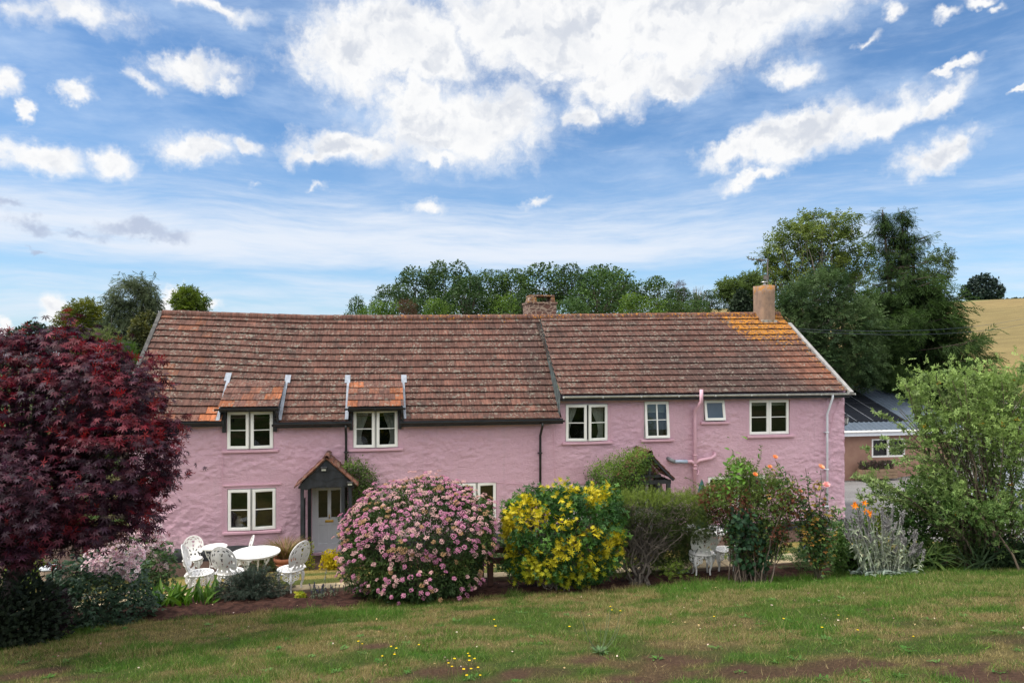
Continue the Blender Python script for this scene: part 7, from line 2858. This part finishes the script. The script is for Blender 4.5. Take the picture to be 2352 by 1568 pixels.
# ---------------------------------------------------------------- upper lawn
def grass():
    rng = np.random.default_rng(500)
    N = 640000
    x, y = rng.uniform(-7.5, 13, N), -17.2 + rng.random(N) ** .85 * 8.6
    e = bed_edge(x) + rng.normal(size=N) * .05
    dep = (y + D) * CY_ + x * SY_
    u = (x * CY_ - (y + D) * SY_) / dep
    dry, bare, lush = lawn_masks(x, y)
    keep = (y < e) & (np.abs(u) < .79) & (dep > 3.9) & (rng.random(N) > bare * .93) & (rng.random(N) < np.clip(1.15 - .035 * (dep - 5), .55, 1))
    x, y, dry, bare, lush, dep = x[keep], y[keep], dry[keep], bare[keep], lush[keep], dep[keep]
    n = len(x)
    P = np.stack([x, y, hgt(x, y) - .004], 1)
    c = lawn_colour(x, y)
    r = rng.random(n)
    straw = r < (.05 + .32 * dry)
    c = np.where(straw[:, None], np.array([.36, .29, .14]), c * 1.12)
    c = c * rng.uniform(.55, 1.45, (n, 1))
    h = (.026 + .030 * rng.random(n)) * (.6 + .9 * sst(n2(x, y, 6.0, 2, 3.), .35, .65)) * (1 + .9 * lush * rng.random(n)) * (1 - .3 * dry)
    edge = sst(y - bed_edge(x), -.30, -.02)
    h *= 1 + .8 * edge
    d = unit(np.stack([rng.normal(size=n) * .55, rng.normal(size=n) * .55, np.ones(n)], 1))
    v = np.array([[-.075, 0, 0], [.075, 0, 0], [.0, 1, -.25]])
    w_ = np.clip(dep / 9, .55, 1.25)
    mb = MB()
    s = np.cross(d, rdir(rng, n))
    s = unit(s)
    nrm = np.cross(s, d)
    wd = (.0026 * w_)[:, None]
    V = np.stack([P - s * wd, P + s * wd, P + d * h[:, None] + nrm * (h * .3 * rng.normal(size=n))[:, None]], 1)
    mb.add(V.reshape(-1, 3), [np.arange(3 * n).reshape(-1, 3)], np.repeat(c, 3, 0))
    # tufts of coarser grass
    m = 2300
    tx, ty = rng.uniform(-7, 12, m * 4), rng.uniform(-16.6, -9.1, m * 4)
    lm = lawn_masks(tx, ty)[2]
    ok = (rng.random(m * 4) < .20 + .7 * lm) & (ty < bed_edge(tx) - .02)
    ok &= lawn_masks(tx, ty)[1] < .35
    tx, ty = tx[ok][:m], ty[ok][:m]
    bx, by = np.repeat(tx, 42), np.repeat(ty, 42)
    k = len(bx)
    bx = bx + rng.normal(size=k) * .06
    by = by + rng.normal(size=k) * .06
    d = unit(np.stack([rng.normal(size=k) * .5, rng.normal(size=k) * .5, np.ones(k)], 1))
    scatter(mb, T_blade(.055, .4, 3), np.stack([bx, by, hgt(bx, by) - .004], 1), d, rdir(rng, k), rng.uniform(.035, .095, k), pal(rng, k, (.04, .10, .014), (.13, .21, .035), .28))
    o = mb.build('grass', M['leaf'])
    tag(o, kind='stuff')
    # lower lawn: short and pale
    N = 150000
    x, y = rng.uniform(-9, 13, N), rng.uniform(-8.2, -1.8, N)
    ok = y > kerb_y(x) + .26
    gp = (np.abs(y - (-5.3 + 0.75 * (x + 4.6))) < 0.42) & (x < -2.9)
    ok &= ~gp
    x, y = x[ok], y[ok]
    n = len(x)
    t = sst(n2(x, y, .9, 4, 5.), .42, .66)
    c = col_lerp(np.broadcast_to((.30, .24, .085), (n, 3)), (.13, .155, .04), t) * rng.uniform(.75, 1.3, (n, 1))
    P = np.stack([x, y, hgt(x, y) - .003], 1)
    d = unit(np.stack([rng.normal(size=n) * .6, rng.normal(size=n) * .6, np.ones(n)], 1))
    s = unit(np.cross(d, rdir(rng, n)))
    h = rng.uniform(.015, .032, n)
    V = np.stack([P - s * .005, P + s * .005, P + d * h[:, None]], 1)
    mb = MB().add(V.reshape(-1, 3), [np.arange(3 * n).reshape(-1, 3)], np.repeat(c, 3, 0))
    tag(mb.build('grass', M['leaf']), kind='stuff')
    # flat broad-leaved weeds in the turf
    m = 210
    tx, ty = rng.uniform(-6.5, 11, m * 3), rng.uniform(-16.3, -9.2, m * 3)
    ok = ty < bed_edge(tx) - .05
    tx, ty = tx[ok][:m], ty[ok][:m]
    mb = MB()
    for px, py in ((1378, 1500), (1078, 1560), (870, 1520), (1245, 1478), (935, 1480), (2065, 1553), (2170, 1575), (1920, 1480), (2080, 1490), (1640, 1490), (1700, 1545), (615, 1540), (640, 1490), (660, 1470), (845, 1372), (520, 1468), (480, 1435)):
        g = G(px, py)
        tx, ty = np.append(tx, g[0]), np.append(ty, g[1])
    k = 13
    bx, by = np.repeat(tx, k), np.repeat(ty, k)
    q = len(bx)
    a = rng.uniform(0, 2 * pi, q)
    sz = np.repeat(rng.uniform(.028, .070, len(tx)), k) * rng.uniform(.6, 1.2, q)
    tone = np.repeat(rng.random(len(tx)), k)
    bx, by = bx + rng.normal(size=q) * .02, by + rng.normal(size=q) * .02
    scatter(mb, T_leaf6(.34, .05, .12), np.stack([bx, by, hgt(bx, by) + .006], 1), unit(np.stack([np.cos(a), np.sin(a), np.full(q, .42)], 1)), np.array([0, 0, 1.]), sz, pal(rng, q, (.05, .15, .020), (.11, .20, .05), .15, tone))
    tag(mb.build('lawn_weeds', M['leaf']), kind='stuff')
    # fallen petals and dead leaves
    m = 220
    px, py = np.append(rng.uniform(1500, 2352, 150), rng.uniform(100, 1700, 70)), np.append(1312 + 140 * rng.random(150) ** 1.6, rng.uniform(1352, 1540, 70))
    mb = MB()
    Q = np.array([G(a_, b_, 30) for a_, b_ in zip(px, py)])
    Q[:, 2] += .022
    t = rng.random(m)
    col = np.where((t < .35)[:, None], pal(rng, m, (.62, .45, .38), (.72, .60, .50)), np.where((t < .5)[:, None], pal(rng, m, (.60, .25, .30), (.68, .36, .4)), pal(rng, m, (.36, .24, .10), (.48, .34, .17))))
    scatter(mb, T_leaf(.7, .12, -.1), Q, unit(rdir(rng, m) * np.array([1, 1, .3])), np.array([0, 0, 1.]) + rng.normal(size=(m, 3)) * .4, rng.uniform(.015, .036, m), col)
    Q = np.array([G(a_, b_, 30) for a_, b_ in zip(rng.uniform(330, 1950, 170), rng.uniform(1330, 1400, 170))])
    ok = (Q[:, 1] > bed_edge(Q[:, 0])) & (Q[:, 1] < kerb_y(Q[:, 0]))
    Q = Q[ok]
    Q[:, 2] += .075
    m = len(Q)
    scatter(mb, T_leaf(.7, .12, -.1), Q, unit(rdir(rng, m) * np.array([1, 1, .3])), np.array([0, 0, 1.]) + rng.normal(size=(m, 3)) * .4, rng.uniform(.015, .035, m), pal(rng, m, (.36, .26, .14), (.55, .42, .28)))
    tag(mb.build('fallen_petals', M['petal']), kind='stuff')


grass()


def tall_weed():
    rng = np.random.default_rng(590)
    g = G(1378, 1500)
    t = thing('tall_weed', g, 'grey green lawn weed with long bare flower stalks, in mid lawn', 'weed')
    z = depth_of(g)
    mb = MB()
    for px, py in ((1332, 1400), (1340, 1425), (1395, 1408), (1402, 1396), (1425, 1406), (1424, 1432), (1380, 1430)):
        tp = at_z(px, py, z + rng.normal() * .08)
        mb.tube(bez(g + [0, 0, .01], g * .6 + tp * .4 + np.array([(px - 1378) * .0015, 0, -.05]), tp, 7), .0028, 4)
    mb.build('stalks', simple('weed_stalk', (.10, .14, .06), (.08, .11, .05), 5, .7), t)
    n = 46
    a = rng.uniform(0, 2 * pi, n)
    mb = MB()
    scatter(mb, T_leaf6(.28, .05, .12), g + np.stack([np.cos(a), np.sin(a), np.zeros(n)], 1) * .02 + [0, 0, .01], unit(np.stack([np.cos(a), np.sin(a), rng.uniform(.1, .8, n)], 1)), np.array([0, 0, 1.]), rng.uniform(.05, .10, n), pal(rng, n, (.06, .13, .04), (.12, .19, .08)))
    mb.build('leaves', M['leaf'], t)


tall_weed()


# yellow hawkbits standing in the lawn
def hawkbit(px, py, py0, k, lab):
    rng = np.random.default_rng(600 + k)
    g = G(px + rng.normal() * 4, py0)
    z = depth_of(g)
    p = at_z(px, py, z - .03)
    t = thing('hawkbit', g, lab, 'flower', 'yellow hawkbits in the lawn')
    MB().tube(bez(g, (g + p) / 2 + rng.normal(size=3) * .015, p, 5), .0022, 4).build('stem', M['stem_green'], t)
    mb = MB()
    ax = unit(np.array([rng.normal() * .25, rng.normal() * .25 - .15, 1.]))
    for r, m in ((1, 14), (.7, 10), (.4, 6)):
        a = np.arange(m) * 2 * pi / m + rng.random()
        d = np.stack([np.cos(a), np.sin(a), np.full(m, .25 + (1 - r) * .8)], 1)
        scatter(mb, T_leaf(.42, .02, -.05), np.tile(p, (m, 1)), d, ax[None] + np.zeros((m, 3)), .0155 * r * rng.uniform(.85, 1.1), pal(rng, m, (.80, .56, .01), (.85, .66, .015), .05))
    mb.build('flower_head', M['petal'], t)


M['stem_green'] = simple('stem_green', (.06, .10, .03), (.05, .08, .02), 5, .7)
HB = [(1135, 1422), (1138, 1437), (1402, 1392), (1405, 1400), (1425, 1402), (1308, 1438), (823, 1472), (832, 1478), (898, 1484), (910, 1488), (906, 1502), (878, 1506), (962, 1480), (1044, 1512), (1075, 1500), (1078, 1506), (1090, 1512), (1078, 1516), (1030, 1522), (1038, 1530), (1098, 1532), (1065, 1536), (1082, 1535), (1103, 1550), (1072, 1550), (1800, 1420), (1926, 1412), (1888, 1440), (1970, 1446), (2098, 1461), (1640, 1415)]
ROW = ['near the flower bed', 'in mid lawn', 'in the near lawn', 'at the front of the lawn']
for k, (a, b) in enumerate(HB):
    rowi = 0 if b < 1405 else 1 if b < 1470 else 2 if b < 1520 else 3
    left = sum(1 for q in HB if (q[0], q[1]) < (a, b)) + 1
    ordn = {1: '1st', 2: '2nd', 3: '3rd', 21: '21st', 22: '22nd', 23: '23rd', 31: '31st'}.get(left, '%dth' % left)
    hawkbit(a, b, b + 16 + (k * 7) % 12, k, 'yellow hawkbit flower %s, %s from the left' % (ROW[rowi], ordn))

# ---------------------------------------------------------------- trees
def tree(name, lab, cat, B, base, n, tmpl, size, colA, colB, seed, trunk_r=.25, bark='bark', group=None, inner=.5, bump=.3, freq=2.6, limbs=5, droop=0., gap=0., fork=.35, up=.0, mat='leaf', power=1.2, reject=.75, tone_f=.6):
    rng = np.random.default_rng(seed)
    base = np.asarray(base, float)
    t = thing(name, base, lab, cat, group)
    top = max((c[2] + r[2] * .6 for c, r in B))
    ctr = np.mean([c for c, _ in B], 0)
    tt = np.array([ctr[0], ctr[1], base[2] + (top - base[2]) * fork])
    mb = MB()
    tr = bez(base - [0, 0, .2], (base + tt) / 2 + np.array([rng.normal() * .1, rng.normal() * .1, 0]) * trunk_r * 3, tt, 8)
    mb.tube(tr, np.linspace(trunk_r, trunk_r * .6, 8), 9)
    pls = []
    for c, r in B:
        for _ in range(limbs):
            tp = c + rdir(rng, 1)[0] * r * .85
            st = tr[rng.integers(4, 8)]
            mid = st * .5 + tp * .5 + np.array([0, 0, .12 * np.linalg.norm(tp - st)])
            q = bez(st, mid, tp, 9)
            q[1:-1] += rng.normal(size=(7, 3)) * .03 * np.linalg.norm(tp - st)
            mb.tube(q, np.linspace(trunk_r * .30, trunk_r * .04, 9), 5, None, False)
            pls.append(q)
    mb.build('trunk', M[bark], t, True)
    P, N, k, rad = shell(rng, n, B, bump, freq, inner, power, seed * .37, reject=reject)
    if gap > 0:
        L = np.mean([r.mean() for _, r in B])
        s = fbm(P / L * 2.3 + seed, 2) > gap
        P, N, k, rad = P[s], N[s], k[s], rad[s]
    m = len(P)
    d = unit(N * .7 + rng.normal(size=(m, 3)) * .55 + np.array([0, 0, up - droop]))
    L = np.mean([r.mean() for _, r in B])
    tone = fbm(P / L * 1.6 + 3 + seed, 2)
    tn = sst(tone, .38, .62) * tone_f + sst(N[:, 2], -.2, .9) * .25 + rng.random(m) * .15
    mb = MB()
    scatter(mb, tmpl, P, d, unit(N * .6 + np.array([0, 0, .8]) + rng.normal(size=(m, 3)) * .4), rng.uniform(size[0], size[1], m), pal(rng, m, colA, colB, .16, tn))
    mb.build('crown', M[mat], t)
    return t


def base_px(px, z):
    p = at_z(px, 800, z)
    return gpt(p[0], p[1])


# left of the roof
tree('young_tree', 'dark rounded tree far off above the red maple, at the left edge', 'tree', blobs_px([(75, 770, 0, 34, 28), (45, 775, 0, 24, 20), (20, 790, 0, 26, 18), (95, 800, 0, 22, 24)], 70), base_px(65, 70), 2600, T_leaf6(.6), (.25, .5), (.012, .026, .014), (.04, .065, .035), 701)
tree('young_tree', 'yellowish green tree left of the birch', 'tree', blobs_px([(195, 720, 0, 34, 24), (165, 745, 0, 28, 26), (215, 745, 0, 28, 26), (190, 770, 0, 44, 34), (140, 780, .5, 14, 16)], 46), base_px(190, 46), 2700, T_pinnate(3, .4, .4), (.35, .6), (.055, .075, .010), (.17, .18, .025), 702, gap=.36, tone_f=.8)
tree('birch_tree', 'tall weeping birch with drooping twigs behind the left gable', 'birch', blobs_px([(308, 665, 0, 50, 36), (290, 690, 0, 48, 40), (335, 695, 0, 36, 40), (300, 735, 0, 55, 55), (265, 770, 0, 44, 50), (345, 765, 0, 36, 50), (300, 810, 0, 75, 50)], 40), base_px(312, 40), 7600, T_spray(8, .26, .34, .1), (.30, .55), (.035, .052, .024), (.11, .14, .065), 703, .16, 'pale_bark', droop=.95, gap=.33, limbs=4, fork=.62, inner=.75, power=1.0)
tree('young_tree', 'small bright green tree peeping over the left end of the ridge', 'tree', blobs_px([(432, 680, 0, 22, 14), (415, 695, 0, 16, 12), (455, 697, 0, 18, 10), (440, 712, 0, 28, 18)], 44), base_px(435, 44), 1400, T_pinnate(3, .45, .4), (.3, .5), (.06, .10, .012), (.15, .20, .03), 704, gap=.3)
tree('garden_shrub', 'light green billowing shrub below the birch', 'shrub', blobs_px([(235, 800, 0, 45, 45), (205, 820, 0, 36, 36), (270, 840, 0, 40, 40), (180, 790, 0, 26, 22)], 34), base_px(235, 34), 3300, T_spray(8, .3, .34), (.18, .34), (.055, .075, .022), (.13, .16, .05), 705)
tree('conifer_shrub', 'narrow bright green conifer against the left gable', 'conifer', blobs_px([(285, 835, 0, 26, 46), (278, 870, 0, 32, 40), (300, 860, 0, 26, 40)], 27), base_px(285, 27), 2400, T_spray(9, .22, .30), (.18, .32), (.028, .070, .010), (.085, .16, .022), 706, up=.6)
tree('variegated_holly', 'dark evergreen with yellow edged leaves against the left verge', 'tree', blobs_px([(318, 820, 0, 26, 45), (325, 770, 0, 26, 40), (338, 745, .5, 28, 30)], 29), base_px(320, 29), 2600, T_leaf6(.55), (.10, .18), (.014, .026, .010), (.12, .12, .03), 707, tone_f=.5)


def wood():
    """the hilltop wood behind the roof: every tree its own object"""
    rng = np.random.default_rng(720)
    protos = []
    kinds = [('oak_tree', (.018, .044, .010), (.066, .115, .022), 0.2), ('oak_tree', (.022, .056, .014), (.080, .14, .036), .18), ('ash_tree', (.018, .044, .014), (.062, .105, .030), .32), ('hedge_tree', (.040, .085, .012), (.125, .20, .032), .12), ('oak_tree', (.013, .034, .010), (.046, .085, .022), .22)]
    for i, (nm, a, b, gp) in enumerate(kinds):
        r2 = np.random.default_rng(730 + i)
        Bl = [(np.array([0, 0, .60]), np.array([.38, .38, .34]))]
        for k in range(7):
            an_ = k * 2 * pi / 7 + r2.normal() * .3
            rr = r2.uniform(.16, .24)
            Bl.append((np.array([cos(an_) * .30, sin(an_) * .30, r2.uniform(.38, .80)]), np.array([rr, rr, rr * .9])))
        for k in range(3):
            rr = r2.uniform(.15, .2)
            Bl.append((np.array([r2.normal() * .14, r2.normal() * .14, .88]), np.array([rr, rr, rr * .75])))
        t = tree(nm, 'x', 'tree', Bl, (0, 0, 0), 3600, T_leaf6(.75), (.022, .046), a, b, 740 + i, .028, gap=gp, fork=.4, limbs=2, group='trees of the hilltop wood', bump=.35, freq=3.4)
        protos.append(t)
    # px of the middle, py of the top, half-width in px, depth, kind, label
    lst = [(815, 683, 25, 128, 0, 'small dark round tree at the far left end of the hilltop wood'),
           (862, 692, 38, 118, 3, 'low light green tree near the left end of the hilltop wood'),
           (905, 655, 42, 150, 2, 'sloping leafy tree rising at the left shoulder of the wood'),
           (955, 618, 56, 160, 2, 'tall dark ash on the left of the wood, below its left crest'),
           (1028, 602, 52, 165, 2, 'tallest airy tree on the left crest of the wood'),
           (1075, 632, 34, 160, 2, 'thin topped tree just right of the left crest'),
           (985, 668, 45, 122, 4, 'dark bushy tree low in the wood left of centre'),
           (1070, 642, 66, 118, 4, 'big rounded dark oak at the front left of the wood'),
           (1010, 690, 36, 112, 3, 'lighter green bush like tree in front of the big left oak'),
           (1130, 622, 44, 162, 0, 'dark oak at the back in the middle dip of the wood'),
           (1185, 620, 50, 160, 0, 'broad oak behind and left of the stone chimney'),
           (1150, 676, 36, 116, 3, 'paler round tree just left of the stone chimney'),
           (1250, 606, 58, 165, 0, 'high oak on the crest right above the stone chimney'),
           (1200, 668, 40, 125, 4, 'deep green tree directly behind the stone chimney'),
           (1315, 608, 46, 162, 4, 'dark crest tree right of the stone chimney'),
           (1385, 610, 58, 165, 0, 'oak on the right hand crest of the wood'),
           (1375, 622, 72, 125, 1, 'very large billowing blue green oak at the front right of the wood'),
           (1300, 690, 40, 112, 1, 'small bluish tree in front right of the stone chimney'),
           (1430, 640, 44, 150, 4, 'shadowed tree at the right flank of the great oak'),
           (1470, 678, 46, 112, 3, 'bright green bushy tree right of the great oak'),
           (1512, 636, 46, 145, 0, 'rounded tree standing apart at the right of the wood'),
           (1565, 664, 40, 135, 4, 'dark tree near the right end of the wood'),
           (1545, 690, 38, 118, 0, 'low dark tree above the ridge near the right end'),
           (1625, 668, 34, 150, 4, 'last dark hedge tree at the right end of the wood'),
           (1600, 690, 30, 128, 1, 'small hedge tree by the dry grass slope')]
    used = set()
    for px, py, hw, z, kd, lab in lst:
        p = at_z(px, py, z)
        g = gz(p[0], p[1])
        s = z / F
        w_ = hw * 1.28 * s / .50
        h_ = p[2] - g
        h_ = min(max(h_, w_ * .75), w_ * 1.25)
        zb = p[2] - h_
        loc = (p[0], p[1], min(zb, g))
        sc = (w_, w_, (p[2] - min(zb, g)) / .99)
        rz = rng.uniform(0, 6.28)
        if kd not in used:
            used.add(kd)
            o = protos[kd]
            o.location, o.rotation_euler, o.scale = loc, (0, 0, rz), sc
            o['label'] = lab
        else:
            dup(protos[kd], loc, rz, lab, sc)
    # russet dying trees and bare ones
    for px, py, hw, z, lab, a, b in ((935, 690, 20, 108, 'brown dying tree low in the left of the wood', (.07, .035, .02), (.12, .065, .04)), (1562, 646, 12, 140, 'rust brown topped thin tree near the right end of the wood', (.06, .028, .02), (.10, .05, .035))):
        Bl = blobs_px([(px, py + 14, 0, hw, 14), (px + 4, py + 34, 0, hw, 18)], z)
        tree('dying_tree', lab, 'tree', Bl, base_px(px, z), 500, T_spray(6, .2, .4), (.4, .8), a, b, 760 + px, .12)
    rb = np.random.default_rng(77)
    g = base_px(1601, 146)
    t = thing('bare_tree', g, 'leafless twiggy tree standing in the sky gap near the right end of the wood', 'tree')
    mb = MB()
    tops = [at_z(1601 + rb.normal() * 9, 655 + rb.random() * 22, 146) for _ in range(26)]
    stems(mb, rb, g, tops, .09, .03, .1, .5, 8, 4, .12)
    mb.build('branches', M['grey_bark'], t)


wood()

# right of the roof: ash trees, then the big drooping conifer
tree('ash_tree', 'tall airy ash tree behind the end chimney, sky showing through its limbs', 'ash tree',
     blobs_px([(1870, 512, 0, 46, 24), (1910, 520, 0, 46, 30), (1820, 540, 0, 40, 26), (1955, 515, 0, 32, 22), (1785, 565, 0, 30, 28), (1870, 560, 0, 60, 34), (1935, 565, 0, 48, 34), (1800, 610, 0, 44, 26), (1760, 598, 0, 22, 22), (1880, 615, 0, 60, 34), (1950, 615, 0, 36, 36), (1765, 645, 0, 40, 20), (1830, 660, 0, 44, 28), (1988, 590, 0, 26, 36), (1975, 650, 0, 38, 36)], 50),
     base_px(1870, 50), 5600, T_pinnate(3, .42, .40), (.38, .68), (.065, .105, .022), (.20, .25, .06), 781, .30, 'grey_bark', gap=.47, limbs=5, fork=.42, inner=.7, power=1.0, bump=.4)
tree('ash_tree', 'dense dark green ash filling the space right of the end chimney', 'ash tree',
     blobs_px([(1870, 690, 0, 70, 52), (1835, 760, 0, 55, 70), (1910, 760, 0, 75, 75), (1860, 830, 0, 70, 60), (1945, 820, 0, 60, 60), (1800, 720, 0, 25, 40), (1900, 660, 0, 50, 40), (1975, 745, .5, 48, 60), (1985, 830, .5, 50, 60)], 40),
     base_px(1880, 40), 8200, T_pinnate(3, .42, .40), (.28, .5), (.026, .056, .019), (.10, .155, .055), 782, .3, limbs=3, bump=.34, freq=3.2)
tree('ash_sapling', 'light green sapling left of the end chimney', 'tree',
     blobs_px([(1690, 672, 0, 30, 18), (1668, 660, 0, 16, 10), (1712, 690, 0, 26, 26), (1722, 650, 0, 22, 12), (1735, 665, 0, 18, 20)], 44), base_px(1700, 44), 1500, T_pinnate(3, .4, .42), (.35, .6), (.05, .085, .02), (.13, .18, .05), 783, .08, gap=.34, fork=.5)
tree('dark_holly', 'small dark evergreen beside the end chimney', 'tree', blobs_px([(1702, 690, 0, 18, 26), (1700, 712, 0, 26, 18)], 42), base_px(1702, 42), 800, T_leaf6(.5), (.2, .35), (.014, .028, .014), (.045, .065, .035), 784, .08)


def cypress():
    rng = np.random.default_rng(790)
    z = 43
    base = base_px(2085, z)
    t = thing('conifer_tree', base, 'tall dark drooping conifer with gappy top right of the cottage', 'conifer')
    mb, lf = MB(), MB()
    s = z / F
    tops = [(2027, 482), (2072, 488), (2100, 540)]
    trunks = []
    for px, py in tops:
        tp = at_z(px, py, z)
        a = base + np.array([(px - 2085) * s * .5, rng.normal() * .3, -.2])
        q = bez(a, (a + tp) / 2 + np.array([.2, 0, 0]), tp, 16)
        mb.tube(q, np.linspace(.30, .03, 16), 8)
        trunks.append(q)
    # silhouette half-width (px) at each height (px)
    prof = lambda py, side: np.interp(py, [480, 520, 560, 600, 650, 690, 740, 790, 830, 870, 910, 950], [2, 16, 38, 66, 84, 104, 118, 150, 168, 172, 165, 150] if side > 0 else [2, 18, 42, 62, 84, 108, 115, 120, 124, 124, 120, 120])
    segs = []
    npz = 440
    for k in range(npz):
        py = 486 + (945 - 486) * (k / npz) ** .85
        side = 1 if rng.random() < .55 else -1
        cx = np.interp(py, [480, 700, 950], [2052, 2082, 2092])
        w_ = prof(py, side) * rng.uniform(.45, 1.06)
        az = rng.uniform(-1.35, 1.35)
        reach = w_ * s
        dirv = np.array([CY_, -SY_, 0]) * side * cos(az) + np.array([SY_, CY_, 0]) * sin(az)
        tr = trunks[rng.integers(3)] if py > 545 else trunks[rng.integers(2)]
        zz = at_z(cx, py, z)[2]
        i = int(np.argmin(np.abs(tr[:, 2] - zz)))
        a = tr[min(i, 15)].copy()
        a[2] = zz
        full = max(reach, .25)
        o_ = a if py < 560 else at_z(cx, py, z)
        e = np.array([o_[0], o_[1], 0]) + dirv * full
        e[2] = zz + full * rng.uniform(-.10, .32)
        m = (a + e) / 2 + np.array([0, 0, -.10 * full])
        q = bez(a, m, e, 9)
        mb.tube(q, np.linspace(.05, .012, 9), 5, None, False)
        segs.append(q)
    mb.build('trunk', M['bark'], t)
    dens = 70
    for q in segs:
        zrel = (q[:, 2].mean() - base[2]) / 14
        m = int((dens + 22 * (zrel < .62)) * (1 - .5 * (zrel > .72)))
        P, Tn, tt = along(rng, [q], m, .22, 1.0)
        P = P + rng.normal(size=P.shape) * np.array([.22, .22, .12])
        d = unit(Tn * .55 + rng.normal(size=P.shape) * .30 + np.array([0, 0, -.75 - .3 * (1 - tt.mean())]) + (np.array([0, 0, .5]) * (tt > .8)[:, None]))
        lt = sst(tt, .3, 1.0) * .55 + rng.random(m) * .3
        c = pal(rng, m, (.014, .036, .011), (.068, .120, .028), .18, lt)
        scatter(lf, T_spray(8, .20, .34, .25), P, d, unit(Tn + np.array([0, 0, 1.]) + rng.normal(size=P.shape) * .3), rng.uniform(.5, .95, m) * (1 - .45 * (zrel > .72)), c)
    lf.build('foliage', M['leaf'], t)


cypress()
tree('ash_tree', 'thin ash branches showing right of the conifer top', 'ash tree', blobs_px([(2150, 615, 0, 34, 30), (2165, 590, 0, 20, 16), (2140, 650, 0, 34, 26)], 56), base_px(2150, 56), 900, T_pinnate(3, .4, .4), (.35, .6), (.035, .06, .018), (.09, .13, .04), 785, .12, gap=.36, fork=.55)
tree('yard_bush', 'dark leafy bush between the outbuilding and the slate roofed house', 'bush', blobs_px([(2180, 960, 0, 60, 50), (2250, 950, 0, 50, 50), (2120, 940, 0, 60, 36), (2215, 1020, 0, 60, 50), (2290, 940, 0, 26, 40)], 48), base_px(2190, 48), 3600, T_leaf6(.6), (.25, .45), (.012, .028, .012), (.045, .075, .026), 786, .15)
# the lone oak on the skyline, and the far hedge
tree('lone_tree', 'lone dark round tree on the skyline of the dry field', 'tree', blobs_px([(2256, 655, 0, 30, 24), (2238, 668, 0, 26, 20), (2276, 668, 0, 26, 20), (2256, 676, 0, 40, 16)], 205), base_px(2256, 205), 3000, T_leaf6(.75), (.5, 1.0), (.014, .028, .024), (.035, .055, .040), 787, .6, fork=.45)
rng = np.random.default_rng(799)
mb = MB()
px = np.linspace(2262, 2352 + 60, 1500) + rng.normal(size=1500) * 2
P = np.array([at_z(a, 690, 212) for a in px])
P[:, 2] = hgt(P[:, 0], P[:, 1]) + rng.random(1500) * 1.3
scatter(mb, T_leaf6(.8), P, rdir(rng, 1500), rdir(rng, 1500), rng.uniform(.5, .9, 1500), pal(rng, 1500, (.02, .035, .018), (.05, .07, .03)))
tag(mb.build('field_hedge', M['leaf'], None, origin=P[700]), 'low dark hedge along the top of the dry field', 'hedge')

rng = np.random.default_rng(811)
n = 9000
q = rng.random(n)
P = np.stack([-58 + 46 * q, 17 + 9 * q + rng.normal(size=n) * .7, np.zeros(n)], 1)
P[:, 2] = hgt(P[:, 0], P[:, 1]) + rng.random(n) ** .8 * (1.7 + 1.1 * n2(P[:, 0], P[:, 1], .25, 3))
mb = MB()
scatter(mb, T_leaf6(.65), P, rdir(rng, n), rdir(rng, n), rng.uniform(.16, .32, n), pal(rng, n, (.03, .055, .014), (.11, .15, .035)))
tag(mb.build('field_hedge', M['leaf'], None, origin=P[100]), 'leafy field hedge behind the garden, glimpsed through the red maple', 'hedge')
